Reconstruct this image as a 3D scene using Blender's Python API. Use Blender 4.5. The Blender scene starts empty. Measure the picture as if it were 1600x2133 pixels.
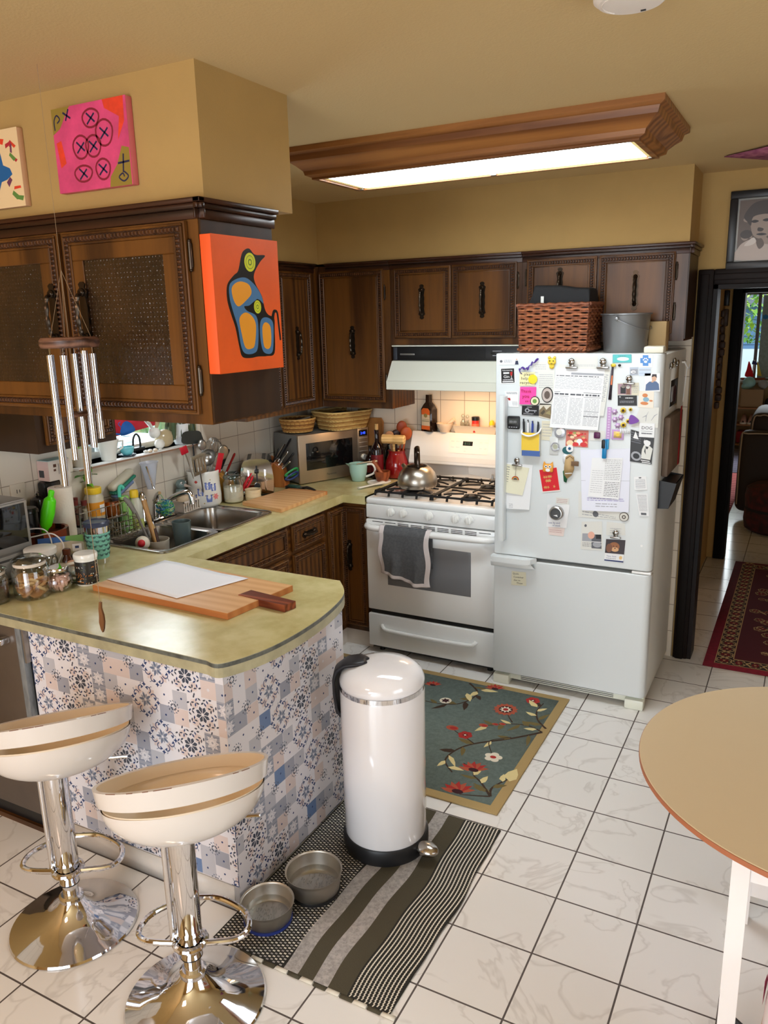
import bpy,bmesh,math,random
from mathutils import Matrix,Vector
S=bpy.context.scene
COL=S.collection
PI=math.pi
random.seed(7)
def lin(c,a=1.0):
 o=[]
 for v in c[:3]:
  v=v/255.0
  o.append(v/12.92 if v<=0.04045 else((v+0.055)/1.055)**2.4)
 return(o[0],o[1],o[2],a)
 # ---- camera, sky, lights, exposure
cd=bpy.data.cameras.new('camera')
co=bpy.data.objects.new('camera',cd)
COL.objects.link(co)
cd.sensor_fit='HORIZONTAL'
cd.sensor_width=36.0
cd.lens=1643.26/1600.0*36.0
cd.clip_start=0.05
R_=Vector((0.88253092,0.4696476,-0.02388126))
U_=Vector((-0.09236209,0.22290771,0.97045422))
F_=Vector((-0.46109481,0.85425013,-0.24010058))
co.matrix_world=Matrix(((R_.x,U_.x,-F_.x,2.06804),(R_.y,U_.y,-F_.y,-3.61715),(R_.z,U_.z,-F_.z,1.84245),(0,0,0,1)))
S.camera=co
W=bpy.data.worlds.new('daylight_sky')
S.world=W
W.use_nodes=True
wn=W.node_tree
for n in list(wn.nodes):
 wn.nodes.remove(n)
wo=wn.nodes.new('ShaderNodeOutputWorld')
wb=wn.nodes.new('ShaderNodeBackground')
wb.inputs['Color'].default_value=(0.80,0.90,1.0,1)
wb.inputs['Strength'].default_value=4.2
wn.links.new(wb.outputs[0],wo.inputs[0])
def area(name,loc,aim,sx,sy,power,col,spread=PI):
 d=bpy.data.lights.new(name,'AREA')
 d.shape='RECTANGLE'
 d.size,d.size_y,d.energy,d.color=sx,sy,power,col
 d.spread=spread
 o=bpy.data.objects.new(name,d)
 COL.objects.link(o)
 o.location=loc
 o.rotation_euler=(Vector(aim)-Vector(loc)).to_track_quat('-Z','Y').to_euler()
 return o
area('patio_door_daylight',(1.05,-6.15,1.25),(1.2,0,0.8),1.5,2.1,64,(0.86,0.94,1.0))
area('table_side_fill',(3.90,-2.6,1.5),(1.0,-1.6,0.5),1.5,1.2,6,(0.90,0.96,1.0))  # added fill from the right for the table, no window known there
area('kitchen_window_daylight',(-1.05,-0.75,1.75),(0.2,-0.75,1.0),0.85,0.85,34,(0.90,0.94,1.0))
area('sunroom_window_daylight',(1.75,6.9,1.5),(1.75,3.0,0.3),1.6,1.2,40,(0.88,0.95,1.0))
area('dining_lamp_light',(0.2,-4.3,2.38),(0.3,-3.6,0),0.5,0.5,24,(1.0,0.68,0.50))
area('hood_lamp_light',(0.40,0.40,1.435),(0.40,0.42,0.9),0.30,0.12,3.0,(1.0,0.62,0.34))
area('hall_lamp_light',(1.25,1.35,2.0),(1.6,1.45,0.0),0.3,0.3,2,(1.0,0.62,0.32))
S.view_settings.view_transform='Standard'
S.view_settings.look='None'
S.view_settings.gamma=1.0
S.view_settings.use_curve_mapping=False
S.view_settings.exposure=-0.16
S.cycles.max_bounces=8
S.cycles.diffuse_bounces=4
S.cycles.glossy_bounces=4
S.cycles.transmission_bounces=8
S.cycles.transparent_max_bounces=12
S.cycles.sample_clamp_indirect=6.0
S.cycles.caustics_reflective=False
S.cycles.caustics_refractive=False
S.cycles.use_denoising=True
# ---- materials
MATS={}
def M(name,rgb,rough=0.5,metal=0.0,spec=0.5,emit=0.0,trans=0.0,alpha=1.0,coat=0.0,bump=0.0,bscale=60.0,var=0.0,vscale=8.0,ior=1.45,stretch=None,rgb2=None,sheen=0.0):
 """A node material; var > 0 (or rgb2) mixes two tones by noise, bump > 0 adds a fine noise relief."""
 if name in MATS:
  return MATS[name]
 m=bpy.data.materials.new(name)
 m.use_nodes=True
 nt=m.node_tree
 b=nt.nodes['Principled BSDF']
 b.inputs['Base Color'].default_value=lin(rgb)
 b.inputs['Roughness'].default_value=rough
 b.inputs['Metallic'].default_value=metal
 b.inputs['Specular IOR Level'].default_value=spec
 b.inputs['IOR'].default_value=ior
 b.inputs['Transmission Weight'].default_value=trans
 b.inputs['Alpha'].default_value=alpha
 b.inputs['Coat Weight'].default_value=coat
 b.inputs['Coat Roughness'].default_value=0.08
 if sheen:
  b.inputs['Sheen Weight'].default_value=sheen
 if emit:
  b.inputs['Emission Color'].default_value=lin(rgb)
  b.inputs['Emission Strength'].default_value=emit
 if var or rgb2 or bump:
  tc=nt.nodes.new('ShaderNodeTexCoord')
  mp=nt.nodes.new('ShaderNodeMapping')
  if stretch:
   mp.inputs['Scale'].default_value=stretch
  nt.links.new(tc.outputs['Object'],mp.inputs[0])
 if var or rgb2:
  no=nt.nodes.new('ShaderNodeTexNoise')
  no.inputs['Scale'].default_value=vscale
  no.inputs['Detail'].default_value=5
  no.inputs['Roughness'].default_value=0.6
  nt.links.new(mp.outputs[0],no.inputs['Vector'])
  cr=nt.nodes.new('ShaderNodeValToRGB')
  c2=rgb2 or tuple(min(255,v*(1-var))for v in rgb)
  cr.color_ramp.elements[0].position=0.36
  cr.color_ramp.elements[1].position=0.64
  cr.color_ramp.elements[0].color=lin(c2)
  cr.color_ramp.elements[1].color=lin(rgb)
  nt.links.new(no.outputs['Fac'],cr.inputs[0])
  nt.links.new(cr.outputs[0],b.inputs['Base Color'])
 if bump:
  n2=nt.nodes.new('ShaderNodeTexNoise')
  n2.inputs['Scale'].default_value=bscale
  n2.inputs['Detail'].default_value=3
  nt.links.new(mp.outputs[0],n2.inputs['Vector'])
  bp=nt.nodes.new('ShaderNodeBump')
  bp.inputs['Strength'].default_value=bump
  bp.inputs['Distance'].default_value=0.004
  nt.links.new(n2.outputs['Fac'],bp.inputs['Height'])
  nt.links.new(bp.outputs[0],b.inputs['Normal'])
 MATS[name]=m
 return m
def wood(name,dark,light,grain='z',scale=1.0,rough=0.4,coat=0.0,spec=0.4):
 """Oak-like grain: stretched noise plus distorted bands running along one axis."""
 if name in MATS:
  return MATS[name]
 m=M(name,light,rough=rough,coat=coat,spec=spec)
 nt=m.node_tree
 b=nt.nodes['Principled BSDF']
 tc=nt.nodes.new('ShaderNodeTexCoord')
 mp=nt.nodes.new('ShaderNodeMapping')
 lo,hi=1.6*scale,26*scale
 mp.inputs['Scale'].default_value={'x':(lo,hi,hi),'y':(hi,lo,hi),'z':(hi,hi,lo)}[grain]
 nt.links.new(tc.outputs['Object'],mp.inputs[0])
 no=nt.nodes.new('ShaderNodeTexNoise')
 no.inputs['Scale'].default_value=1.0
 no.inputs['Detail'].default_value=7
 no.inputs['Roughness'].default_value=0.62
 no.inputs['Distortion'].default_value=0.9
 nt.links.new(mp.outputs[0],no.inputs['Vector'])
 wv=nt.nodes.new('ShaderNodeTexWave')
 wv.wave_type='RINGS'
 wv.inputs['Scale'].default_value=0.32
 wv.inputs['Distortion'].default_value=7
 wv.inputs['Detail'].default_value=2
 wv.inputs['Detail Scale'].default_value=0.5
 nt.links.new(mp.outputs[0],wv.inputs['Vector'])
 mx=nt.nodes.new('ShaderNodeMix')
 mx.inputs[0].default_value=0.35
 nt.links.new(no.outputs['Fac'],mx.inputs[2])
 nt.links.new(wv.outputs['Fac'],mx.inputs[3])
 cr=nt.nodes.new('ShaderNodeValToRGB')
 cr.color_ramp.elements[0].position=0.30
 cr.color_ramp.elements[1].position=0.70
 cr.color_ramp.elements[0].color=lin(dark)
 cr.color_ramp.elements[1].color=lin(light)
 nt.links.new(mx.outputs[0],cr.inputs[0])
 nt.links.new(cr.outputs[0],b.inputs['Base Color'])
 return m
def grid_tiles(name,tile,grout,ax,ox,sx,ay,oy,sy,g,vein=None,vscale=3.0,rough=0.25,tone=0.03,bump=0.25):
 """Square tiles by object coordinates: axes ax, ay with origins and pitches, grout width g, soft marble veins."""
 m=M(name,tile,rough=rough)
 nt=m.node_tree
 b=nt.nodes['Principled BSDF']
 N=lambda t:nt.nodes.new(t)
 tc=N('ShaderNodeTexCoord')
 sp=N('ShaderNodeSeparateXYZ')
 nt.links.new(tc.outputs['Object'],sp.inputs[0])
 def math_(op,a,bb=None):
  n=N('ShaderNodeMath')
  n.operation=op
  for i,v in enumerate((a,bb)):
   if v is None:
    continue
   if isinstance(v,(int,float)):
    n.inputs[i].default_value=v
   else:
    nt.links.new(v,n.inputs[i])
  return n.outputs[0]
 ids,edges=[],[]
 for a,o,s in((ax,ox,sx),(ay,oy,sy)):
  t=math_('DIVIDE',math_('SUBTRACT',sp.outputs['XYZ'.index(a.upper())],o),s)
  fl=math_('FLOOR',t)
  ids.append(fl)
  fr=math_('SUBTRACT',t,fl)
  d=math_('ABSOLUTE',math_('SUBTRACT',fr,0.5))
  edges.append(math_('GREATER_THAN',d,0.5-g/s/2))
 ed=math_('MAXIMUM',edges[0],edges[1])
 cx=N('ShaderNodeCombineXYZ')
 nt.links.new(ids[0],cx.inputs[0])
 nt.links.new(ids[1],cx.inputs[1])
 wn_=N('ShaderNodeTexWhiteNoise')
 nt.links.new(cx.outputs[0],wn_.inputs['Vector'])
 ad=N('ShaderNodeVectorMath')
 ad.operation='ADD'
 sc=N('ShaderNodeVectorMath')
 sc.operation='SCALE'
 sc.inputs['Scale'].default_value=7.0
 nt.links.new(wn_.outputs['Color'],sc.inputs[0])
 nt.links.new(tc.outputs['Object'],ad.inputs[0])
 nt.links.new(sc.outputs[0],ad.inputs[1])
 no=N('ShaderNodeTexNoise')
 no.inputs['Scale'].default_value=vscale
 no.inputs['Detail'].default_value=4
 no.inputs['Distortion'].default_value=1.2
 nt.links.new(ad.outputs[0],no.inputs['Vector'])
 cr=N('ShaderNodeValToRGB')
 vein=vein or tile
 e=cr.color_ramp.elements
 e[0].position,e[0].color=0.478,lin(tile)
 e[1].position,e[1].color=0.522,lin(tile)
 v=cr.color_ramp.elements.new(0.5)
 v.color=lin(vein)
 nt.links.new(no.outputs['Fac'],cr.inputs[0])
 hsv=N('ShaderNodeHueSaturation')
 vv=math_('ADD',math_('MULTIPLY',wn_.outputs['Value'],tone),1-tone)
 nt.links.new(vv,hsv.inputs['Value'])
 nt.links.new(cr.outputs[0],hsv.inputs['Color'])
 mx=N('ShaderNodeMix')
 mx.data_type='RGBA'
 nt.links.new(ed,mx.inputs[0])
 nt.links.new(hsv.outputs[0],mx.inputs[6])
 mx.inputs[7].default_value=lin(grout)
 nt.links.new(mx.outputs[2],b.inputs['Base Color'])
 rg=math_('ADD',math_('MULTIPLY',ed,0.5),rough)
 nt.links.new(rg,b.inputs['Roughness'])
 bp=N('ShaderNodeBump')
 bp.inputs['Strength'].default_value=bump
 bp.inputs['Distance'].default_value=0.003
 nt.links.new(math_('SUBTRACT',1.0,ed),bp.inputs['Height'])
 nt.links.new(bp.outputs[0],b.inputs['Normal'])
 return m
def glass(name,rgb=(245,250,250),rough=0.0,alpha=0.16):
 """Thin clear glass: a mostly see-through sheet with a mirror film, so light passes."""
 if name in MATS:
  return MATS[name]
 m=bpy.data.materials.new(name)
 m.use_nodes=True
 nt=m.node_tree
 nt.nodes.clear()
 o=nt.nodes.new('ShaderNodeOutputMaterial')
 t=nt.nodes.new('ShaderNodeBsdfTransparent')
 t.inputs[0].default_value=lin(rgb)
 g=nt.nodes.new('ShaderNodeBsdfGlossy')
 g.inputs['Roughness'].default_value=max(rough,0.02)
 lw=nt.nodes.new('ShaderNodeLayerWeight')
 lw.inputs[0].default_value=0.35
 ma=nt.nodes.new('ShaderNodeMath')
 ma.operation='MULTIPLY_ADD'
 ma.inputs[1].default_value=0.7
 ma.inputs[2].default_value=alpha*0.4
 nt.links.new(lw.outputs['Facing'],ma.inputs[0])
 x=nt.nodes.new('ShaderNodeMixShader')
 nt.links.new(ma.outputs[0],x.inputs[0])
 nt.links.new(t.outputs[0],x.inputs[1])
 nt.links.new(g.outputs[0],x.inputs[2])
 nt.links.new(x.outputs[0],o.inputs[0])
 MATS[name]=m
 return m
 # ---- mesh builder
class MB:
 """Collects shapes and links them as ONE mesh object. T maps shape coordinates to world coordinates."""
 def __init__(s,T=None):
  s.v,s.f,s.mi,s.mats=[],[],[],[]
  s.T=T or Matrix.Identity(4)
  s.cur=0
 def m(s,mat):
  if mat not in s.mats:
   s.mats.append(mat)
  s.cur=s.mats.index(mat)
  return s
 def add(s,vs,fs):
  k=len(s.v)
  s.v+=[s.T@Vector(p)for p in vs]
  s.f+=[tuple(i+k for i in f)for f in fs]
  s.mi+=[s.cur]*len(fs)
  return s
 def addbm(s,bm):
  bm.verts.index_update()
  s.add([v.co.copy()for v in bm.verts],[[v.index for v in f.verts]for f in bm.faces])
  bm.free()
  return s
 def box(s,x0,x1,y0,y1,z0,z1,bev=0.0,seg=2):
  if bev:
   bm=bmesh.new()
   bmesh.ops.create_cube(bm,size=1.0)
   for v in bm.verts:
    v.co=((x0+x1)/2+v.co.x*(x1-x0),(y0+y1)/2+v.co.y*(y1-y0),(z0+z1)/2+v.co.z*(z1-z0))
   bmesh.ops.bevel(bm,geom=bm.edges[:],offset=bev,segments=seg,affect='EDGES',profile=0.5)
   return s.addbm(bm)
  return s.add([(x0,y0,z0),(x1,y0,z0),(x1,y1,z0),(x0,y1,z0),(x0,y0,z1),(x1,y0,z1),(x1,y1,z1),(x0,y1,z1)],[(0,3,2,1),(4,5,6,7),(0,1,5,4),(1,2,6,5),(2,3,7,6),(3,0,4,7)])
 def frustum(s,x0,x1,y0,y1,z0,z1,ins):
  return s.add([(x0,y0,z0),(x1,y0,z0),(x1,y1,z0),(x0,y1,z0),(x0+ins,y0+ins,z1),(x1-ins,y0+ins,z1),(x1-ins,y1-ins,z1),(x0+ins,y1-ins,z1)],[(0,3,2,1),(4,5,6,7),(0,1,5,4),(1,2,6,5),(2,3,7,6),(3,0,4,7)])
 def lathe(s,prof,c=(0,0,0),seg=32,sx=1.0,sy=1.0,close=False):
  vs,fs=[],[]
  n=len(prof)
  for(r,z)in prof:
   for k in range(seg):
    a=2*PI*k/seg
    vs.append((c[0]+r*sx*math.cos(a),c[1]+r*sy*math.sin(a),c[2]+z))
  for i in range(n-1):
   for k in range(seg):
    a,b=i*seg+k,i*seg+(k+1)%seg
    fs.append((a,b,b+seg,a+seg))
  if prof[0][0]>1e-6:
   if close:
    pass
   else:
    fs.append(tuple(range(seg-1,-1,-1)))
  if prof[-1][0]>1e-6 and not close:
   fs.append(tuple((n-1)*seg+k for k in range(seg)))
  if close:
   for k in range(seg):
    a,b=(n-1)*seg+k,(n-1)*seg+(k+1)%seg
    fs.append((a,b,(k+1)%seg,k))
  return s.add(vs,fs)
 def cyl(s,p0,p1,r0,r1=None,seg=16):
  r1=r0 if r1 is None else r1
  p0,p1=Vector(p0),Vector(p1)
  q=(p1-p0).to_track_quat('Z','Y').to_matrix()
  vs=[]
  for p,r in((p0,r0),(p1,r1)):
   for k in range(seg):
    a=2*PI*k/seg
    vs.append(p+q@Vector((r*math.cos(a),r*math.sin(a),0)))
  fs=[(k,(k+1)%seg,seg+(k+1)%seg,seg+k)for k in range(seg)]
  fs+=[tuple(range(seg-1,-1,-1)),tuple(range(seg,2*seg))]
  return s.add(vs,fs)
 def tube(s,pts,r,seg=8,closed=False,flat=1.0):
  pts=[Vector(p)for p in pts]
  n=len(pts)
  rs=r if isinstance(r,(list,tuple))else[r]*n
  vs,fs=[],[]
  nrm=None
  for i,p in enumerate(pts):
   if closed:
    t=pts[(i+1)%n]-pts[i-1]
   else:
    t=pts[min(i+1,n-1)]-pts[max(i-1,0)]
   if t.length<1e-9:
    t=Vector((0,0,1))
   t.normalize()
   if nrm is None:
    nrm=Vector((0,0,1))if abs(t.z)<0.9 else Vector((1,0,0))
   nrm=(nrm-t*nrm.dot(t))
   if nrm.length<1e-6:
    nrm=t.orthogonal()
   nrm.normalize()
   bn=t.cross(nrm)
   for k in range(seg):
    a=2*PI*k/seg
    vs.append(p+(nrm*math.cos(a)*flat+bn*math.sin(a))*rs[i])
  m=n if closed else n-1
  for i in range(m):
   j=(i+1)%n
   for k in range(seg):
    fs.append((i*seg+k,i*seg+(k+1)%seg,j*seg+(k+1)%seg,j*seg+k))
  if not closed:
   fs+=[tuple(range(seg-1,-1,-1)),tuple((n-1)*seg+k for k in range(seg))]
  return s.add(vs,fs)
 def sph(s,c,r,seg=16,ring=10):
  rx,ry,rz=r if isinstance(r,(tuple,list))else(r,r,r)
  vs=[(c[0],c[1],c[2]-rz)]
  for i in range(1,ring):
   t=-PI/2+PI*i/ring
   for k in range(seg):
    a=2*PI*k/seg
    vs.append((c[0]+rx*math.cos(t)*math.cos(a),c[1]+ry*math.cos(t)*math.sin(a),c[2]+rz*math.sin(t)))
  vs.append((c[0],c[1],c[2]+rz))
  fs=[(0,1+(k+1)%seg,1+k)for k in range(seg)]
  for i in range(ring-2):
   for k in range(seg):
    a,b=1+i*seg+k,1+i*seg+(k+1)%seg
    fs.append((a,b,b+seg,a+seg))
  top=len(vs)-1
  o=1+(ring-2)*seg
  fs+=[(o+k,o+(k+1)%seg,top)for k in range(seg)]
  return s.add(vs,fs)
 def prism(s,poly,z0,z1):
  """poly: list of (x, y), counter-clockwise; extruded along z."""
  n=len(poly)
  vs=[(p[0],p[1],z0)for p in poly]+[(p[0],p[1],z1)for p in poly]
  fs=[tuple(range(n-1,-1,-1)),tuple(range(n,2*n))]+[(k,(k+1)%n,n+(k+1)%n,n+k)for k in range(n)]
  return s.add(vs,fs)
 def poly(s,pts,z=0.0):
  return s.add([(p[0],p[1],z)for p in pts],[tuple(range(len(pts)))])
 def strip(s,pts,w,z=0.0,closed=False):
  """A flat ribbon along 2-D points at height z; w is one width or one per point."""
  n=len(pts)
  ws=w if isinstance(w,(list,tuple))else[w]*n
  vs=[]
  for i,p in enumerate(pts):
   a=pts[(i-1)%n]if(closed or i)else p
   b=pts[(i+1)%n]if(closed or i<n-1)else p
   dx,dy=b[0]-a[0],b[1]-a[1]
   l=math.hypot(dx,dy)or 1
   nx,ny=-dy/l*ws[i]/2,dx/l*ws[i]/2
   vs+=[(p[0]+nx,p[1]+ny,z),(p[0]-nx,p[1]-ny,z)]
  fs=[]
  for i in range(n if closed else n-1):
   j=(i+1)%n
   fs.append((2*i,2*i+1,2*j+1,2*j))
  return s.add(vs,fs)
 def ell(s,x,y,rx,ry,z=0.0,rot=0.0,n=14):
  c,d=math.cos(rot),math.sin(rot)
  return s.poly([(x+rx*math.cos(t)*c-ry*math.sin(t)*d,y+rx*math.cos(t)*d+ry*math.sin(t)*c)for t in[2*PI*k/n for k in range(n)]],z)
 def rect(s,x0,x1,y0,y1,z=0.0):
  return s.poly([(x0,y0),(x1,y0),(x1,y1),(x0,y1)],z)
 def surf(s,fn,nu,nv,cu=False,cv=False):
  vs=[fn(u/nu,v/nv)for v in range(nv+(0 if cv else 1))for u in range(nu+(0 if cu else 1))]
  w=nu+(0 if cu else 1)
  h=nv+(0 if cv else 1)
  fs=[]
  for j in range(nv):
   for i in range(nu):
    fs.append((j*w+i,j*w+(i+1)%w,((j+1)%h)*w+(i+1)%w,((j+1)%h)*w+i))
  return s.add(vs,fs)
 def text(s,txt,x,y,size,z=0.0,ext=0.0,align='LEFT',sx=1.0,rot=0.0):
  cu=bpy.data.curves.new('writing','FONT')
  cu.body=txt
  cu.size=size
  cu.align_x=align
  cu.extrude=ext
  cu.resolution_u=2
  o=bpy.data.objects.new('writing',cu)
  COL.objects.link(o)
  dg=bpy.context.evaluated_depsgraph_get()
  me=o.evaluated_get(dg).to_mesh()
  c,d=math.cos(rot),math.sin(rot)
  vs=[(x+v.co.x*sx*c-v.co.y*d,y+v.co.x*sx*d+v.co.y*c,z+ext+v.co.z)for v in me.vertices]
  fs=[tuple(p.vertices)for p in me.polygons]
  o.evaluated_get(dg).to_mesh_clear()
  bpy.data.objects.remove(o)
  bpy.data.curves.remove(cu)
  return s.add(vs,fs)
 def build(s,name,mat=None,parent=None,loc=None,smooth=35,solid=0.0,subdiv=0):
  if loc is None:
   if parent is not None:
    loc=parent['_w']
   else:
    xs=[v.x for v in s.v]
    ys=[v.y for v in s.v]
    loc=((min(xs)+max(xs))/2,(min(ys)+max(ys))/2,min(v.z for v in s.v))
  L=Vector(loc)
  me=bpy.data.meshes.new(name)
  me.from_pydata([v-L for v in s.v],[],s.f)
  for m in([mat]if(mat and not s.mats)else s.mats):
   me.materials.append(m)
  if s.mats:
   me.polygons.foreach_set('material_index',s.mi)
  me.polygons.foreach_set('use_smooth',[True]*len(me.polygons))
  me.update()
  if smooth is not None and smooth<180:
   me.set_sharp_from_angle(angle=math.radians(smooth))
  o=bpy.data.objects.new(name,me)
  COL.objects.link(o)
  o['_w']=tuple(L)
  if parent is not None:
   o.parent=parent
   o.location=L-Vector(parent['_w'])
  else:
   o.location=L
  if solid:
   md=o.modifiers.new('thickness','SOLIDIFY')
   md.thickness=solid
   md.offset=0
  if subdiv:
   md=o.modifiers.new('smooth','SUBSURF')
   md.levels=md.render_levels=subdiv
  return o
def tag(o,label=None,cat=None,group=None,kind=None):
 if label:
  o['label']=label
 if cat:
  o['category']=cat
 if group:
  o['group']=group
 if kind:
  o['kind']=kind
 return o
def thing(name,label,cat,loc,group=None):
 o=bpy.data.objects.new(name,None)
 o.empty_display_size=0.05
 COL.objects.link(o)
 o.location=loc
 o['_w']=tuple(loc)
 return tag(o,label,cat,group)
def struct(name,mb,mat=None,parent=None,**k):
 o=mb.build(name,mat,parent,**k)
 if parent is None:
  o['kind']='structure'
 return o
def TR(x=0,y=0,z=0,rz=0,rx=0,ry=0,s=1.0):
 return Matrix.Translation((x,y,z))@Matrix.Rotation(rz,4,'Z')@Matrix.Rotation(rx,4,'X')@Matrix.Rotation(ry,4,'Y')@Matrix.Scale(s,4)
def face_my(x,y,z):
 """Frame on a surface facing -Y: u = +X, v = +Z, n = -Y (towards the room)."""
 return Matrix(((1,0,0,x),(0,0,-1,y),(0,1,0,z),(0,0,0,1)))
def face_px(x,y,z):
 """Frame on a surface facing +X: u = +Y, v = +Z, n = +X."""
 return Matrix(((0,0,1,x),(1,0,0,y),(0,1,0,z),(0,0,0,1)))
def smoothpts(pts,n=6,closed=False):
 """Catmull-Rom through points (any dimension)."""
 P=[tuple(p)for p in pts]
 out=[]
 m=len(P)
 rng=range(m if closed else m-1)
 for i in rng:
  p0=P[(i-1)%m]if(closed or i>0)else P[0]
  p1=P[i]
  p2=P[(i+1)%m]
  p3=P[(i+2)%m]if(closed or i+2<m)else P[-1]
  for k in range(n):
   t=k/n
   out.append(tuple(0.5*(2*b+(c-a)*t+(2*a-5*b+4*c-d)*t*t+(3*b-a-3*c+d)*t**3)for a,b,c,d in zip(p0,p1,p2,p3)))
 if not closed:
  out.append(P[-1])
 return out
 #  SETTING
H=2.466
ZC=0.898
XL,YB=-0.78,0.649
wall_m=M('wall_paint',(178,144,86),rough=0.75,var=0.04,vscale=3,bump=0.12,bscale=220)
ceil_m=M('ceiling_paint',(198,170,120),rough=0.8,bump=0.2,bscale=160)
floor_m=grid_tiles('floor_tile',(236,234,231),(84,76,72),'x',1.242,0.2548,'y',-0.175,0.2548,0.0055,vein=(220,217,213),vscale=3.2,rough=0.16,tone=0.05)
splash_l=grid_tiles('wall_tile_side',(226,216,200),(150,138,122),'y',-0.69,0.152,'z',1.058,0.152,0.0035,rough=0.12,tone=0.06)
splash_b=grid_tiles('wall_tile_back',(230,218,200),(150,135,118),'x',0.013,0.152,'z',1.058,0.152,0.0035,rough=0.12,tone=0.06)
white_trim=M('white_trim',(236,236,234),rough=0.35)
dark_trim=wood('dark_door_trim',(14,8,6),(26,15,11),'z',1.0,0.5,spec=0.2)
red_trim=wood('red_door_trim',(58,18,10),(96,34,20),'z',1.0,0.3)
hall_m=M('hall_paint',(196,158,96),rough=0.7,bump=0.1,bscale=200)
mb=MB();mb.box(-2.6,4.6,-6.4,8.45,-0.12,0.0);struct('floor',mb,floor_m,loc=(0,0,0))
mb=MB();mb.box(-2.6,4.6,-6.4,8.45,H,H+0.1);struct('ceiling',mb,ceil_m,loc=(0,0,0))
WY0,WY1,WZ0,WZ1=-1.24,-0.415,1.224,2.0
mb=MB()
mb.box(XL-0.16,XL,-6.3,WY0,0,H).box(XL-0.16,XL,WY1,YB+0.12,0,H)
mb.box(XL-0.16,XL,WY0,WY1,0,WZ0).box(XL-0.16,XL,WY0,WY1,WZ1,H)
struct('wall_left',mb,wall_m,loc=(0,0,0))
mb=MB()
mb.box(XL,XL+0.008,-2.4,WY0,ZC-0.03,1.40).box(XL,XL+0.008,WY1,YB,ZC-0.03,1.40).box(XL,XL+0.008,WY0,WY1,ZC-0.03,WZ0-0.012)
struct('trim_1',mb,splash_l,loc=(0,0,0))
mb=MB()
mb.box(XL,1.535,YB-0.008,YB,ZC-0.03,1.72).box(1.45,1.535,YB-0.008,YB,0,ZC-0.031)
struct('trim_2',mb,splash_b,loc=(0,0,0))
DX0,DX1,DZ=1.615,2.50,1.955
mb=MB()
mb.box(XL-0.16,DX0,YB,YB+0.12,0,H).box(DX1,4.6,YB,YB+0.12,0,H).box(DX0,DX1,YB,YB+0.12,DZ,H)
struct('wall_back',mb,wall_m,loc=(0,0,0))
mb=MB()
for x0,x1 in((DX0-0.072,DX0),(DX1,DX1+0.072)):
 mb.box(x0,x1,YB-0.022,YB,0,DZ+0.072,0.006).box(x0+0.012,x1-0.02,YB-0.03,YB-0.02,0,DZ+0.05,0.004)
mb.box(DX0,DX1,YB-0.022,YB,DZ,DZ+0.072,0.006).box(DX0,DX1,YB-0.03,YB-0.02,DZ+0.02,DZ+0.05,0.004)
mb.box(DX0-0.004,DX0+0.02,YB-0.01,YB+0.13,0,DZ).box(DX1-0.02,DX1+0.004,YB-0.01,YB+0.13,0,DZ).box(DX0,DX1,YB-0.01,YB+0.13,DZ-0.02,DZ+0.004)
struct('door_1',mb,dark_trim,loc=(DX0,YB,0))
mb=MB()
mb.box(3.75,3.87,-6.3,-3.4,0,H).box(3.75,3.87,-1.8,YB,0,H).box(3.75,3.87,-3.4,-1.8,0,0.85).box(3.75,3.87,-3.4,-1.8,2.15,H)
struct('wall_right',mb,wall_m,loc=(0,0,0))
mb=MB()
mb.box(XL-0.16,0.35,-6.1,-5.98,0,H).box(3.05,3.87,-6.1,-5.98,0,H).box(0.35,3.05,-6.1,-5.98,2.35,H)
struct('wall_front',mb,wall_m,loc=(0,0,0))
mb=MB()
mb.box(XL,0.668,-1.944,-1.549,2.146,H)
struct('soffit_ceiling_drop',mb,wall_m,loc=(0,0,0))['kind']='structure'
mb=MB()
mb.box(XL,-0.462,-1.549,YB,2.14,H).box(-0.462,1.531,0.350,YB,2.14,H)
struct('soffit_ceiling_drop',mb,wall_m,loc=(0,0,0))['kind']='structure'
alu=M('window_aluminium',(205,212,216),rough=0.3,metal=0.6)
pane_m=glass('window_pane_glass',alpha=0.10)
mb=MB()
mb.m(white_trim).box(XL-0.16,XL+0.045,WY0,WY1,WZ0-0.012,WZ0,0.004).m(M("sill_edge",(150,116,92),rough=0.5)).box(XL+0.0451,XL+0.047,WY0,WY1,WZ0-0.011,WZ0-0.003)
w1=struct('window_1',mb,white_trim,loc=(XL,-0.8,WZ0))
mb=MB()
mb.m(white_trim)
for(a,b,c,d)in((WY0,WY0+0.03,WZ0,WZ1),(WY1-0.03,WY1,WZ0,WZ1),(WY0,WY1,WZ1-0.03,WZ1),(WY0,WY1,WZ0,WZ0+0.03),(-0.985,-0.945,WZ0,WZ1)):
 mb.box(XL-0.15,XL-0.10,a,b,c,d,0.004)
mb.m(alu)
for(a,b,c,d)in((-1.03,-1.005,WZ0+0.03,WZ1-0.03),(-1.065,-1.05,WZ0+0.03,WZ1-0.03)):
 mb.box(XL-0.14,XL-0.11,a,b,c,d)
mb.build('window_frame',parent=w1)
mb=MB();mb.box(XL-0.13,XL-0.126,WY0,WY1,WZ0,WZ1);mb.build('window_pane',pane_m,w1)
toe=M('toe_tile',(214,205,196),rough=0.2,var=0.06)
mb=MB();mb.box(-0.19,-0.18,-1.24,0.06,0,0.105).box(-0.18,-0.008,0.06,0.07,0,0.105);struct('baseboard_left',mb,toe)
mb=MB();mb.box(DX1+0.08,3.75,YB-0.014,YB,0,0.1,0.003);struct('baseboard_back',mb,dark_trim)
mb=MB();mb.box(1.37,1.49,1.90,2.63,0,H).box(1.37,1.49,0.77,1.90,2.03,H);struct('wall_hall_left',mb,hall_m,loc=(0,0,0))
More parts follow.
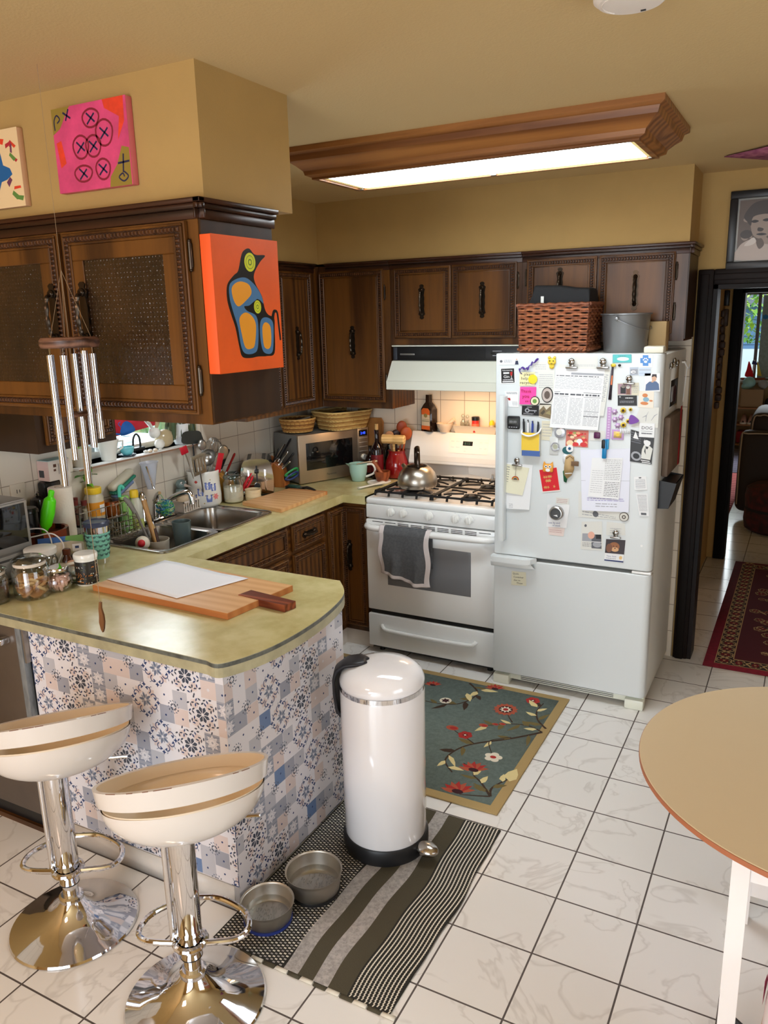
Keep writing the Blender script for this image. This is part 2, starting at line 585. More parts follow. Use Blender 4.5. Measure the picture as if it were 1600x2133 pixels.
mb=MB();mb.box(2.62,2.74,0.77,2.63,0,H);struct('wall_hall_right',mb,hall_m,loc=(0,0,0))
mb=MB();mb.box(0.2,0.3,0.77,2.63,0,H).box(0.2,1.37,2.53,2.63,0,H);struct('wall_hall_side_room',mb,hall_m,loc=(0,0,0))
mb=MB();mb.box(1.365,1.515,1.84,1.905,0,2.03,0.006).box(1.365,1.515,0.78,1.84,1.97,2.03,0.006);struct('door_2',mb,red_trim)
EX0,EX1,EZ=1.597,2.46,1.965
mb=MB();mb.box(-2.6,EX0,2.63,2.75,0,H).box(EX1,4.6,2.63,2.75,0,H).box(EX0,EX1,2.63,2.75,EZ,H);struct('wall_hall_back',mb,hall_m,loc=(0,0,0))
mb=MB()
mb.box(EX0-0.06,EX0,2.605,2.63,0,EZ+0.06,0.005).box(EX1,EX1+0.06,2.605,2.63,0,EZ+0.06,0.005).box(EX0,EX1,2.605,2.63,EZ,EZ+0.06,0.005)
mb.box(EX0-0.003,EX0+0.02,2.61,2.76,0,EZ).box(EX1-0.02,EX1+0.003,2.61,2.76,0,EZ).box(EX0,EX1,2.61,2.76,EZ-0.02,EZ+0.003)
struct('door_3',mb,M('black_door_trim',(12,9,8),rough=0.55,spec=0.2))
sun_m=M('sunroom_paint',(186,164,128),rough=0.7)
VX0,VX1,VZ0,VZ1=1.0,2.9,0.90,2.06
mb=MB();mb.box(-0.6,VX0,8.2,8.32,0,H).box(VX1,4.6,8.2,8.32,0,H).box(VX0,VX1,8.2,8.32,0,VZ0).box(VX0,VX1,8.2,8.32,VZ1,H);struct('wall_sunroom_back',mb,sun_m,loc=(0,0,0))
mb=MB();mb.box(-0.6,-0.5,2.75,8.2,0,H);struct('wall_sunroom_left',mb,sun_m,loc=(0,0,0))
mb=MB();mb.box(4.5,4.6,0.77,8.2,0,H);struct('wall_sunroom_right',mb,sun_m,loc=(0,0,0))
mb=MB()
mb.box(VX0-0.03,VX1+0.03,8.10,8.33,VZ0-0.03,VZ0,0.004)
w2=struct('window_2',mb,M('sunroom_sill',(200,200,198),rough=0.4))
fr=M('sunroom_sash',(112,112,114),rough=0.4)
mb=MB()
for a,b,c,d in((VX0,VX1,VZ1-0.05,VZ1),(VX0,VX0+0.04,VZ0,VZ1),(VX1-0.04,VX1,VZ0,VZ1),(1.372,1.412,VZ0,VZ1),(2.2,2.24,VZ0,VZ1),(VX0,VX1,VZ0,VZ0+0.02)):
 mb.box(a,b,8.22,8.27,c,d,0.004)
mb.build('window_frame',fr,w2)
mb=MB();mb.box(VX0,VX1,8.243,8.247,VZ0,VZ1);mb.build('window_pane',pane_m,w2)
mb=MB()
sc_=M('frosted_screen',(205,218,226),rough=0.6,var=0.12,vscale=30,trans=0.0)
mb.box(1.43,2.18,8.275,8.283,VZ0+0.02,VZ1-0.06)
mb.m(sc_)
tag(mb.build('screen_panel',sc_),'pale speckled screen panel behind the sunroom window','screen')
mb=MB();mb.m(M('blue_sticker',(20,120,190),rough=0.4))
mb.prism([(0.036*math.cos(a)*(1.15 if k%2 else 0.8),0.034*math.sin(a)*(1 if k%2 else 0.8))for k,a in enumerate([2*PI*i/12 for i in range(12)])],0,0.004)
for v in mb.v:
 v.xyz=(1.475+v.x,8.238-v.z,1.72+v.y)
tag(mb.build('window_ornament'),'small blue shell shaped ornament stuck on the sunroom window','ornament')
mb=MB();mb.box(-12,12,8.5,26,-0.4,-0.3);struct('ground_outside',mb,M('lawn',(90,120,60),rough=0.9,var=0.3),loc=(0,0,0))
mb=MB();mb.box(-9,-1.1,-8,10,-0.4,-0.3);struct('ground_side',mb,M('bright_ground',(206,212,218),rough=0.9),loc=(0,0,0))  # ground coloured pale so the view through the kitchen window looks brightly lit
hs=thing('neighbour_house','blue sided house seen far outside the sunroom window','house',(0,14,-0.3))
mb=MB()
blue=M('blue_siding',(96,130,168),rough=0.7)
for k in range(14):
 z=-0.3+k*0.16
 mb.add([(-2.5,14,z),(4,14,z),(4,14.03,z+0.16),(-2.5,14.03,z+0.16)],[(0,1,2,3)])
 mb.add([(-2.5,14.03,z),(4,14.03,z),(4,14,z),(-2.5,14,z)],[(0,1,2,3)])
mb.box(-2.5,4,14.03,16,-0.3,1.94)
mb.build('wall',blue,hs)
mb=MB();mb.box(-0.4,1.9,13.9,13.99,-0.3,1.05,0.02);mb.build('garage_door',M('garage_white',(220,224,226),rough=0.5),hs)
mb=MB();mb.add([(-2.7,13.7,1.9),(4.2,13.7,1.9),(4.2,15,2.9),(-2.7,15,2.9),(4.2,16.3,1.9),(-2.7,16.3,1.9)],[(0,1,2,3),(3,2,4,5),(0,3,5),(1,4,2)]);mb.build('roof',M('grey_roof',(90,92,98),rough=0.8),hs)
tr=thing('leafy_tree','yellow green leafy tree outside the sunroom window','tree',(0.55,12,-0.3))
mb=MB();mb.tube([(0.55,12,-0.3),(0.6,12,1.0),(0.5,12.1,2.6)],[0.11,0.09,0.04],10);mb.build('trunk',M('bark',(80,60,42),rough=0.9),tr)
mb=MB()
rnd=random.Random(3)
lf=[M('leaf_a',(120,165,60),rough=0.6),M('leaf_b',(165,190,70),rough=0.6),M('leaf_c',(92,140,60),rough=0.6)]
for k in range(1800):
 c=Vector((rnd.gauss(0.55,0.42),rnd.gauss(12.0,0.4),rnd.uniform(1.25,3.2)))
 q=Matrix.Rotation(rnd.uniform(0,6.28),3,'Z')@Matrix.Rotation(rnd.uniform(-1.2,1.2),3,'X')
 l=rnd.uniform(0.05,0.1)
 mb.m(lf[k%3])
 mb.add([c+q@Vector(p)*l for p in((0,-1,0),(0.45,0,0.1),(0,1,0),(-0.45,0,0.1))],[(0,1,2,3)])
mb.build('crown',parent=tr)
#  CABINETS, WORKTOP, CEILING LIGHT
oak=wood('oak_upright',(60,33,11),(104,64,24),'z',1.0,0.34,spec=0.5)
oak_x=wood('oak_along',(62,34,12),(108,66,25),'x',1.0,0.34,spec=0.5)
oak_y=wood('oak_deep',(62,34,12),(108,66,25),'y',1.0,0.34,spec=0.5)
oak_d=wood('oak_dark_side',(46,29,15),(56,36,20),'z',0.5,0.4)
oak_crown=wood('oak_crown',(34,17,9),(62,33,18),'x',1.0,0.3)
bead_m=M('bead_trim',(98,60,33),rough=0.32,var=0.35,vscale=40)
bead_g=M('bead_groove',(44,23,12),rough=0.5)
iron=M('dark_bronze',(62,52,42),rough=0.25,metal=0.85)
fig_glass=M('pressed_amber_glass',(58,38,20),rough=0.22,spec=0.6,bump=1.0,bscale=55,rgb2=(36,24,14),vscale=5)
def handle(parent,T,length=0.18,mat=None,name='handle'):
 """Ornate bail pull: T has v along the pull, n outwards."""
 mb=MB(T)
 L=length/2
 prof=[(-1,.16),(-.93,.42),(-.82,.30),(-.72,.62),(-.58,.5),(-.4,.42),(-.2,.5),(0,.44),(.2,.5),(.4,.42),(.58,.5),(.72,.62),(.82,.30),(.93,.42),(1,.16)]
 hw=0.019
 poly=[(a*hw/.62,t*L)for t,a in prof]
 mb.prism([(x,y)for x,y in poly]+[(-x,y)for x,y in reversed(poly)],0,0.004)
 pts=smoothpts([(0,-.66*L,0.003),(0,-.62*L,0.018),(0,-.4*L,0.025),(0,0,0.028),(0,.4*L,0.025),(0,.62*L,0.018),(0,.66*L,0.003)],5)
 rs=[0.0042+0.0028*abs(math.sin(i*0.62))for i in range(len(pts))]
 mb.tube(pts,rs,8)
 for t in(-.68,.68):
  mb.sph((0,t*L,0.005),(0.011,0.012,0.009),8,6)
 return mb.build(name,mat or iron,parent)
def hinge(parent,T):
 mb=MB(T)
 mb.box(-0.006,0.006,-0.03,0.03,0,0.004,0.001).cyl((0,-0.034,0.004),(0,0.034,0.004),0.004,seg=8).sph((0,0.037,0.004),0.0045,8,6).sph((0,-0.037,0.004),0.0045,8,6)
 return mb.build('hinge',iron,parent)
def door(parent,T,w,h,glass_=False,hnd=None,hng=None,name='door',hv=True,panel=None,bw=0.017,hl=0.18):
 mb=MB(T)
 P=panel or oak
 mb.m(oak).box(0,w,0,h,0,0.014,0.002)
 e=0.012
 mb.m(bead_g)
 for a,b,c,d in((e,w-e,e,e+bw),(e,w-e,h-e-bw,h-e),(e,e+bw,e+bw,h-e-bw),(w-e-bw,w-e,e+bw,h-e-bw)):
  mb.box(a,b,c,d,0.0145,0.017)
 mb.m(oak)
 for o in(e-0.007,e+bw):
  q=0.007
  for a,b,c,d in((o,w-o,o,o+q),(o,w-o,h-o-q,h-o),(o,o+q,o+q,h-o-q),(w-o-q,w-o,o+q,h-o-q)):
   mb.box(a,b,c,d,0.0145,0.021,0.002,1)
 mb.m(bead_m)
 st=0.0128
 def beads(x0,x1,y0,y1):
  hor=(x1-x0)>(y1-y0)
  n=max(2,int(round((x1-x0 if hor else y1-y0)/st)))
  for k in range(n):
   if hor:
    a=x0+(x1-x0)*(k+.12)/n
    b=x0+(x1-x0)*(k+.88)/n
    mb.frustum(a,b,y0+.0015,y1-.0015,0.017,0.0235,0.0032)
   else:
    a=y0+(y1-y0)*(k+.12)/n
    b=y0+(y1-y0)*(k+.88)/n
    mb.frustum(x0+.0015,x1-.0015,a,b,0.017,0.0235,0.0032)
 beads(e,w-e,e,e+bw)
 beads(e,w-e,h-e-bw,h-e)
 beads(e,e+bw,e+bw,h-e-bw)
 beads(w-e-bw,w-e,e+bw,h-e-bw)
 i=e+bw+0.007
 if glass_:
  s_=0.042
  mb.m(oak)
  for a,b,c,d in((i,w-i,i,i+s_),(i,w-i,h-i-s_,h-i),(i,i+s_,i+s_,h-i-s_),(w-i-s_,w-i,i+s_,h-i-s_)):
   mb.box(a,b,c,d,0.014,0.0185,0.002,1)
 else:
  mb.m(P).box(i+.004,w-i-.004,i+.004,h-i-.004,0.014,0.0175,0.0015,1)
 o=mb.build(name,parent=parent)
 if glass_:
  g=MB(T)
  j=i+s_-0.002
  nx,ny=int((w-2*j)/0.0115),int((h-2*j)/0.0115)
  dx,dy=(w-2*j)/nx,(h-2*j)/ny
  g.rect(j,w-j,j,h-j,0.0148)
  for a in range(nx):
   for b in range(ny):
    cx,cy=j+(a+.5)*dx,j+(b+.5)*dy
    r=.40*dx if(a+b)%2 else .27*dx
    g.add([(cx-r,cy,.0148),(cx,cy-r,.0148),(cx+r,cy,.0148),(cx,cy+r,.0148),(cx,cy,.0148+r*.5)],[(0,1,4),(1,2,4),(2,3,4),(3,0,4)])
  g.build('glass_panel',fig_glass,o,smooth=None)
 if hnd:
  TT=T@Matrix.Translation((hnd[0],hnd[1],0.0176 if not glass_ else 0.02))
  if not hv:
   TT=TT@Matrix.Rotation(PI/2,4,'Z')
  handle(o,TT,hl)
 for hg in(hng or[]):
  hinge(o,T@Matrix.Translation((hg[0],hg[1],0.002)))
 return o
def crown(parent,segs,mat):
 """segs: list of (T frame, length): a stepped crown moulding along u."""
 mb=MB()
 for T,l0,l1 in segs:
  mb.T=T
  mb.box(l0,l1,-0.012,0.0,0,0.022,0.002).box(l0,l1,-0.026,-0.012,0,0.014,0.003).box(l0,l1,-0.05,-0.026,0,0.006,0.002)
 return mb.build('crown_moulding',mat,parent)
 # --- hanging cabinet over the peninsula
hc=thing('hanging_cabinet','dark oak cabinet with pressed amber glass doors hanging over the peninsula','cabinet',(0.0,-1.81,1.57))
mb=MB();mb.m(oak).box(XL+0.01,0.655,-1.96,-1.65,1.57,2.146)
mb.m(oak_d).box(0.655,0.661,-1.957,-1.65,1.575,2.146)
mb.build('body',parent=hc)
crown(hc,[(face_my(0,-1.96,2.146),XL+0.01,0.683),(face_px(0.661,0,2.146),-1.982,-1.64)],oak_crown)
door(hc,face_my(0.172,-1.961,1.598),0.450,0.495,True,(0.068,0.27),[(0.456,0.09),(0.456,0.41)])
door(hc,face_my(-0.300,-1.961,1.598),0.452,0.495,True,(0.415,0.27))
door(hc,face_my(-0.768,-1.961,1.598),0.452,0.495,True,(0.06,0.27))
# --- upper cabinet on the window wall left of the window
lc=thing('upper_cabinet','dark oak wall cabinet left of the kitchen window, its lower end showing','cabinet',(-0.62,-1.6,1.37))
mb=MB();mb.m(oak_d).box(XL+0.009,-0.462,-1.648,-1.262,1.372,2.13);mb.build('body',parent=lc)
door(lc,face_px(-0.461,-1.612,1.40),0.33,0.70)
# --- corner upper cabinets right of the window
uc=thing('upper_cabinet','dark oak wall cabinet in the room corner beside the orange painting','cabinet',(-0.62,0.0,1.335))
mb=MB();mb.m(oak).box(XL+0.009,-0.4625,-0.385,0.349,1.335,2.126)
mb.build('body',parent=uc)
door(uc,face_px(-0.461,-0.075,1.372),0.315,0.72,False,(0.157,0.34))
door(uc,face_px(-0.461,-0.375,1.372),0.29,0.72,False,(0.145,0.34))
crown(uc,[(face_px(-0.462,0,2.14),-0.385,0.298)],oak_crown)
ub=thing('upper_cabinet','dark oak wall cabinet with one tall door left of the range hood','cabinet',(-0.24,0.5,1.335))
mb=MB();mb.m(oak).box(-0.4615,-0.003,0.35,YB-0.009,1.335,2.126);mb.build('body',parent=ub)
door(ub,face_my(-0.452,0.349,1.372),0.413,0.725,False,(0.215,0.335),[(0.419,0.12),(0.419,0.6)])
crown(ub,[(face_my(0,0.35,2.14),-0.409,-0.003)],oak_crown)
uh=thing('upper_cabinet','short dark oak wall cabinet with two doors above the range hood','cabinet',(0.37,0.5,1.69))
mb=MB();mb.m(oak).box(-0.002,0.748,0.35,YB-0.009,1.69,2.126);mb.build('body',parent=uh)
door(uh,face_my(0.028,0.349,1.725),0.335,0.37,False,(0.17,0.19))
door(uh,face_my(0.370,0.349,1.725),0.352,0.37,False,(0.172,0.19),[(0.357,0.1),(0.357,0.28)])
crown(uh,[(face_my(0,0.35,2.14),-0.002,0.748)],oak_crown)
uf=thing('upper_cabinet','short dark oak wall cabinet with two doors above the white fridge','cabinet',(1.14,0.5,1.69))
mb=MB();mb.m(oak).box(0.749,1.531,0.35,YB-0.009,1.70,2.126)
mb.m(oak_d).box(1.531,1.537,0.352,YB-0.009,1.71,2.12)
mb.build('body',parent=uf)
door(uf,face_my(0.775,0.349,1.735),0.345,0.365,False,(0.17,0.23),[(-0.006,0.1),(-0.006,0.28)])
door(uf,face_my(1.132,0.349,1.735),0.345,0.365,False,(0.172,0.20),[(0.351,0.1),(0.351,0.28)])
crown(uf,[(face_my(0,0.35,2.14),0.749,1.555),(face_px(1.537,0,2.14),0.33,YB-0.009)],oak_crown)
# --- base cabinets
FX,FY=-0.168,0.040
bs=thing('base_cabinet','dark oak sink base cabinet with doors and drawers under the worktop','cabinet',(-0.47,-0.6,0.0))
mb=MB();mb.m(oak_y).box(XL+0.009,FX,-1.235,-0.145,0.1,0.70).box(-0.205,FX,-1.235,-0.145,0.70,0.8525).box(XL+0.009,-0.205,-0.40,-0.145,0.70,0.8525).box(XL+0.009,-0.2,-1.235,-0.145,0,0.1);mb.build('body',parent=bs)
F=lambda y,z:face_px(FX+0.001,y,z)
door(bs,F(-1.20,0.70),0.68,0.135,name='drawer',bw=0.014)
door(bs,F(-1.20,0.13),0.335,0.55,False,(0.29,0.36))
door(bs,F(-0.855,0.13),0.335,0.55,False,(0.05,0.36))
door(bs,F(-0.475,0.70),0.295,0.135,False,(0.1475,0.0675),hv=False,name='drawer',bw=0.014,hl=0.13)
door(bs,F(-0.475,0.13),0.295,0.55)
bc=thing('base_cabinet','dark oak corner base cabinet with folding doors beside the white stove','cabinet',(-0.40,0.3,0.0))
mb=MB();mb.m(oak).box(XL+0.009,FX,-0.144,YB-0.009,0.1,0.8525).box(FX,-0.006,FY,YB-0.009,0.1,0.8525).box(XL+0.009,-0.2,-0.144,YB-0.009,0,0.1).box(-0.2,-0.008,0.08,YB-0.009,0,0.1);mb.build('body',parent=bc)
door(bc,F(-0.135,0.13),0.155,0.70,bw=0.013)
door(bc,face_my(FX+0.004,FY-0.001,0.13),0.15,0.70,False,(0.045,0.42),bw=0.013)
pen=thing('peninsula_base','peninsula base papered in blue and beige patchwork tile pattern','cabinet',(0.2,-1.62,0.0))
PX0,PX1,PY0,PY1=-0.245,0.612,-1.952,-1.27
mb=MB()
paper=M('patchwork_paper',(226,214,206),rough=0.32,var=0.05,vscale=14)
mb.m(paper).box(PX0,PX1,PY0,PY1,0.02,0.8525)
cols={k:M('print_'+k,v,rough=0.35)for k,v in dict(navy=(38,62,110),slate=(104,116,140),char=(62,70,86),grey=(188,187,194),beige=(216,199,194),pale=(226,222,226),blue=(104,128,168),sand=(206,196,192),dusk=(160,162,174)).items()}
rp=random.Random(11)
def arc(cx,cy,r,a0,a1,n=7):
 return[(cx+r*math.cos(a0+(a1-a0)*k/n),cy+r*math.sin(a0+(a1-a0)*k/n))for k in range(n+1)]
def petal(cx,cy,a,r0,r1,w):
 c,s_=math.cos(a),math.sin(a)
 P=[(r0,0),(r0+(r1-r0)*.35,w),(r0+(r1-r0)*.7,w*.8),(r1,0),(r0+(r1-r0)*.7,-w*.8),(r0+(r1-r0)*.35,-w)]
 return[(cx+x*c-y*s_,cy+x*s_+y*c)for x,y in P]
def star(cx,cy,r0,r1,n,ph=0):
 return[(cx+(r1 if k%2 else r0)*math.cos(ph+PI*k/n),cy+(r1 if k%2 else r0)*math.sin(ph+PI*k/n))for k in range(2*n)]
def motif(mb,x,y,s,kind,bounds):
 """One printed tile, centre (x, y), size s; shapes outside the bounds are cut away whole."""
 u0,u1,v0,v1=bounds
 z=0.0006
 lay=[0]
 def put(pts,col,ribbon=None,dz=0.0):
  lay[0]+=1
  if ribbon:
   P=[(min(max(a,u0),u1),min(max(b,v0),v1))for a,b in pts]
   if max(abs(P[0][0]-P[-1][0]),abs(P[0][1]-P[-1][1]))<1e-5:
    return
   mb.m(cols[col]).strip(P,ribbon,z+dz+lay[0]*1e-6)
  else:
   P=[(min(max(a,u0),u1),min(max(b,v0),v1))for a,b in pts]
   if max(p[0]for p in P)-min(p[0]for p in P)<1e-4 or max(p[1]for p in P)-min(p[1]for p in P)<1e-4:
    return
   mb.m(cols[col]).poly(P,z+dz+lay[0]*1e-6)
 h=s/2
 sq=[(x-h,y-h),(x+h,y-h),(x+h,y+h),(x-h,y+h)]
 if kind=='flower':
  put(sq,'pale')
  for k in range(4):
   a=PI/4+k*PI/2
   put(star(x+.33*s*math.cos(a),y+.33*s*math.sin(a),.15*s,.10*s,5,a),'beige',dz=1e-4)
  for k in range(10):
   put(petal(x,y,2*PI*k/10,.03*s,(.24 if k%2 else .19)*s,.04*s),'slate' if k%2 else 'dusk',dz=2e-4)
  for k in range(8):
   a=2*PI*k/8+PI/8
   cx,cy=x+.33*s*math.cos(a),y+.33*s*math.sin(a)
   sg=1 if k%2 else-1
   put(arc(cx,cy,.095*s,a-sg*2.4,a+sg*1.4),'navy',.03*s,3e-4)
   put(petal(cx,cy,a+sg*.9,.0,.12*s,.026*s),'navy',dz=3e-4)
   put(arc(x+.45*s*math.cos(a-.2),y+.45*s*math.sin(a-.2),.05*s,a,a+3.2),'slate',.02*s,3e-4)
  for sx,sy in((1,0),(-1,0),(0,1),(0,-1)):
   put(star(x+sx*.46*s,y+sy*.46*s,.08*s,.035*s,4),'navy',dz=3e-4)
 elif kind=='radial':
  put(sq,'pale')
  for k in range(4):
   a=PI/4+k*PI/2
   put(star(x+.36*s*math.cos(a),y+.36*s*math.sin(a),.16*s,.12*s,6,a),'beige',dz=1e-4)
  for k in range(8):
   put(petal(x,y,2*PI*k/8+PI/8,.04*s,.24*s,.065*s),'char',dz=2e-4)
  for r_,n_,l_,w_ in((.31,16,.085,.026),(.42,20,.08,.024),(.53,12,.07,.026)):
   for k in range(n_):
    a=2*PI*(k+.5*(n_==20))/n_
    cx,cy=x+r_*s*math.cos(a),y+r_*s*math.sin(a)
    if abs(cx-x)<.5*s and abs(cy-y)<.5*s:
     put(petal(cx,cy,a+(1.0 if k%2 else-.9),-.04*s,l_*s,w_*s),'char' if k%3 else 'navy',dz=3e-4)
  for k in range(4):
   a=k*PI/4
   put([(x-.5*s*math.cos(a),y-.5*s*math.sin(a)),(x+.5*s*math.cos(a),y+.5*s*math.sin(a))],'pale',.02*s,2.5e-4)
 elif kind=='small_star':
  put(sq,'dusk')
  for k in range(4):
   yy=y-h+s*(k+.5)/4
   put([(x-h,yy),(x+h,yy)],'slate',.03*s,5e-5)
  put(star(x,y,.46*s,.27*s,8),'pale',dz=1e-4)
  put(star(x,y,.34*s,.20*s,8),'grey',dz=2e-4)
  put(star(x,y,.26*s,.18*s,8),'pale',dz=3e-4)
  put(star(x,y,.09*s,.05*s,6),'dusk',dz=4e-4)
 elif kind=='lace':
  put(sq,'beige')
  for k in range(3):
   put(arc(x,y,(.14+.13*k)*s,0,2*PI,12),'sand' if k%2 else 'pale',.05*s,1e-4+k*1e-5)
  put(star(x,y,.12*s,.06*s,6),'pale',dz=2e-4)
 elif kind=='quad':
  bg=rp.choice([('grey','dusk','beige','pale'),('pale','beige','pale','pale'),('beige','pale','grey','dusk'),('grey','pale','dusk','beige'),('blue','pale','grey','pale'),('pale','pale','beige','pale'),('pale','grey','beige','dusk')])
  for k,(a,b)in enumerate(((0,0),(-1,0),(-1,-1),(0,-1))):
   put([(x+a*h,y+b*h),(x+a*h+h,y+b*h),(x+a*h+h,y+b*h+h),(x+a*h,y+b*h+h)],bg[k])
  for k in range(12):
   a=2*PI*k/12
   put(petal(x,y,a,.05*s,.12*s,.022*s),'char',dz=1e-4)
   put(petal(x+.17*s*math.cos(a),y+.17*s*math.sin(a),a+.9,-.03*s,.045*s,.018*s),'char' if k%2 else 'slate',dz=1e-4)
  for k in range(4):
   a=PI/4+k*PI/2
   put(star(x+.42*s*math.cos(a),y+.42*s*math.sin(a),.035*s,.03*s,4),'navy',dz=1e-4)
  put([(x-h,y),(x+h,y)],'pale',.012*s,1.4e-4)
  put([(x,y-h),(x,y+h)],'pale',.012*s,1.4e-4)
def patchwork(mb,T,w,v0,v1,seed):
 mb.T=T
 s=0.118
 rows=int((v1-v0)/s)+1
 ncol=int(w/s)+2
 for r in range(rows):
  y=v1-(r+.5)*s
  x=-(seed*0.04+(r%3)*0.059)
  k=(r*2+seed)%5
  while x<w:
   kind=('flower','radial','duo','quad','quad')[k%5]if r%2==0 else('duo','quad','flower','quad','radial')[k%5]
   b=(0,w,v0,v1)
   if kind=='duo':
    motif(mb,x+s/4,y+s/4,s/2,'small_star',b)
    motif(mb,x+s/4,y-s/4,s/2,'lace' if(r+k)%2 else 'small_star',b)
    x+=s/2
   else:
    motif(mb,x+s/2,y,s,kind,b)
    x+=s
   k+=1
patchwork(mb,face_my(PX0,PY0-0.0003,0),PX1-PX0,0.09,0.85,0)
patchwork(mb,face_px(PX1+0.0003,PY0,0),PY1-PY0,0.022,0.85,2)
mb.T=Matrix.Identity(4)
mb.m(toe).box(PX0,PX1-0.02,PY0-0.004,PY0+0.001,0,0.085)
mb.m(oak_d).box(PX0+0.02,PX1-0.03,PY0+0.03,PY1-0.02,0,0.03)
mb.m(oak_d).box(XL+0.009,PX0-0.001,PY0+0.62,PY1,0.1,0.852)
mb.build('panel',parent=pen,smooth=None)
lam=M('olive_laminate',(206,196,146),rough=0.2,rgb2=(186,174,120),vscale=9,spec=0.45)
lam_edge=M('laminate_edge',(178,170,136),rough=0.3,var=0.12,vscale=12)
lam_dark=M('laminate_dark_edge',(104,106,98),rough=0.35,var=0.3,vscale=25)
wt=thing('worktop','olive marbled laminate worktop running round the kitchen and along the peninsula','worktop',(-0.3,-0.8,0.85))
mb=MB()
YN,YK=-2.017,-1.254
SX0,SX1,SY0,SY1=-0.735,-0.262,-1.255,-0.492
end=smoothpts([(0.612,YN),(0.668,YN+0.004),(0.722,-1.88),(0.738,-1.70),(0.724,-1.52),(0.684,-1.365),(0.60,YK)],6)
t,u=ZC,ZC-0.045
pen_poly=[(XL+.009,YN)]+end+[(-0.143,YK),(SX1,YK),(SX0,YK),(XL+.009,YK)]
def slab(poly):
 n=len(poly)
 mb.m(lam).add([(p[0],p[1],t)for p in poly],[tuple(range(n))])
 mb.add([(p[0],p[1],u)for p in poly],[tuple(range(n-1,-1,-1))])
slab(pen_poly)
for r in((XL+.009,SX0,YK,SY1),(SX1,-0.143,YK,SY1),(XL+.009,-0.143,SY1,0.011),(XL+.009,-0.006,0.011,YB-0.009)):
 slab([(r[0],r[2]),(r[1],r[2]),(r[1],r[3]),(r[0],r[3])])
def edge(pts,closed=False):
 for(a,b)in zip(pts[:-1],pts[1:]):
  mb.m(lam_dark).add([(a[0],a[1],t-0.015),(b[0],b[1],t-0.015),(b[0],b[1],t-0.002),(a[0],a[1],t-0.002)],[(0,1,2,3)])
  mb.m(lam_edge).add([(a[0],a[1],u),(b[0],b[1],u),(b[0],b[1],t-0.015),(a[0],a[1],t-0.015),(a[0],a[1],t-0.002),(b[0],b[1],t-0.002),(b[0],b[1],t),(a[0],a[1],t)],[(0,1,2,3),(4,5,6,7)])
edge([(XL+.009,YN)]+end)
def edge2(pts):
 for(a,b)in zip(pts[:-1],pts[1:]):
  mb.m(lam).add([(a[0],a[1],u),(b[0],b[1],u),(b[0],b[1],t),(a[0],a[1],t)],[(0,1,2,3)])
edge2([(0.60,YK),(-0.143,YK),(-0.143,0.011),(-0.006,0.011)])
mb.build('surface',parent=wt)
# --- ceiling light: oak crown frame round two diffuser panels
cl=thing('ceiling_light','long fluorescent ceiling light in a moulded honey oak frame','ceiling light',(0.91,-0.69,H))
lo=wood('honey_oak',(106,62,28),(156,102,52),'x',0.9,0.35)
mb=MB()
ox0,ox1,oy0,oy1=0.225,1.613,-0.962,-0.425
prof=[(0.0,0.0),(0.0,-0.018),(0.016,-0.026),(0.022,-0.046),(0.042,-0.06),(0.062,-0.078),(0.066,-0.092),(0.085,-0.100),(0.085,-0.106),(0.105,-0.106),(0.105,-0.06)]
ring=[]
for d,z in prof:
 ring.append([(ox0+d,oy0+d,H+z),(ox1-d,oy0+d,H+z),(ox1-d,oy1-d,H+z),(ox0+d,oy1-d,H+z)])
vs=[p for r in ring for p in r]
fs=[]
for i in range(len(prof)-1):
 for k in range(4):
  fs.append((i*4+k,(i+1)*4+k,(i+1)*4+(k+1)%4,i*4+(k+1)%4))
mb.add(vs,fs)
mb.build('frame',lo,cl,smooth=25)
mb=MB();mb.box(ox0+.01,ox1-.01,oy0+.01,oy1-.01,H-0.012,H-0.0005);mb.build('backing_plate',white_trim,cl)
diff=M('lit_diffuser',(240,248,252),rough=0.5,emit=20)
pale_y=M('diffuser_border',(240,226,160),rough=0.5,emit=0.6)
xm=(ox0+ox1)/2
for a,b in((ox0+.125,xm-.002),(xm+.002,ox1-.125)):
 mb=MB();mb.box(a,b,oy0+.106,oy1-.106,H-0.0985,H-0.094);mb.build('diffuser_panel',diff,cl)
for a,b in((ox0+.1055,ox0+.124),(ox1-.124,ox1-.1055)):
 mb=MB();mb.box(a,b,oy0+.106,oy1-.106,H-0.0985,H-0.094);mb.build('diffuser_border',pale_y,cl)
for x,y in((ox0+.106,oy1-.106),(xm,oy1-.106),(ox1-.106,oy1-.106)):
 mb=MB();mb.box(x-.012,x+.012,y-.008,y+.008,H-0.106,H-0.099,0.002);mb.build('corner_clip',M('clip_steel',(150,146,136),rough=0.3,metal=0.8),cl)
sd=thing('smoke_detector','round white smoke detector on the kitchen ceiling','smoke detector',(1.69,-1.845,H))
mb=MB();mb.lathe([(0.075,0),(0.075,-0.012),(0.072,-0.03),(0.062,-0.038),(0.0,-0.04)],(1.69,-1.845,H),40)
mb.tube(arc(1.69,-1.845,0.05,0.3,2.2,10)and[(p[0],p[1],H-0.0385)for p in arc(1.69,-1.845,0.055,2.4,4.6,12)],0.0016,6)
mb.build('cover',M('detector_white',(226,216,206),rough=0.5),sd)
mb=MB();mb.box(1.70,1.71,-1.80,-1.797,H-0.041,H-0.038);mb.build('slot',M('black_plastic',(22,22,24),rough=0.35),sd)
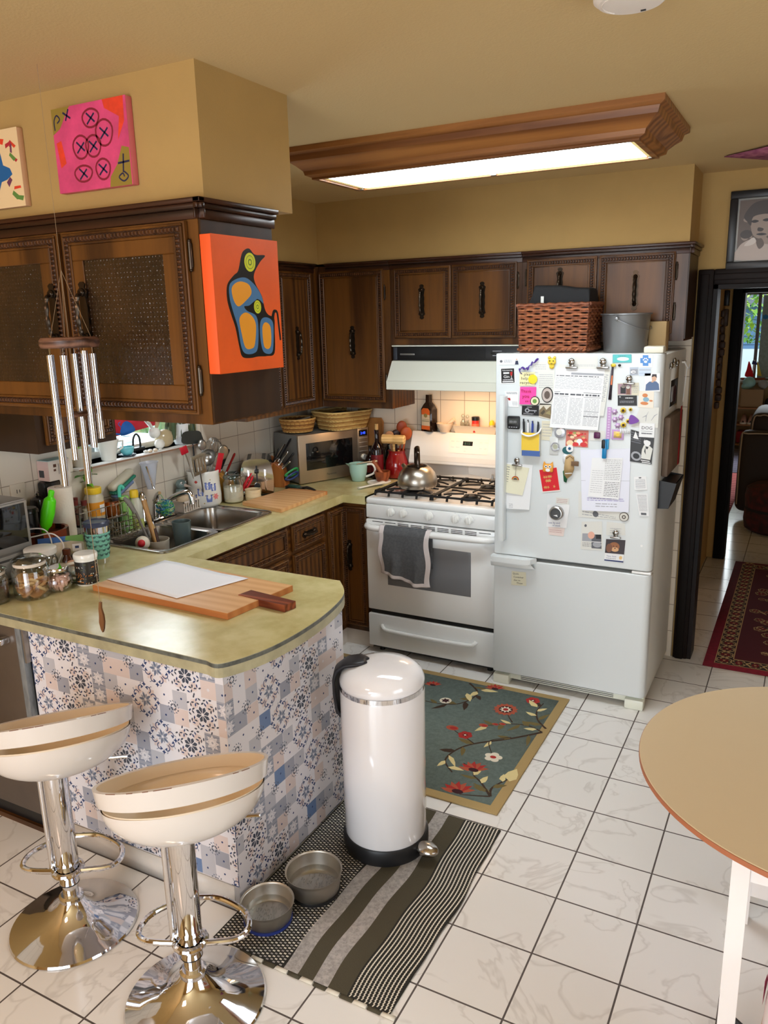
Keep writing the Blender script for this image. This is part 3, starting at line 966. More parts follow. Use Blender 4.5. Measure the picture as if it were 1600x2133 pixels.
#  APPLIANCES
enamel=M('white_enamel',(232,234,234),rough=0.22,coat=0.3)
enamel_w=M('almond_enamel',(228,230,216),rough=0.3,coat=0.2)
blackp=M('black_plastic',(22,22,24),rough=0.35)
cast=M('cast_iron',(24,23,23),rough=0.5,spec=0.4)
chrome=M('chrome',(225,225,228),rough=0.05,metal=1.0)
steel=M('brushed_steel',(176,174,170),rough=0.28,metal=1.0,var=0.08,vscale=30,stretch=(1,20,1))
steel_d=M('sink_steel',(168,164,158),rough=0.24,metal=1.0)
greyglass=M('oven_glass',(116,118,122),rough=0.12,spec=0.6)
ink=M('print_ink',(60,62,66),rough=0.6)
ink_l=M('print_grey',(140,142,146),rough=0.6)
white_m=M('white_paper',(240,240,240),rough=0.7)
# --- stove
st=thing('gas_stove','white gas stove with five knobs standing left of the fridge','stove',(0.38,0.3,0.0))
X0,X1=0.003,0.755
mb=MB();mb.m(enamel).box(X0+.004,X1-.004,0.03,0.60,0.04,0.86).m(blackp).box(X0+.02,X1-.02,0.02,0.58,0.03,0.05).box(X0+.012,X1-.012,0.012,0.035,0.236,0.262)
for x in(X0+.05,X1-.05):
 mb.cyl((x,0.06,0),(x,0.06,0.045),0.016).cyl((x,0.55,0),(x,0.55,0.045),0.016)
mb.build('body',parent=st)
mb=MB();mb.m(enamel).box(X0,X1,0.0,0.57,0.862,0.897,0.012,3)
mb.m(M('cooktop_well',(226,218,208),rough=0.12,coat=0.5)).box(X0+.03,X1-.03,0.03,0.54,0.8965,0.8985,0.001)
mb.build('cooktop',parent=st)
mb=MB(face_my(0,0.012,0));mb.m(enamel).box(X0+.002,X1-.002,0.787,0.862,-0.02,0.012,0.005)
mb.m(ink_l)
for x in(0.156,0.23,0.381,0.53,0.604):
 mb.text('OFF',x-.006,0.857,0.006,0.0125)
 mb.strip(arc(x,0.829,0.028,-0.5,0.9,6),0.0012,0.0125)
 mb.text('HI',x+.03,0.832,0.006,0.0125)
mb.build('control_panel',parent=st)
for x in(0.156,0.23,0.381,0.53,0.604):
 mb=MB(face_my(x,0.0,0.829));mb.lathe([(0.0235,0),(0.0235,0.006),(0.019,0.012),(0.019,0.018),(0.016,0.02),(0,0.02)],seg=28).box(-0.006,0.006,-0.019,0.019,0.018,0.03,0.004)
 mb.build('knob',M('knob_white',(226,226,222),rough=0.3),st)
mb=MB(face_my(0,0,0));mb.m(enamel).box(X0+.001,X1-.001,0.262,0.780,-0.03,0.004,0.006)
mb.m(greyglass).box(0.132,0.618,0.418,0.660,0.0035,0.0048,0.0005)
mb.m(blackp)
for k in range(9):
 x=0.045+k*0.077
 for j in range(3 if 1<k<8 else 1):
  mb.box(x,x+.064,0.768-j*.008,0.7715-j*.008,0.003,0.0046)
od=mb.build('oven_door',parent=st)
mb=MB();pts=smoothpts([(0.012,0.0,0.742),(0.03,-0.022,0.742),(0.10,-0.042,0.742),(0.38,-0.05,0.742),(0.66,-0.042,0.742),(0.73,-0.022,0.742),(0.748,0.0,0.742)],6)
mb.tube(pts,0.019,12,flat=0.95);mb.build('handle',enamel,od)
mb=MB(face_my(0,0,0));mb.m(enamel).box(X0+.001,X1-.001,0.045,0.236,-0.03,0.006,0.006)
sd_=mb.build('drawer',parent=st)
mb=MB(face_my(0,-0.006,0));P=smoothpts([(0.09,0.176,0),(0.10,0.166,.01),(0.14,0.155,.014),(0.36,0.150,.015),(0.60,0.154,.014),(0.64,0.164,.01),(0.648,0.174,0)],6)
mb.tube(P,0.011,10);mb.build('handle',enamel,sd_)
mb=MB();mb.m(enamel)
mb.add([(X0,0.555,0.90),(X1,0.555,0.90),(X1,0.555,1.0),(X0,0.555,1.0),(X0,0.595,1.178),(X1,0.595,1.178),(X0,0.64,1.178),(X1,0.64,1.178),(X0,0.64,0.86),(X1,0.64,0.86),(X0,.535,1.0),(X1,.535,1.0),(X0,.535,1.012),(X1,.535,1.012)],[(0,1,3,2),(2,3,11,10),(10,11,13,12),(12,13,5,4),(4,5,7,6),(6,7,9,8),(8,9,1,0),(1,9,7,5,13,11,3),(0,2,10,12,4,6,8)])
mb.m(blackp).box(X0+.002,X1-.002,0.552,0.5545,0.975,0.999)
sl=math.atan2(0.06,0.166)
mb.T=Matrix.Translation((0,0.5345,1.012))@Matrix.Rotation(-sl,4,'X')@face_my(0,0,0)
mb.m(M('panel_grey',(214,216,216),rough=0.35)).box(X0+.01,X1-.01,0.004,0.034,0,0.0008)
mb.m(M('panel_cream',(232,230,224),rough=0.35)).box(0.25,0.49,0.058,0.148,0,0.0010)
mb.m(blackp).box(0.335,0.395,0.105,0.130,0.001,0.0022)
mb.m(M('green_digits',(70,110,90),rough=0.5,emit=0.2)).text('8:12',0.345,0.110,0.02,0.0024)
mb.m(ink_l)
for i,(a,b,tx)in enumerate(((0.262,0.125,'Bake'),(0.293,0.125,'Broil'),(0.262,0.09,'Clean'),(0.293,0.09,'Warm'),(0.345,0.085,'Timer'),(0.345,0.07,'Set'),(0.415,0.12,'+'),(0.437,0.125,'Start'),(0.465,0.125,'Clock'),(0.415,0.085,'-'),(0.437,0.09,'Stop'),(0.465,0.09,'Light'))):
 mb.text(tx,a,b,0.0095,0.0012)
mb.build('backguard',parent=st,smooth=20)
for gx in(0.045,0.385):
 mb=MB();z=0.926;a,b,c,d=gx,gx+.33,0.04,0.525
 r=0.0062
 mb.tube([(a,c,z),(b,c,z),(b,d,z),(a,d,z)],r,6,True)
 mb.tube([(a,(c+d)/2,z),(b,(c+d)/2,z)],r,6)
 for(cx,cy)in(((a+b)/2,c+.12),((a+b)/2,d-.12)):
  for k in range(6):
   t=PI/6+k*PI/3
   ex,ey=cx+.15*math.cos(t),cy+.115*math.sin(t)
   mb.tube([(cx+.035*math.cos(t),cy+.035*math.sin(t),z+.004),(cx+.11*math.cos(t),cy+.085*math.sin(t),z+.004),(ex,ey,z)],0.0052,6)
 n=5
 for k in range(n):
  x=a+(b-a)*k/(n-1)
  for y,s_ in((c,-1),(d,1)):
   mb.tube([(x,y,z),(x,y+s_*.006,0.905)],0.007,6)
   mb.tube([(x,y-s_*.05,z+.004),(x,y,z+.004)],0.006,6)
 mb.tube([(a,c+.1,z),(a,c+.1,0.902)],r,6).tube([(b,d-.1,z),(b,d-.1,0.902)],r,6).tube([(a,d-.1,z),(a,d-.1,0.902)],r,6).tube([(b,c+.1,z),(b,c+.1,0.902)],r,6)
 mb.build('grate',cast,st)
 for cy in(0.16,0.405):
  mb=MB();mb.lathe([(0.05,0.8985),(0.048,0.906),(0.038,0.912),(0.038,0.918),(0.034,0.922),(0,0.922)],(gx+.165,cy,0),24);mb.build('burner',cast,st)
  # --- range hood
rh=thing('range_hood','pale range hood with black vent strip above the stove','range hood',(0.385,0.45,1.45))
mb=MB();hx0,hx1=0.012,0.768
mb.m(enamel_w)
prof=[(0.64,1.688),(0.330,1.688),(0.330,1.682),(0.342,1.682),(0.342,1.606),(0.328,1.603),(0.262,1.502),(0.255,1.498),(0.255,1.455),(0.262,1.452),(0.64,1.452)]
n=len(prof)
mb.add([(hx0,y,z)for y,z in prof]+[(hx1,y,z)for y,z in prof],[(k,n+k,n+(k+1)%n,(k+1)%n)for k in range(n)]+[tuple(range(n-1,-1,-1)),tuple(range(n,2*n))])
mb.build('shell',parent=rh,smooth=20)
mb=MB(face_my(0,0.3415,0));mb.m(blackp).box(hx0+.004,hx1-.004,1.607,1.681,0,0.008,0.001)
mb.m(M('vent_black',(12,12,13),rough=0.5))
for k in range(9):
 mb.box(0.24,0.56,1.614+k*.0072,1.6175+k*.0072,0.008,0.010)
mb.m(M('vent_grey',(52,56,64),rough=0.4)).box(hx0+.01,hx0+.032,1.61,1.678,0.008,0.012,0.002)
mb.m(M('badge_silver',(150,150,150),rough=0.3,metal=0.8)).box(0.062,0.15,1.635,1.645,0.008,0.0095,0.002)
mb.m(ink_l).box(0.60,0.65,1.655,1.657,0.008,0.0085).box(0.60,0.63,1.632,1.635,0.008,0.0085).m(cast).box(0.59,0.615,1.640,1.652,0.008,0.012,0.002).box(0.66,0.685,1.625,1.65,0.008,0.012,0.002)
mb.build('vent_strip',parent=rh)
# --- fridge
fr_=thing('fridge','white bottom-freezer fridge covered in papers and magnets','fridge',(1.14,0.29,0.0))
fa,fb,fy=0.765,1.516,-0.072
fridge_m=M('fridge_white',(214,219,220),rough=0.32,bump=0.08,bscale=420,coat=0.1)
side_m=M('fridge_side',(214,214,208),rough=0.4)
mb=MB();mb.m(side_m).box(fa+.004,fb-.004,0.0,0.625,0.03,1.657,0.008)
mb.m(blackp).box(fa+.02,fb-.02,-0.006,0.001,0.665,0.70)
mb.build('body',parent=fr_)
def fdoor(name,z0,z1):
 mb=MB()
 pr=[(fa,-0.004),(fa,fy+.012),(fa+.004,fy+.004),(fa+.012,fy)]+[(fb-.03+.03*math.sin(t),fy+.03-.03*math.cos(t))for t in[PI/2*k/6 for k in range(7)]]+[(fb,-0.004)]
 mb.m(fridge_m).prism(pr,z0,z1)
 o=mb.build(name,parent=fr_)
 md=o.modifiers.new('edge','BEVEL');md.width=0.005;md.segments=2;md.limit_method='ANGLE';md.angle_limit=1.0
 return o
ud=fdoor('fridge_door',0.694,1.664)
fd=fdoor('freezer_door',0.066,0.676)
mb=MB();mb.prism([(0.800,-0.078),(0.802,-0.118),(0.808,-0.122),(0.824,-0.122),(0.829,-0.116),(0.829,-0.078)],0.775,1.472);mb.build('handle',fridge_m,ud)
mb=MB();P=[(0.764,-0.076),(0.768,-0.118),(0.78,-0.126),(0.93,-0.126),(0.965,-0.112),(0.984,-0.076)]
mb.prism(P,0.672,0.694);mb.surf(lambda u,v:(0.768+.196*u+.02*v*(u>.5),-0.122+.04*v*0+.012*v+(0.03*max(0,u-.8)*3),0.676-.030*math.sin(v*PI/2)),12,4);mb.build('handle',fridge_m,fd,solid=0.004)
mb=MB();mb.m(enamel_w).box(fa+.005,fb-.005,-0.035,-0.004,0.022,0.064,0.004).m(ink)
for k in range(3):
 mb.box(0.905,1.37,-0.0365,-0.034,0.030+k*.009,0.033+k*.009)
mb.build('base_grille',parent=fr_)
for a,b in((fa+.001,0.850),(1.427,fb-.002)):
 mb=MB();mb.box(a,b,-0.066,-0.004,0.0,0.05,0.006);mb.build('foot',enamel_w,fr_)
mb=MB();mb.box(1.43,1.512,-0.07,0.0,1.6645,1.694,0.008);mb.build('hinge_cap',M('hinge_cream',(226,222,206),rough=0.4),fr_)
mb=MB();mb.m(white_trim).box(1.43,1.515,-0.07,-0.01,0.678,0.690,0.003).m(chrome).cyl((1.495,-0.05,0.676),(1.495,-0.05,0.694),0.006);mb.build('hinge',parent=fr_)
# --- dishwasher
dw=thing('dishwasher','steel fronted dishwasher beside the patchwork peninsula','dishwasher',(-0.5,-1.7,0.0))
brn=M('dishwasher_steel',(118,108,100),rough=0.38,metal=0.75,var=0.08,vscale=4)
marb=M('marbled_strip',(140,144,146),rough=0.3,var=0.4,vscale=18,stretch=(1,1,.3))
mb=MB();mb.m(brn).box(XL+.01,-0.285,-1.975,-1.95,0.09,0.845,0.004)
mb.m(marb).box(-0.284,-0.258,-1.975,-1.95,0.09,0.84)
mb.m(blackp).box(XL+.01,-0.286,-1.949,-1.36,0.01,0.84).box(-0.257,-0.247,-1.95,-1.8,0.0,0.845).box(XL+.01,-0.25,-1.93,-1.92,0,0.09)
mb.m(oak_x).box(XL+.01,-0.25,-1.962,-1.95,0.0,0.02)
mb.build('door',parent=dw)
mb=MB();mb.m(M('dishwasher_panel',(150,142,134),rough=0.35,metal=0.7)).box(-0.2575,-0.247,-1.972,-1.951,0.70,0.84);mb.build('filler_strip',parent=dw)
mb=MB();mb.m(chrome).cyl((-0.62,-2.005,0.778),(-0.325,-2.005,0.778),0.012).box(-0.345,-0.318,-2.012,-1.974,0.766,0.79,0.006);mb.build('handle',parent=dw)
# --- sink
sk=thing('kitchen_sink','double bowl stainless steel sink set in the worktop under the window','sink',(-0.5,-0.87,0.75))
mb=MB()
def rrect(x0,x1,y0,y1,r,n=5):
 P=[]
 for cx,cy,a in((x1-r,y1-r,0),(x0+r,y1-r,PI/2),(x0+r,y0+r,PI),(x1-r,y0+r,1.5*PI)):
  P+=[(cx+r*math.cos(a+PI/2*k/n),cy+r*math.sin(a+PI/2*k/n))for k in range(n+1)]
 return P
def basin(x0,x1,y0,y1,dep):
 rings=[(0.0,0.9035,0.05),(0.008,0.898,0.055),(0.014,0.86,0.06),(0.02,0.9-dep+.03,0.06),(0.05,0.9-dep,0.05),(0.12,0.898-dep,0.03)]
 vs,fs=[],[]
 for i,z,r in rings:
  vs+=[(p[0],p[1],z)for p in rrect(x0+i,x1-i,y0+i,y1-i,r)]
 n=len(vs)//len(rings)
 for j in range(len(rings)-1):
  for k in range(n):
   fs.append((j*n+k,j*n+(k+1)%n,(j+1)*n+(k+1)%n,(j+1)*n+k))
 fs.append(tuple((len(rings)-1)*n+k for k in range(n)))
 return vs,fs
rx0,rx1,ry0,ry1=-0.745,-0.247,-1.268,-0.478
ym=-0.885
B1,B2=(-0.655,-0.275,ry0+.028,ym-.014),(-0.655,-0.275,ym+.014,ry1-.028)
for B in(B1,B2):
 vs,fs=basin(*B,0.17 if B is B2 else 0.15)
 mb.m(steel_d).add(vs,[tuple(reversed(f))for f in fs])
 cx,cy=(B[0]+B[1])/2,(B[2]+B[3])/2
 mb.m(chrome).lathe([(0.045,0.0),(0.04,0.004),(0.03,0.001),(0,0.001)],(cx,cy,0.899-(0.17 if B is B2 else 0.15)),24)
def rim_part(x0,x1,y0,y1,B):
 inner=rrect(B[0],B[1],B[2],B[3],0.05)
 outer=[]
 for k,p in enumerate(inner):
  outer.append((min(max(x0+(p[0]-B[0])/(B[1]-B[0])*(x1-x0),x0),x1),y0+(p[1]-B[2])/(B[3]-B[2])*(y1-y0)))
 n=len(inner)
 mb.add([(p[0],p[1],0.9035)for p in inner]+[(p[0],p[1],0.9035)for p in outer]+[(p[0],p[1],0.8985)for p in outer],[(k,(k+1)%n,n+(k+1)%n,n+k)for k in range(n)]+[(n+k,n+(k+1)%n,2*n+(k+1)%n,2*n+k)for k in range(n)])
mb.m(steel_d)
rim_part(rx0,rx1,ry0,ym,B1)
rim_part(rx0,rx1,ym,ry1,B2)
P=[(p[0],p[1],0.9035)for p in rrect(rx0+.004,rx1-.004,ry0+.004,ry1-.004,0.04)]
mb.tube(P,0.0032,6,True)
mb.build('bowls',parent=sk)
fc=thing('faucet','arched chrome faucet behind the double sink','faucet',(-0.70,-0.83,0.9035))
mb=MB();mb.box(-0.728,-0.672,-0.95,-0.71,0.9045,0.918,0.007).lathe([(0.026,0.918),(0.024,0.96),(0.02,0.985),(0,0.985)],(-0.70,-0.83,0),20)
mb.build('base',chrome,fc)
mb=MB();mb.tube(smoothpts([(-0.70,-0.815,0.93),(-0.69,-0.806,0.96),(-0.65,-0.785,1.00),(-0.60,-0.76,1.026),(-0.56,-0.745,1.028),(-0.548,-0.743,0.975)],6),[0.013]*26+[0.015]*5,12);mb.build('spout',chrome,fc)
mb=MB();mb.tube([(-0.70,-0.83,0.98),(-0.695,-0.84,1.0),(-0.66,-0.86,1.04),(-0.63,-0.875,1.05)],[0.016,0.016,0.01,0.008],10);mb.build('lever',chrome,fc)
# --- microwave, turned in the corner
mw=thing('microwave','stainless steel microwave standing cornerwise in the worktop corner','microwave',(-0.5,0.35,0.898))
an=math.atan2(0.466,0.20)
TM=Matrix(((math.cos(an),0,math.sin(an),-0.508),(math.sin(an),0,-math.cos(an),0.128),(0,1,0,0.903),(0,0,0,1)))
w_,h_=0.51,0.285
mb=MB(TM);mb.m(M('microwave_case',(120,118,114),rough=0.4,metal=0.3)).box(0.002,w_-.002,0.004,h_-.002,-0.27,-0.012,0.004)
mb.m(blackp).box(0.03,w_-.03,-0.005,0.006,-0.25,-0.02)
mb.build('case',parent=mw)
stl=M('microwave_steel',(190,172,150),rough=0.3,metal=0.85)
mb=MB(TM);mb.m(stl).box(0,0.425,0,h_,-0.012,0.006,0.003)
mb.m(M('black_mirror',(14,14,15),rough=0.06,spec=0.8)).box(0.05,0.385,0.075,0.235,0.0055,0.0068,0.0005)
mb.m(ink).text('Panasonic',0.19,0.03,0.018,0.0064)
mb.build('door',parent=mw)
mb=MB(TM);mb.m(stl).box(0.427,w_,0,h_,-0.012,0.006,0.003)
mb.m(blackp).box(0.437,0.50,0.235,0.272,0.0055,0.0072)
mb.m(M('blue_digits',(40,70,255),rough=0.5,emit=4.0)).text('2:48',0.448,0.246,0.022,0.0075)
mb.m(M('button_bright',(226,222,214),rough=0.3,metal=0.5))
for k in range(5):
 mb.box(0.437,0.50,0.222-k*.027-(0.05 if k>3 else 0),0.225-k*.027-(0.05 if k>3 else 0),0.006,0.009,0.001)
mb.build('control_panel',parent=mw)
mb=MB(TM@Matrix.Translation((0.47,0.105,0.006)));mb.lathe([(0.02,0),(0.019,0.014),(0.017,0.016),(0,0.016)],seg=24);mb.build('knob',M('button_bright',(226,222,214)),mw)
#  FLOOR THINGS: STOOLS, BIN, BOWLS, MATS, RUGS, TABLE
shell_m=M('stool_shell',(216,207,198),rough=0.18,coat=0.6)
shell_in=M('stool_seat_inside',(222,203,176),rough=0.3,coat=0.3)
wear=M('worn_edge',(120,82,62),rough=0.6)
def stool(x,y,ang,zs,label):
 """ang: direction the open slot (back of the seat) faces."""
 t=thing('bar_stool',label,'bar stool',(x,y,0),'white shell bar stools on chrome bases at the peninsula')
 mb=MB();mb.lathe([(0.193,0.0),(0.194,0.004),(0.190,0.010),(0.15,0.020),(0.10,0.034),(0.065,0.055),(0.045,0.078),(0.036,0.092),(0,0.092)],(x,y,0),56);mb.build('base',chrome,t)
 mb=MB();mb.lathe([(0.036,0.088),(0.037,0.106),(0.03,0.111),(0,0.111)],(x,y,0),28);mb.build('collar',chrome,t)
 mb=MB();mb.cyl((x,y,0.10),(x,y,0.17),0.0235,seg=24);mb.build('gas_lift',chrome,t)
 mb=MB();mb.m(chrome).lathe([(0.0,0.152),(0.030,0.152),(0.031,0.185),(0.0345,0.19),(0.036,zs+.004),(0,zs+.004)],(x,y,0),28).m(blackp).lathe([(0.0,0.1515),(0.0305,0.1515),(0.0305,0.1545),(0,0.1545)],(x,y,0),28);mb.build('column',parent=t)
 def W(a,b,z,an=ang):
  ca,sa=math.cos(an),math.sin(an)
  return(x+a*ca-b*sa,y+a*sa+b*ca,z)
 zr=0.198
 mb=MB();P=smoothpts([W(-0.01,-0.036,zr),W(0.0,-0.12,zr),W(0.035,-0.152,zr),W(0.10,-0.135,zr),W(0.155,-0.06,zr),W(0.165,0.0,zr),W(0.155,0.06,zr),W(0.10,0.135,zr),W(0.035,0.152,zr),W(0.0,0.12,zr),W(-0.01,0.036,zr)],6)
 mb.tube(P,0.0085,10)
 mb.tube([W(0.042*math.cos(k*PI/8),0.042*math.sin(k*PI/8),zr)for k in range(16)],0.009,8,True)
 mb.build('footrest',chrome,t)
 mb=MB();mb.cyl(W(0.0,0.047,0.205),W(0.0,0.047,zs+.02),0.008,seg=12).tube([W(0.0,0.03,0.215),W(0.0,0.047,0.215)],0.007,8);mb.build('side_rod',chrome,t)
 mb=MB();mb.tube([W(0.02,-0.03,zs+.012),W(0.05,-0.19,zs+.004),W(0.052,-0.205,zs+.003)],[0.005,0.005,0.006],8);mb.build('lever',chrome,t)
 sa_=ang+math.radians(19)
 ha,hb,ob=0.18,0.222,-0.022
 def bowl(u,v,off=0.0):
  th=2*PI*u
  al=math.cos(th)
  r=math.sin(v*PI/2)**0.85
  rim=zs+0.105-0.044*al
  k=0.955-0.03*(0.5-0.5*al)
  z=zs+0.004+off*(1-v*.4)+(rim-zs-.004)*(1-math.cos(v*PI/2))**1.15
  return W(ha*k*r*al-0.01*(1-r),ob+(hb*k-off*.4)*r*math.sin(th),z,sa_)
 mb=MB();mb.m(shell_m).surf(lambda u,v:bowl(u,0.03+.97*v),56,14,cu=True)
 mb.m(shell_in).surf(lambda u,v:bowl(1-u,0.03+.97*v,0.008),56,14,cu=True)
 mb.build('seat',parent=t,smooth=60)
 def band(u,v,rin):
  th=2*PI*u
  al=math.cos(th)
  zt=zs+0.167-0.068*al
  h=0.044-0.012*al
  k=1.0-0.025*(1-v)
  d=0.010 if rin else 0.0
  return W((ha*k-d)*al,ob+(hb*k-d)*math.sin(th),zt-h*(1-v),sa_)
 mb=MB();mb.m(shell_m).surf(lambda u,v:band(u,v,False),64,5,cu=True)
 mb.m(shell_in).surf(lambda u,v:band(1-u,v,True),64,5,cu=True)
 mb.m(shell_m).surf(lambda u,v:tuple(Vector(band(u,1,False)).lerp(Vector(band(u,1,True)),v)),64,1,cu=True)
 mb.surf(lambda u,v:tuple(Vector(band(u,0,True)).lerp(Vector(band(u,0,False)),v)),64,1,cu=True)
 mb.m(wear)
 rw=random.Random(int(x*100))
 for k in range(9):
  u0=0.5+rw.uniform(-0.16,0.16)
  l=rw.uniform(0.008,0.02)
  mb.tube([tuple(Vector(band(u0+l*j/4,1,False))+Vector((0,0,0.0006)))for j in range(5)],0.0011,5)
 def skin(u,v):
  uu=-0.235+u*0.47
  return tuple(Vector(bowl(uu,1.0)).lerp(Vector(band(uu,0.0,False)),v))
 mb.m(shell_m).surf(skin,32,3)
 def skin2(u,v):
  uu=0.235-u*0.47
  return tuple(Vector(bowl(uu,.97,.008)).lerp(Vector(band(uu,0.0,True)),v))
 mb.m(shell_in).surf(skin2,32,3)
 mb.build('back_band',parent=t,smooth=60)
 return t
stool(0.712,-2.282,math.radians(118),0.545,'white shell bar stool at the peninsula corner next to the steel bowls')
stool(0.168,-2.228,math.radians(120),0.545,'white shell bar stool in front of the dishwasher')
# --- pedal bin
tb=thing('pedal_bin','tall glossy white pedal bin with black base standing on the striped mat','bin',(0.868,-1.438,0.0))
bx,by,bz=0.868,-1.438,0.007
gw=M('bin_white',(236,234,236),rough=0.1,coat=0.8)
mb=MB();mb.lathe([(0.150,0.0),(0.153,0.012),(0.153,0.05),(0.149,0.058),(0,0.058)],(bx,by,bz),56);mb.build('base',M('black_rubber',(26,26,28),rough=0.45),tb)
mb=MB();mb.lathe([(0.144,0.058),(0.146,0.064),(0.146,0.600),(0.144,0.606),(0,0.606)],(bx,by,bz),64);mb.build('body',gw,tb)
mb=MB();mb.lathe([(0.1455,0.606),(0.1455,0.622),(0.143,0.623),(0,0.623)],(bx,by,bz),64);mb.build('steel_rim',chrome,tb)
mb=MB();mb.lathe([(0.1445,0.623),(0.147,0.628),(0.146,0.642),(0.136,0.664),(0.115,0.680),(0.08,0.690),(0.04,0.694),(0,0.695)],(bx,by,bz),64);mb.build('lid',gw,tb)
hd=math.radians(196)
hc_,hs_=math.cos(hd),math.sin(hd)
mb=MB();Q=lambda r,t_,z:(bx+r*hc_-t_*hs_,by+r*hs_+t_*hc_,bz+z)
def hinge_s(u,v):
 a=-1+2*u
 prof=[(0.055,0.6975),(0.09,0.698),(0.13,0.690),(0.158,0.668),(0.168,0.63),(0.168,0.58),(0.162,0.52),(0.149,0.50)]
 i=min(int(v*7),6);f=v*7-i
 r=prof[i][0]+(prof[i+1][0]-prof[i][0])*f;z=prof[i][1]+(prof[i+1][1]-prof[i][1])*f
 wd=0.045*math.sqrt(max(0.02,min(1,(r-.05)/.04)))if v<.5 else 0.045-.018*(v-.5)
 return Q(r-abs(a)**2*0.008,a*wd,z-abs(a)**3*.004)
mb.surf(hinge_s,8,28);mb.build('hinge_cover',M('black_matt',(34,33,38),rough=0.4),tb,solid=0.01)
pd=math.radians(-10)
mb=MB(TR(bx+.145*math.cos(pd),by+.145*math.sin(pd),bz+.032,pd));mb.sph((0.035,0,0.008),(0.045,0.034,0.022),18,10);mb.build('pedal',M('pedal_steel',(190,186,180),rough=0.2,metal=1),tb)
# --- pet bowls
def bowl(x,y,r,h,z,label,foot=None):
 t=thing('pet_bowl',label,'bowl',(x,y,z),'steel pet bowls on the striped mat')
 mb=MB();mb.lathe([(0.0,0.004),(r*.84,0.004),(r*.9,0.012),(r*.985,h*.8),(r,h-.002),(r*1.03,h),(r*1.02,h-.004),(r*.975,h-.006),(r*.96,h*.8),(r*.86,0.016),(r*.8,0.010),(0,0.010)],(x,y,z),44)
 mb.build('bowl',M('bowl_steel',(196,190,180),rough=.40,metal=1),t,smooth=50)
 mb=MB();mb.lathe([(r*.86,0.0),(r*.93,0.001),(r*.93,0.010),(r*.88,0.010)],(x,y,z),44,close=True);mb.build('rubber_foot',foot or M('black_rubber',(26,26,28)),t)
 mb=MB();mb.lathe([(r*.9,h*.42),(0,h*.42)],(x,y,z),40)
 tag(mb.build('water',glass('water_surface',(246,248,248),alpha=0.05),t),None)
bowl(0.714,-1.945,0.083,0.066,0.006,'smaller steel pet bowl with blue rubber foot at the mat edge',M('blue_rubber',(40,56,130),rough=0.5))
bowl(0.775,-1.770,0.092,0.078,0.006,'larger steel pet bowl beside the white pedal bin')
# --- striped mat
olive=M('mat_olive',(78,72,56),rough=0.95,bump=0.5,bscale=300)
matg=M('mat_grey',(186,180,176),rough=0.95,var=0.18,vscale=90,bump=0.5,bscale=300)
cream=M('mat_cream',(226,220,206),rough=0.95)
mdark=M('mat_charcoal',(40,38,34),rough=0.95)
mx0,mx1,my0,my1=0.607,1.226,-2.085,-1.205
mb=MB()
def wob(y,k):
 return 0.006*math.sin(y*9+k)+0.003*math.sin(y*23+2*k)
def band_(xa,xb,mat_,z=0.0055):
 n=40
 L=[(xa+wob(my0+(my1-my0)*k/n,xa*3)*(xa>mx0+.2),my0+(my1-my0)*k/n)for k in range(n+1)]
 Rr=[(xb+wob(my0+(my1-my0)*k/n,xb*3)*(xb>mx0+.2),my0+(my1-my0)*k/n)for k in range(n+1)]
 mb.m(mat_).add([(p[0],p[1],z)for p in L]+[(p[0],p[1],z)for p in Rr],[(k,n+1+k,n+2+k,k+1)for k in range(n)])
mb.m(mdark).box(mx0+.004,mx1-.006,my0,my1,0.0008,0.005)
band_(mx0,0.865,mdark);band_(0.865,0.915,matg);band_(0.915,0.968,olive);band_(0.968,1.020,matg);band_(1.020,1.085,olive);band_(1.085,mx1,mdark)
st=0.0115
for(xa,xb)in((mx0+.003,0.862),(1.088,mx1-.003)):
 wide=xb-xa>.2
 nx=int((xb-xa)/st)
 ny=int((my1-my0)/(st*(1.0 if wide else 0.82)))
 for i in range(nx):
  for j in range(ny):
   x=xa+(i+.5)*(xb-xa)/nx
   y=my0+(j+.5+(.5 if i%2 else 0))*(my1-my0)/ny
   if y>my1-.004:
    continue
   x+=wob(y,xa*3)*(0 if wide else 1)
   if wide:
    mb.m(cream if(j%2)else matg).add([(x-.0042,y-.0026,.006),(x+.0042,y-.0026,.006),(x+.0042,y+.0026,.006),(x-.0042,y+.0026,.006)],[(0,1,2,3)])
   else:
    mb.m(cream).add([(x-.0030,y-.0050,.006),(x+.0010,y-.0050,.006),(x+.0032,y+.0050,.006),(x-.0008,y+.0050,.006)],[(0,1,2,3)])
for k in range(14):
 x=mx0+.02+k*.044
 mb.m(cream if k%2 else olive).box(x,x+.04,my0-.012,my0+.002,0.0008,0.0052)
tag(mb.build('striped_mat',smooth=None),'olive and grey striped woven mat under the pedal bin and steel bowls','mat')
# --- teal floral rug
teal=M('rug_teal',(112,126,120),rough=0.95,var=0.12,vscale=60,bump=0.4,bscale=400)
tanb=M('rug_tan_border',(172,146,98),rough=0.9,bump=0.4,bscale=300)
vine=M('rug_vine',(62,44,32),rough=0.95)
rleaf=M('rug_leaf_olive',(112,98,58),rough=0.95)
cleaf=M('rug_leaf_cream',(222,204,148),rough=0.95)
rred=M('rug_red',(168,44,40),rough=0.95)
rbrick=M('rug_brick',(172,84,60),rough=0.95)
rwhite=M('rug_white',(226,216,196),rough=0.95)
rdark=M('rug_dark',(58,20,28),rough=0.95)
gx0,gx1,gy0,gy1=-0.165,1.176,-1.125,-0.100
mb=MB();mb.m(tanb).box(gx0,gx1,gy0,gy1,0.0008,0.0082,0.003)
mb.m(teal).box(gx0+.042,gx1-.042,gy0+.042,gy1-.042,0.006,0.0088)
Z=[0.00895]
def nz():
 Z[0]+=0.0000012
 return Z[0]
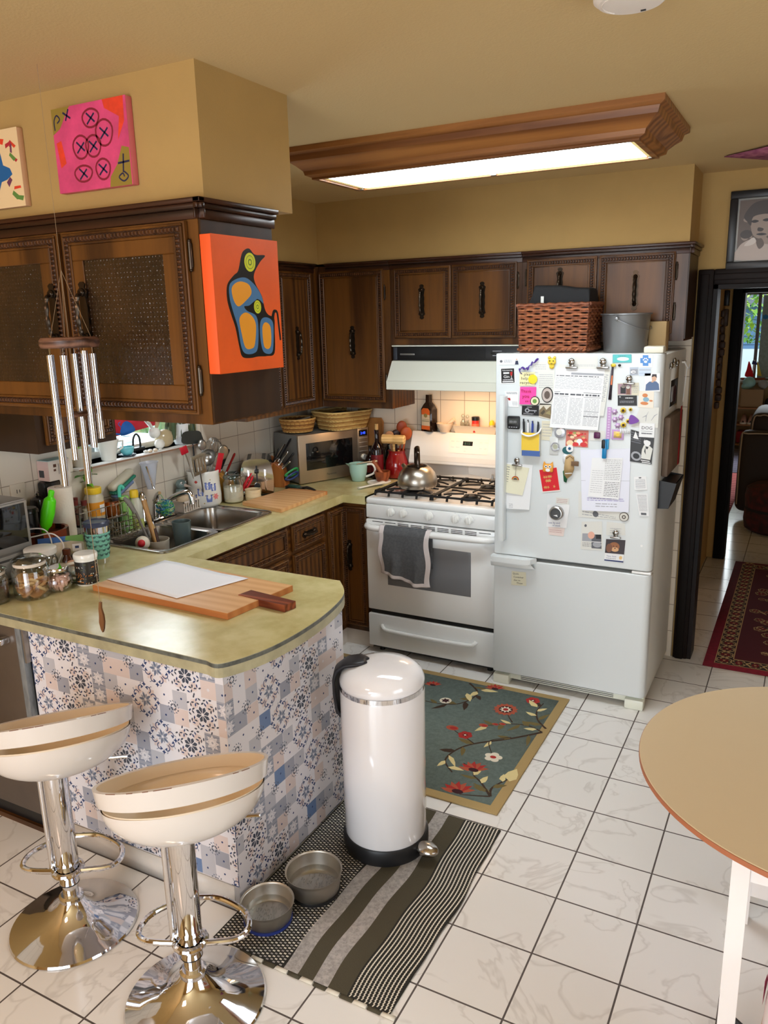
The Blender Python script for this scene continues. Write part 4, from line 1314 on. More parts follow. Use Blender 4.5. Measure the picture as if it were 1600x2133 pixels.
def leaf(x,y,a,l,w,mat_):
 c,s_=math.cos(a),math.sin(a)
 P=[(0,0),(l*.3,w),(l*.65,w*.75),(l,0.0),(l*.6,-w*.5),(l*.25,-w*.6)]
 mb.m(mat_).poly([(x+p*c-q*s_,y+p*s_+q*c)for p,q in P],nz())
def flower(x,y,r,kind):
 if kind=='sun':
  mb.m(rbrick).poly(star(x,y,r,r*.82,14),nz());mb.m(rdark).ell(x,y,r*.56,r*.56,nz());mb.m(rwhite).poly(star(x,y,r*.52,r*.3,9),nz());mb.m(rred).ell(x,y,r*.22,r*.22,nz())
 elif kind=='red':
  for k in range(6):
   a=k*PI/3
   mb.m(rred).ell(x+.5*r*math.cos(a),y+.5*r*math.sin(a),r*.48,r*.48,nz())
  mb.m(rdark).poly(star(x,y,r*.5,r*.2,6),nz());mb.m(rwhite).ell(x,y,r*.16,r*.16,nz())
 elif kind=='white':
  for k in range(5):
   a=k*2*PI/5+.3
   mb.m(rwhite).ell(x+.55*r*math.cos(a),y+.55*r*math.sin(a),r*.45,r*.4,nz())
  mb.m(rred).ell(x,y,r*.34,r*.28,nz())
 elif kind=='daisy':
  mb.m(rwhite).ell(x,y,r,r,nz());mb.m(rdark).poly(star(x,y,r*.8,r*.45,6),nz())
 elif kind=='bud':
  mb.m(rbrick).ell(x,y,r,r*.7,nz());mb.m(rred).ell(x+r*.2,y,r*.6,r*.4,nz())
 elif kind=='lotus':
  for k in range(7):
   mb.m(rred if k%2 else rbrick)
   a=PI*(0.08+.84*k/6)+0.3
   leaf(x,y,a,r*1.2,r*.3,rred if k%2 else rbrick)
  mb.m(rdark).ell(x,y,r*.4,r*.25,nz())
def vine_(pts,w=0.011,leaves=True,seed=1):
 P=smoothpts(pts,8)
 n=len(P)
 mb.m(vine).strip(P,[w*(0.45+.55*(1-i/n))for i in range(n)],nz())
 rl=random.Random(seed)
 if leaves:
  for i in range(4,n-2,4):
   a=math.atan2(P[i+1][1]-P[i][1],P[i+1][0]-P[i][0])
   sgn=1 if(i//4)%2 else-1
   leaf(P[i][0],P[i][1],a+sgn*rl.uniform(.6,1.0),rl.uniform(.055,.10),rl.uniform(.012,.02),rl.choice([rleaf,cleaf,rleaf,vine]))
vine_([(1.150,-.467),(1.04,-.581),(.91,-.692),(.858,-.778),(.851,-.87),(.912,-.939)],.013,True,2)
vine_([(1.04,-.57),(1.0,-.60),(.965,-.65),(1.02,-.75)],.007,False)
vine_([(.91,-.69),(.86,-.66),(.80,-.63),(.77,-.605)],.007,False)
vine_([(1.150,-.467),(1.08,-.44),(1.0,-.455),(.93,-.50),(.89,-.523)],.009,True,4)
vine_([(1.156,-.43),(1.10,-.37),(1.07,-.29),(1.075,-.20)],.011,True,5)
vine_([(1.0,-.44),(.97,-.40),(.94,-.35)],.007,False)
vine_([(1.113,-1.03),(1.10,-.968),(1.147,-.866)],.012,True,6)
vine_([(1.113,-1.03),(1.05,-.96),(1.0,-.92),(.99,-.88)],.010,True,7)
vine_([(1.113,-1.03),(1.06,-1.05),(1.0,-1.07)],.009,False)
vine_([(.67,-.15),(.74,-.22),(.745,-.30),(.70,-.385),(.61,-.42),(.50,-.42)],.011,True,8)
vine_([(.50,-.42),(.40,-.50),(.36,-.62),(.45,-.75),(.58,-.80)],.010,True,9)
vine_([(.58,-.80),(.66,-.88),(.68,-.98),(.62,-1.06)],.010,True,10)
vine_([(.10,-.16),(.02,-.3),(.06,-.5),(.2,-.6),(.36,-.62)],.010,True,11)
vine_([(.2,-.6),(.16,-.78),(.05,-.9),(-.08,-.95)],.010,True,12)
vine_([(.4,-1.06),(.34,-.95),(.40,-.86),(.50,-.80)],.009,True,13)
flower(.931,-.336,.060,'sun');flower(1.020,-.195,.036,'red');flower(.636,-.376,.030,'daisy');flower(.847,-.639,.034,'red');flower(.77,-.605,.03,'bud')
flower(1.024,-.757,.04,'white');flower(.985,-.885,.055,'lotus');flower(.985,-1.055,.06,'lotus');flower(.89,-.523,.022,'bud');flower(.935,-.49,.016,'bud');flower(.964,-.474,.016,'bud')
flower(.509,-.25,.04,'lotus');flower(.81,-.155,.045,'lotus');flower(.50,-.56,.05,'sun');flower(.40,-.36,.03,'red');flower(.68,-.80,.036,'red');flower(.62,-1.02,.045,'lotus');flower(.2,-.36,.05,'sun');flower(.08,-.72,.04,'red');flower(.3,-.92,.04,'white');flower(.72,-.95,.03,'daisy');flower(-.06,-.5,.05,'lotus')
leaf(1.147,-.90,1.6,.10,.035,cleaf);leaf(1.06,-.25,2.4,.08,.02,cleaf);leaf(.70,-.26,-1.0,.09,.02,cleaf);leaf(.75,-.2,.2,.09,.02,cleaf)
tag(mb.build('floral_rug',smooth=None),'teal rug with red flowers and curling vines in front of the stove','rug')
# --- red runner in the doorway
rr0,rr1,ry_0,ry_1=1.703,2.32,0.585,2.58
mb=MB()
crim=M('runner_red',(124,20,38),rough=0.95,var=0.15,vscale=40)
crim_d=M('runner_dark_red',(84,16,30),rough=0.95)
rcream=M('runner_cream',(196,168,120),rough=0.95)
rnavy=M('runner_dark',(52,36,38),rough=0.95)
mb.m(crim).box(rr0,rr1,ry_0,ry_1,0.0008,0.007)
mb.m(rcream).rect(rr0+.052,rr1-.052,ry_0+.05,ry_1-.05,0.0072)
mb.m(rnavy).rect(rr0+.056,rr1-.056,ry_0+.054,ry_1-.054,0.0073)
mb.m(rcream).rect(rr0+.138,rr1-.138,ry_0+.136,ry_1-.136,0.0074)
mb.m(crim_d).rect(rr0+.143,rr1-.143,ry_0+.141,ry_1-.141,0.0075)
Z[0]=0.0076
rq=random.Random(5)
def medal(x,y,a,s):
 for k in range(6):
  t=a+k*PI/3
  mb.m(rcream).strip(arc(x+.35*s*math.cos(t),y+.35*s*math.sin(t),.3*s,t-1,t+2,5),s*.09,nz())
 mb.m(crim).ell(x,y,s*.32,s*.42,nz(),a,8);mb.m(rcream).ell(x,y,s*.12,s*.12,nz(),0,6)
y=ry_0+.10
while y<ry_1-.06:
 for x in(rr0+.097,rr1-.097):
  medal(x,y,PI/2,0.062)
  for s_ in(-1,1):
   leaf(x,y+.04,PI/2+s_*.9,.04,.008,rcream)
   leaf(x,y+.045,-PI/2+s_*.9,.035,.007,rcream)
 y+=0.083
x=rr0+.17
while x<rr1-.15:
 for yy in(ry_0+.095,ry_1-.095):
  medal(x,yy,0,0.06)
  for s_ in(-1,1):
   leaf(x+.035,yy,s_*.8,.036,.007,rcream)
 x+=0.08
for k in range(46):
 x,y=rq.uniform(rr0+.19,rr1-.19),rq.uniform(ry_0+.19,ry_1-.19)
 medal(x,y,rq.uniform(0,3),rq.uniform(.035,.06))
 leaf(x+.03,y,rq.uniform(0,6),.06,.01,rq.choice([rcream,rnavy,crim]))
tag(mb.build('runner_rug',smooth=None),'red oriental runner rug with cream border lying through the doorway','rug')
# --- round table
tt=thing('round_table','round beige laminate table with white legs','table',(2.22,-1.72,0.0))
TXc,TYc,TRr=2.232,-1.608,0.474
mb=MB();mb.m(M('table_beige',(206,184,148),rough=0.4,bump=0.06,bscale=300)).lathe([(TRr,0.7385),(TRr-.002,0.74),(0,0.74)],(TXc,TYc,0),96).m(M('table_edge',(176,108,74),rough=0.4)).lathe([(TRr-.001,0.724),(TRr+.001,0.726),(TRr+.001,0.7378),(0,0.7378)],(TXc,TYc,0),96);mb.build('tabletop',parent=tt)
wl=M('table_white',(238,234,232),rough=0.3)
LX0,LX1,LY0,LY1=2.017,2.50,-2.01,-1.30
for lx,ly in((LX0,LY0),(LX1,LY0),(LX0,LY1),(LX1,LY1)):
 dx=-0.0 if lx==LX0 else 0.03
 dy=0.10*(1 if ly==LY0 else-1)
 mb=MB();a,b=0.036,0.036
 mb.add([(lx+(k in(1,2))*a+(0 if z else 0),ly+(k in(2,3))*b+(0 if z>.5 else-dy*0.0),z)for z in(0.0,0.724)for k in range(4)],[(0,3,2,1),(4,5,6,7),(0,1,5,4),(1,2,6,5),(2,3,7,6),(3,0,4,7)]);mb.build('leg',wl,tt)
mb=MB();mb.box(LX0+.036,LX1,LY0+.006,LY0+.028,0.665,0.724).box(LX0+.036,LX1,LY1+.006,LY1+.028,0.665,0.724).box(LX0+.006,LX0+.03,LY0+.036,LY1,0.665,0.724).box(LX1+.006,LX1+.03,LY0+.036,LY1,0.665,0.724);mb.build('apron',wl,tt)
mb=MB();mb.box(LX0+.036,LX1,LY1+.004,LY1+.03,0.10,0.15);mb.build('stretcher',wl,tt)
#  WALL ART, CHIME, WORKTOP THINGS
def quad(mb,mat_,pts,z):
 mb.m(mat_).poly(pts,z)
def canvas(label,name,T,w,h,d,edge_mat,front):
 mb=MB(T);mb.m(edge_mat).box(0,w,0,h,0,d,0.002)
 front(mb,w,h,d+0.0004)
 return tag(mb.build(name,smooth=None),label,'painting')
pinkm=M('paint_pink',(222,72,122),rough=0.6,var=0.14,vscale=12)
redor=M('paint_orange_red',(236,66,34),rough=0.6,var=0.15,vscale=20)
oliv=M('paint_olive',(142,118,44),rough=0.6)
maroon=M('paint_maroon',(128,22,44),rough=0.6)
pnavy=M('paint_navy',(26,26,64),rough=0.6)
def pink(mb,w,h,z):
 mb.m(pinkm).rect(0,w,0,h,z)
 mb.m(oliv).poly([(0,h),(0,h*.70),(w*.10,h*.76),(w*.24,h*.98),(w*.26,h)],z+1e-4).poly([(w*.70,0),(w*.99,0),(w*.99,h*.42),(w*.90,h*.45),(w*.82,h*.25),(w*.72,h*.12)],z+1e-4)
 mb.m(redor).poly([(w*.70,h),(w*.97,h),(w*.96,h*.72),(w*.86,h*.52),(w*.90,h*.78),(w*.72,h*.9)],z+1e-4).poly([(w*.03,h*.60),(w*.10,h*.62),(w*.14,h*.35),(w*.06,h*.3)],z+1e-4)
 def ring(cx,cy,rx,ry):
  P=[(cx*w+rx*w*math.cos(t)*(1+.05*math.sin(3*t)),cy*h+ry*h*math.sin(t))for t in[2*PI*k/20 for k in range(20)]]
  mb.m(maroon).strip(P,0.0055,z+2e-4,True)
  for s_ in(1,-1):
   mb.m(pnavy).strip([(cx*w-.055*w,cy*h-s_*.065*h),(cx*w+.05*w,cy*h+s_*.05*h)],0.005,z+3e-4)
 for r in((.53,.82,.11,.105),(.69,.63,.11,.15),(.36,.51,.105,.135),(.53,.50,.10,.125),(.36,.20,.12,.095),(.63,.22,.095,.12)):
  ring(*r)
 mb.m(pnavy).strip([(w*.19,h*.84),(w*.24,h*.97)],0.005,z+2e-4).strip([(w*.16,h*.94),(w*.26,h*.86)],0.005,z+2e-4)
 mb.strip(smoothpts([(w*.03,h*.75),(w*.03,h*.86),(w*.07,h*.92),(w*.11,h*.87),(w*.07,h*.83)],5),0.004,z+2e-4)
 mb.strip([(w*.89,h*.15),(w*.91,h*.36)],0.005,z+2e-4).strip([(w*.83,h*.26),(w*.98,h*.27)],0.005,z+2e-4)
 mb.strip(smoothpts([(w*.90,h*.16),(w*.95,h*.1),(w*.89,h*.05),(w*.83,h*.10),(w*.88,h*.14),(w*.90,h*.10)],5),0.004,z+2e-4)
canvas('pink canvas with circled crosses hanging on the soffit above the glass doors','painting',face_my(0.178,-1.9445,2.196)@Matrix.Rotation(0.0,4,'Z'),0.276,0.214,0.022,M('canvas_pink_edge',(206,104,104),rough=0.7),pink)
def confetti(mb,w,h,z):
 mb.m(M('paint_cream',(226,196,150),rough=0.7)).rect(0,w,0,h,z)
 r=random.Random(4)
 cs=[M('paint_green',(92,132,62)),M('paint_red',(178,40,52)),M('paint_plum',(104,54,84)),redor]
 for k in range(46):
  x,y,a=r.uniform(.02,w-.01),r.uniform(.01,h-.01),r.uniform(0,3)
  l,q=r.uniform(.009,.016),r.uniform(.004,.008)
  c,s_=math.cos(a),math.sin(a)
  mb.m(cs[k%4]).poly([(min(max(x+i*c-j*s_,0),w),min(max(y+i*s_+j*c,0),h))for i,j in((-l,-q),(l,-q*.6),(l*.9,q),(-l*.8,q))],z+1e-4+k*1e-6)
 mb.m(M('paint_blue',(24,92,150))).poly([(w-.115,h*.78),(w-.085,h*.80),(w-.075,h*.55),(w-.048,h*.50),(w-.04,h*.42),(w-.065,h*.36),(w-.09,h*.34),(w-.12,h*.1)],z+3e-4)
canvas('cream canvas with scattered coloured dabs beside the pink one','painting',face_my(-0.215,-1.9445,2.178),0.245,0.209,0.02,M('canvas_tan_edge',(206,160,122),rough=0.7),confetti)
orng=M('paint_orange',(238,96,24),rough=0.45,var=0.06,vscale=6)
pblack=M('paint_black',(16,17,18),rough=0.35)
pblue=M('paint_slate_blue',(70,118,164),rough=0.45)
pyel=M('paint_ochre',(236,158,34),rough=0.45)
plime=M('paint_lime',(206,214,40),rough=0.45)
pgrn=M('paint_leaf',(72,110,36),rough=0.45)
def bird(mb,w,h,z):
 mb.m(orng).rect(0,w,0,h,z)
 def c(x,y):
  u=(x-1140)/350.0
  top=190+(x-1140)/350.0*40
  bot=945-(x-1140)/350.0*35
  return(u*w,h-(y-top)/(bot-top)*h)
 def sh(mat_,pts,dz,n=5):
  mb.m(mat_).poly(smoothpts([c(*p)for p in reversed(pts)],n,True),z+dz)
 sh(pblack,[(1330,268),(1360,300),(1416,305),(1385,340),(1350,400),(1352,450),(1385,520),(1398,590),(1415,620),(1448,640),(1448,700),(1440,830),(1395,848),(1345,850),(1300,858),(1258,850),(1245,790),(1232,690),(1215,620),(1200,540),(1205,460),(1240,410),(1265,385),(1285,310),(1300,280)],1e-4)
 mb.m(pblack).strip(smoothpts([c(1440,640),c(1450,605),c(1468,610),c(1474,680),c(1480,760)],6),[0.016,0.015,0.013,0.013,0.012,0.012,0.011,0.011]+[0.008]*17,z+1.2e-4)
 sh(pblue,[(1285,420),(1330,440),(1375,500),(1392,560),(1370,540),(1345,545),(1312,570),(1285,575),(1300,600),(1345,625),(1355,690),(1345,800),(1320,832),(1275,832),(1255,790),(1245,690),(1225,600),(1212,520),(1222,450)],2e-4)
 sh(pblue,[(1405,635),(1438,660),(1440,730),(1428,822),(1395,835),(1370,810),(1362,720),(1372,650)],2e-4)
 sh(pyel,[(1280,442),(1318,460),(1328,505),(1295,545),(1255,575),(1232,540),(1226,480),(1248,450)],3e-4)
 sh(pyel,[(1290,608),(1325,630),(1342,680),(1330,780),(1312,805),(1278,800),(1262,720),(1256,640)],3e-4)
 sh(pyel,[(1400,662),(1424,690),(1422,780),(1405,808),(1382,795),(1376,730),(1380,680)],3e-4)
 sh(pblack,[(1357,535),(1380,560),(1385,600),(1370,640),(1340,620),(1325,595),(1300,578),(1330,570)],3.5e-4)
 for(cx,cy,rx,ry)in((1330,340,30,50),(1357,578,20,36)):
  for k,(m_,s_)in enumerate(((plime,1),(pgrn,.72),(plime,.66),(pgrn,.34),(plime,.22))):
   sh(m_,[(cx+rx*s_*math.cos(t),cy+ry*s_*math.sin(t))for t in[2*PI*i/10 for i in range(10)]],4e-4+k*5e-5,3)
canvas('bright orange canvas of a black and blue bird on the cabinet side','painting',Matrix(((0,0,1,0.6615),(1,0,0,-1.966),(0,1,0,1.706),(0,0,0,1))),0.288,0.352,0.036,M('canvas_orange_edge',(240,92,36),rough=0.6),bird)
# --- wind chime
wc=thing('wind_chime','silver tube wind chime with wooden ring hanging before the glass doors','wind chime',(0.318,-2.115,0.97))
cx,cy=0.318,-2.115
walnut=wood('walnut_ring',(62,40,30),(128,92,74),'x',2.0,0.4)
mb=MB();mb.lathe([(0.042,1.785),(0.072,1.783),(0.076,1.79),(0.076,1.803),(0.07,1.81),(0.044,1.808)],(cx,cy,0),40,close=True);mb.build('ring',walnut,wc)
ct=M('chime_tube',(205,206,210),rough=0.12,metal=1.0)
for a,zb,zt in((205,1.449,1.765),(250,1.415,1.765),(300,1.49,1.765),(355,1.518,1.775),(60,1.534,1.765),(130,1.402,1.765)):
 x,y=cx+.056*math.cos(math.radians(a)),cy+.056*math.sin(math.radians(a))
 mb=MB();mb.cyl((x,y,zb),(x,y,zt),0.0088,seg=16).tube([(x,y,zt-.01),(x,y,1.79)],0.0008,5);mb.build('chime_tube',ct,wc)
mb=MB();mb.lathe([(0,1.60),(0.022,1.60),(0.026,1.606),(0.022,1.612),(0,1.612)],(cx,cy,0),20);mb.build('striker',walnut,wc)
strm=M('chime_string',(150,128,100),rough=0.8)
mb=MB()
for k in range(3):
 a=k*2.1+.5
 mb.tube([(cx+.06*math.cos(a),cy+.06*math.sin(a),1.805),(cx,cy,1.98)],0.0005,5)
mb.tube([(cx,cy,1.98),(cx,cy,H)],0.0005,5).tube([(cx,cy,1.612),(cx,cy,1.98)],0.0007,5).tube([(cx,cy,1.06),(cx,cy,1.60)],0.0009,5)
mb.build('strings',strm,wc)
mb=MB();P=[(0.0,.0),(.006,.012),(.011,.035),(.010,.055),(.004,.075),(.006,.093),(-.001,.094),(-.006,.072),(-.007,.05),(-.010,.03),(-.006,.008)]
for v in(0,):
 mb.T=Matrix(((1,0,0,cx),(0,0,-1,cy+.003),(0,1,0,0.97),(0,0,0,1)))
 mb.prism(list(reversed(P)),0,0.006)
mb.build('wind_sail',wood('sail_wood',(92,58,34),(140,96,60),'z',2.0),wc)
# ---- helpers for small things
def rev(name,label,cat,x,y,z,prof,mat_,seg=32,parent=None,smooth=40,group=None,sx=1,sy=1):
 mb=MB();mb.lathe(prof,(x,y,z),seg,sx,sy)
 o=mb.build(name,mat_,parent,smooth=smooth)
 return tag(o,label,cat,group)if label else o
def shell(r_,t=0.003):
 """Outer profile list [(r, z) ...] bottom to top -> closed-bottom thin vessel profile."""
 return[(0,r_[0][1])]+r_+[(max(r-t,0.001),z)for r,z in reversed(r_)][:-1]+[(max(r_[0][0]-t,.001),r_[0][1]+t),(0,r_[0][1]+t)]
cg=glass('clear_glass',(244,248,246),alpha=0.22)
wc_=M('white_ceramic',(236,234,226),rough=0.12,coat=0.5)
Zc=ZC
mapl=wood('maple_board',(204,152,100),(218,172,120),'x',0.8,0.45)
cherry=wood('cherry_handle',(92,40,24),(150,78,48),'x',1.4,0.4)
mapl_e=wood('maple_edge',(176,108,60),(194,128,74),'x',0.8,0.45)
b=thing('cutting_board','large wooden cutting board with dark handle lying on the peninsula','cutting board',(0.17,-1.56,Zc))
def obl(c,z0,z1,mb):
 n=len(c)
 mb.add([(p[0],p[1],z0)for p in c]+[(p[0],p[1],z1)for p in c],[tuple(range(n-1,-1,-1)),tuple(range(n,2*n))]+[(k,(k+1)%n,n+(k+1)%n,n+k)for k in range(n)])
A_,B_,C_,D_=(-0.168,-1.722),(0.471,-1.744),(0.508,-1.426),(-0.130,-1.386)
mb=MB();mb.m(mapl_e);obl([A_,B_,C_,D_],Zc+.001,Zc+.0225,mb);mb.m(mapl);obl([(p[0]+(0.17-p[0])*.004,p[1]+(-1.56-p[1])*.006)for p in(A_,B_,C_,D_)],Zc+.0225,Zc+.0235,mb)
mb.build('board',parent=b)
mb=MB();obl([(0.394,-1.590),(0.602,-1.612),(0.612,-1.560),(0.405,-1.532)],Zc+.0015,Zc+.0255,mb);mb.build('handle',cherry,b)
mb=MB();mb.m(M('parchment',(236,236,240),rough=0.5)).surf(lambda u,v:(-0.164+.387*u+.035*v+.063*u*v-.0*v,-1.660-.048*u+.270*v+.0*u,Zc+.0262+.002*math.sin(u*7)*v+(.006 if False else 0)+.004*max(0,v-.8)*math.sin(u*9)**2),16,10)
tag(mb.build('parchment_sheet',smooth=60,solid=0.0006),'white sheet of parchment paper lying on the large cutting board','paper')
b=MB();b.m(mapl);obl([(-0.215,-0.475),(-0.222,-0.045),(-0.468,-0.06),(-0.50,-0.42)],Zc+.001,Zc+.020,b);b.m(mapl_e);obl([(-0.222,-0.0445),(-0.223,-0.025),(-0.468,-0.04),(-0.468,-0.0595)],Zc+.001,Zc+.0202,b)
tag(b.build('cutting_board'),'wooden cutting board lying beside the sink','cutting board')
def glassjar(x,y,r,h,label,fill,lid,name='glass_jar',ball=False):
 t=thing(name,label,'jar',(x,y,Zc+.0005))
 z=Zc+.0005
 if ball:
  pr=[(r*.55,0),(r*.85,.012),(r,h*.38),(r*.86,h*.66),(r*.6,h*.8),(r*.6,h*.86),(r*.66,h*.87)]
 else:
  pr=[(r*.9,0),(r*.98,.008),(r,.02),(r,h*.66),(r*.9,h*.76),(r*.82,h*.8),(r*.82,h*.86)]
 mb=MB();mb.lathe([(0,.0)]+pr,(x,y,z),36);mb.build('body',cg,t,smooth=60)
 fill(t,x,y,z,r)
 lid(t,x,y,z,r,h)
 return t
cook=[M('biscuit_a',(196,148,98),rough=0.8),M('biscuit_b',(170,116,70),rough=0.8),M('biscuit_c',(214,176,128),rough=0.8)]
def biscuits(n,s,hmax):
 def f(t,x,y,z,r):
  rr=random.Random(int(x*1e4)+n)
  mb=MB()
  for k in range(n):
   a,q=rr.uniform(0,6.3),(r-s-.004)*math.sqrt(rr.random())
   mb.T=TR(x+q*math.cos(a),y+q*math.sin(a),z+.008+(k/n)*hmax,rr.uniform(0,6),rr.uniform(-.7,.7),rr.uniform(-.7,.7))
   mb.m(cook[k%3]).cyl((0,0,-.004),(0,0,.004),s,seg=12)
  tag(mb.build('biscuits',parent=t),kind='stuff')
 return f
def candies(t,x,y,z,r):
 rr=random.Random(9)
 mb=MB()
 for k in range(70):
  a,zz=rr.uniform(0,6.3),rr.uniform(.014,.058)
  q=r*(.45 if zz<.022 else .66)*math.sqrt(rr.random())
  mb.T=TR(x+q*math.cos(a),y+q*math.sin(a),z+zz,rr.uniform(0,6),rr.uniform(-1.5,1.5))
  mb.sph((0,0,0),(.007,.007,.015),8,6)
 tag(mb.build('sweets',M('pink_sweet',(226,176,160),rough=0.6),t),kind='stuff')
def glass_lid(t,x,y,z,r,h):
 rev('seal',None,None,x,y,z,[(r*.84,h*.78),(r*.86,h*.79),(r*.86,h*.85),(r*.84,h*.86)],M('jar_seal',(214,200,184),rough=0.5),parent=t)
 mb=MB();mb.lathe([(r*.86,h*.86),(r*.98,h*.88),(r*.98,h*.91),(r*.7,h*.98),(r*.55,h),(0,h*1.005)],(x,y,z),32);mb.build('lid',cg,t,smooth=60)
def steel_lid(t,x,y,z,r,h):
 rev('lid',None,None,x,y,z,[(0,h*.84),(r*.74,h*.84),(r*.76,h*.87),(r*.76,h*.97),(r*.72,h),(0,h)],chrome,parent=t)
def plast_lid(t,x,y,z,r,h):
 rev('lid',None,None,x,y,z,[(0,h*.82),(r*.98,h*.82),(r*1.0,h*.85),(r*1.0,h*.98),(r*.94,h),(0,h*1.0)],M('lid_white',(226,220,210),rough=0.4),parent=t)
glassjar(-0.325,-1.852,0.064,0.152,'glass cookie jar half full of round biscuits on the peninsula',biscuits(46,.024,.062),glass_lid)
glassjar(-0.288,-1.770,0.052,0.092,'round glass jar of pink sweets with a steel lid',candies,steel_lid,ball=True)
glassjar(-0.425,-1.725,0.058,0.135,'glass jar with a white plastic lid behind the cookie jar',biscuits(14,.02,.03),plast_lid)
glassjar(-0.40,-1.955,0.055,0.13,'glass jar of dark tea cut off at the left edge of the view',lambda t,x,y,z,r:tag(MB().lathe([(0,.006),(r*.9,.006),(r*.92,.045),(0,.05)],(x,y,z),24).build('tea_leaves',M('tea_leaves',(66,52,40),rough=0.9,var=.4,vscale=150),t),kind='stuff'),glass_lid)
t=thing('photo_mug','white mug printed with a dark photograph of a dog near the cutting board','mug',(-0.252,-1.668,Zc))
mx,my,r=-0.252,-1.668,0.041
rev('cup',None,None,mx,my,Zc+.0005,shell([(r*.94,0),(r,.004),(r,.098),(r*1.0,.106),(r*.98,.110)],.004),wc_,parent=t)
rev('lid',None,None,mx,my,Zc+.0005,[(0,.1),(r*1.04,.1005),(r*1.07,.103),(r*1.07,.116),(r*1.0,.120),(0,.121)],wc_,parent=t)
mb=MB()
rr=random.Random(2)
pm=[M('mug_print_a',(44,40,36),rough=0.3),M('mug_print_b',(84,86,56),rough=0.3),M('mug_print_c',(190,120,60),rough=0.3),M('mug_print_d',(28,24,24),rough=0.3),M('mug_print_e',(206,204,196),rough=0.3)]
mb.m(pm[0]).surf(lambda u,v:(mx+(r+.0006)*math.cos(-2.1+2.6*u),my+(r+.0006)*math.sin(-2.1+2.6*u),Zc+.008+.086*v),24,2)
for k in range(60):
 a,zz,s_=-2.0+2.4*rr.random(),Zc+.012+.076*rr.random(),rr.uniform(.003,.010)
 c_=rr.randrange(1,5)
 Q=r+.0009+k*1e-6
 mb.m(pm[c_]).add([(mx+Q*math.cos(a+s_/r*i),my+Q*math.sin(a+s_/r*i),min(zz+j*s_*rr.uniform(.3,.8),Zc+.092))for i,j in((-1,-.6),(1,-.5),(.8,.7),(-.7,.6))],[(0,1,2,3)])
mb.build('photo_print',parent=t)
mb=MB();mb.tube(smoothpts([(mx-.03,my-.028,Zc+.085),(mx-.055,my-.05,Zc+.075),(mx-.055,my-.05,Zc+.035),(mx-.03,my-.028,Zc+.025)],6),.006,8);mb.build('handle',wc_,t)
t=thing('tumbler','steel tumbler with mint scale pattern and dark lid by the sink','tumbler',(-0.42,-1.455,Zc))
tx,ty=-0.42,-1.455
rev('body',None,None,tx,ty,Zc+.001,[(0,0),(.034,0),(.036,.004),(.046,.10),(.049,.155),(0,.155)],chrome,parent=t)
rev('lid',None,None,tx,ty,Zc+.001,[(0,.155),(.051,.155),(.052,.168),(.047,.174),(.045,.169),(0,.169)],M('tumbler_lid',(58,64,84),rough=0.3),parent=t)
mint=M('mint_print',(122,190,172),rough=0.4)
mb=MB();mb.m(mint).lathe([(.0385,.022),(.0472,.10),(.0494,.128),(.048,.128),(.037,.022)],(tx,ty,Zc+.001),36,close=True)
mb.m(M('mint_dark',(34,62,66),rough=0.4))
for j in range(5):
 for k in range(12):
  a=2*PI*(k+(j%2)*.5)/12
  zz=Zc+.035+j*.0195
  R=.0394+(zz-Zc-.023)*.1095
  for d in(-.5,0,.5):
   P=[(tx+(R+.0006)*math.cos(a+(d*.1+e)*1.0),ty+(R+.0006)*math.sin(a+(d*.1+e)),zz+f)for e,f in((0,0),(.05,.006),(d*.25+.0,.012),(-.05,.006))]
   if d:
    mb.add(P,[(0,1,2,3)])
  mb.tube([(tx+(R+.0005)*math.cos(a+q*.24),ty+(R+.0005)*math.sin(a+q*.24),zz+.010-.010*(1-q*q))for q in(-1,-.5,0,.5,1)],.0007,4)
mb.build('pattern_sleeve',parent=t)
amber=M('amber_glass',(74,30,12),rough=0.08,spec=0.7)
t=thing('dropper_bottle','small amber bottle with paper label among the jars','bottle',(-0.385,-1.640,Zc))
x,y=-0.385,-1.640
rev('bottle',None,None,x,y,Zc,[(0,0),(.019,0),(.02,.004),(.02,.07),(.012,.084),(.012,.094),(0,.094)],amber,parent=t)
rev('label',None,None,x,y,Zc,[(.0204,.014),(.0206,.014),(.0206,.062),(.0204,.062)],M('label_paper',(220,196,176),rough=0.6),parent=t)
rev('cap',None,None,x,y,Zc,[(0,.09),(.016,.09),(.016,.108),(.012,.112),(0,.113)],M('cap_brown',(82,40,22),rough=0.2),parent=t)
rev('small_bottle','tiny black capped vial in front of the amber bottle','bottle',-0.375,-1.69,Zc,[(0,0),(.011,0),(.011,.035),(.007,.04),(.007,.062),(.004,.066),(0,.066)],blackp)
t=thing('votive_glass','little glass pot with green label left of the photo mug','glass',(-0.318,-1.665,Zc))
x,y=-0.318,-1.665
mb=MB();mb.lathe([(0,0),(.028,0),(.030,.006),(.030,.06),(.024,.066)],(x,y,Zc+.0005),28);mb.build('glass',cg,t,smooth=60)
rev('wax',None,None,x,y,Zc+.001,[(0,.002),(.027,.002),(.028,.03),(0,.03)],M('pot_wax',(214,218,206),rough=0.5),parent=t)
rev('label',None,None,x,y,Zc+.001,[(.0304,.010),(.0306,.010),(.0306,.026),(.0304,.026)],M('label_green',(96,150,72),rough=0.5),parent=t)
rev('lid',None,None,x,y,Zc+.001,[(0,.066),(.026,.066),(.028,.07),(.026,.076),(0,.077)],M('lid_peach',(224,172,140),rough=0.4),parent=t)
mb=MB();mb.sph((-0.40,-1.56,Zc+.04),(.055,.05,.04),14,8);tag(mb.build('plastic_bag',M('black_film',(24,26,27),rough=0.25,bump=1.0,bscale=30),smooth=None),'crumpled black plastic bag behind the photo mug','bag')
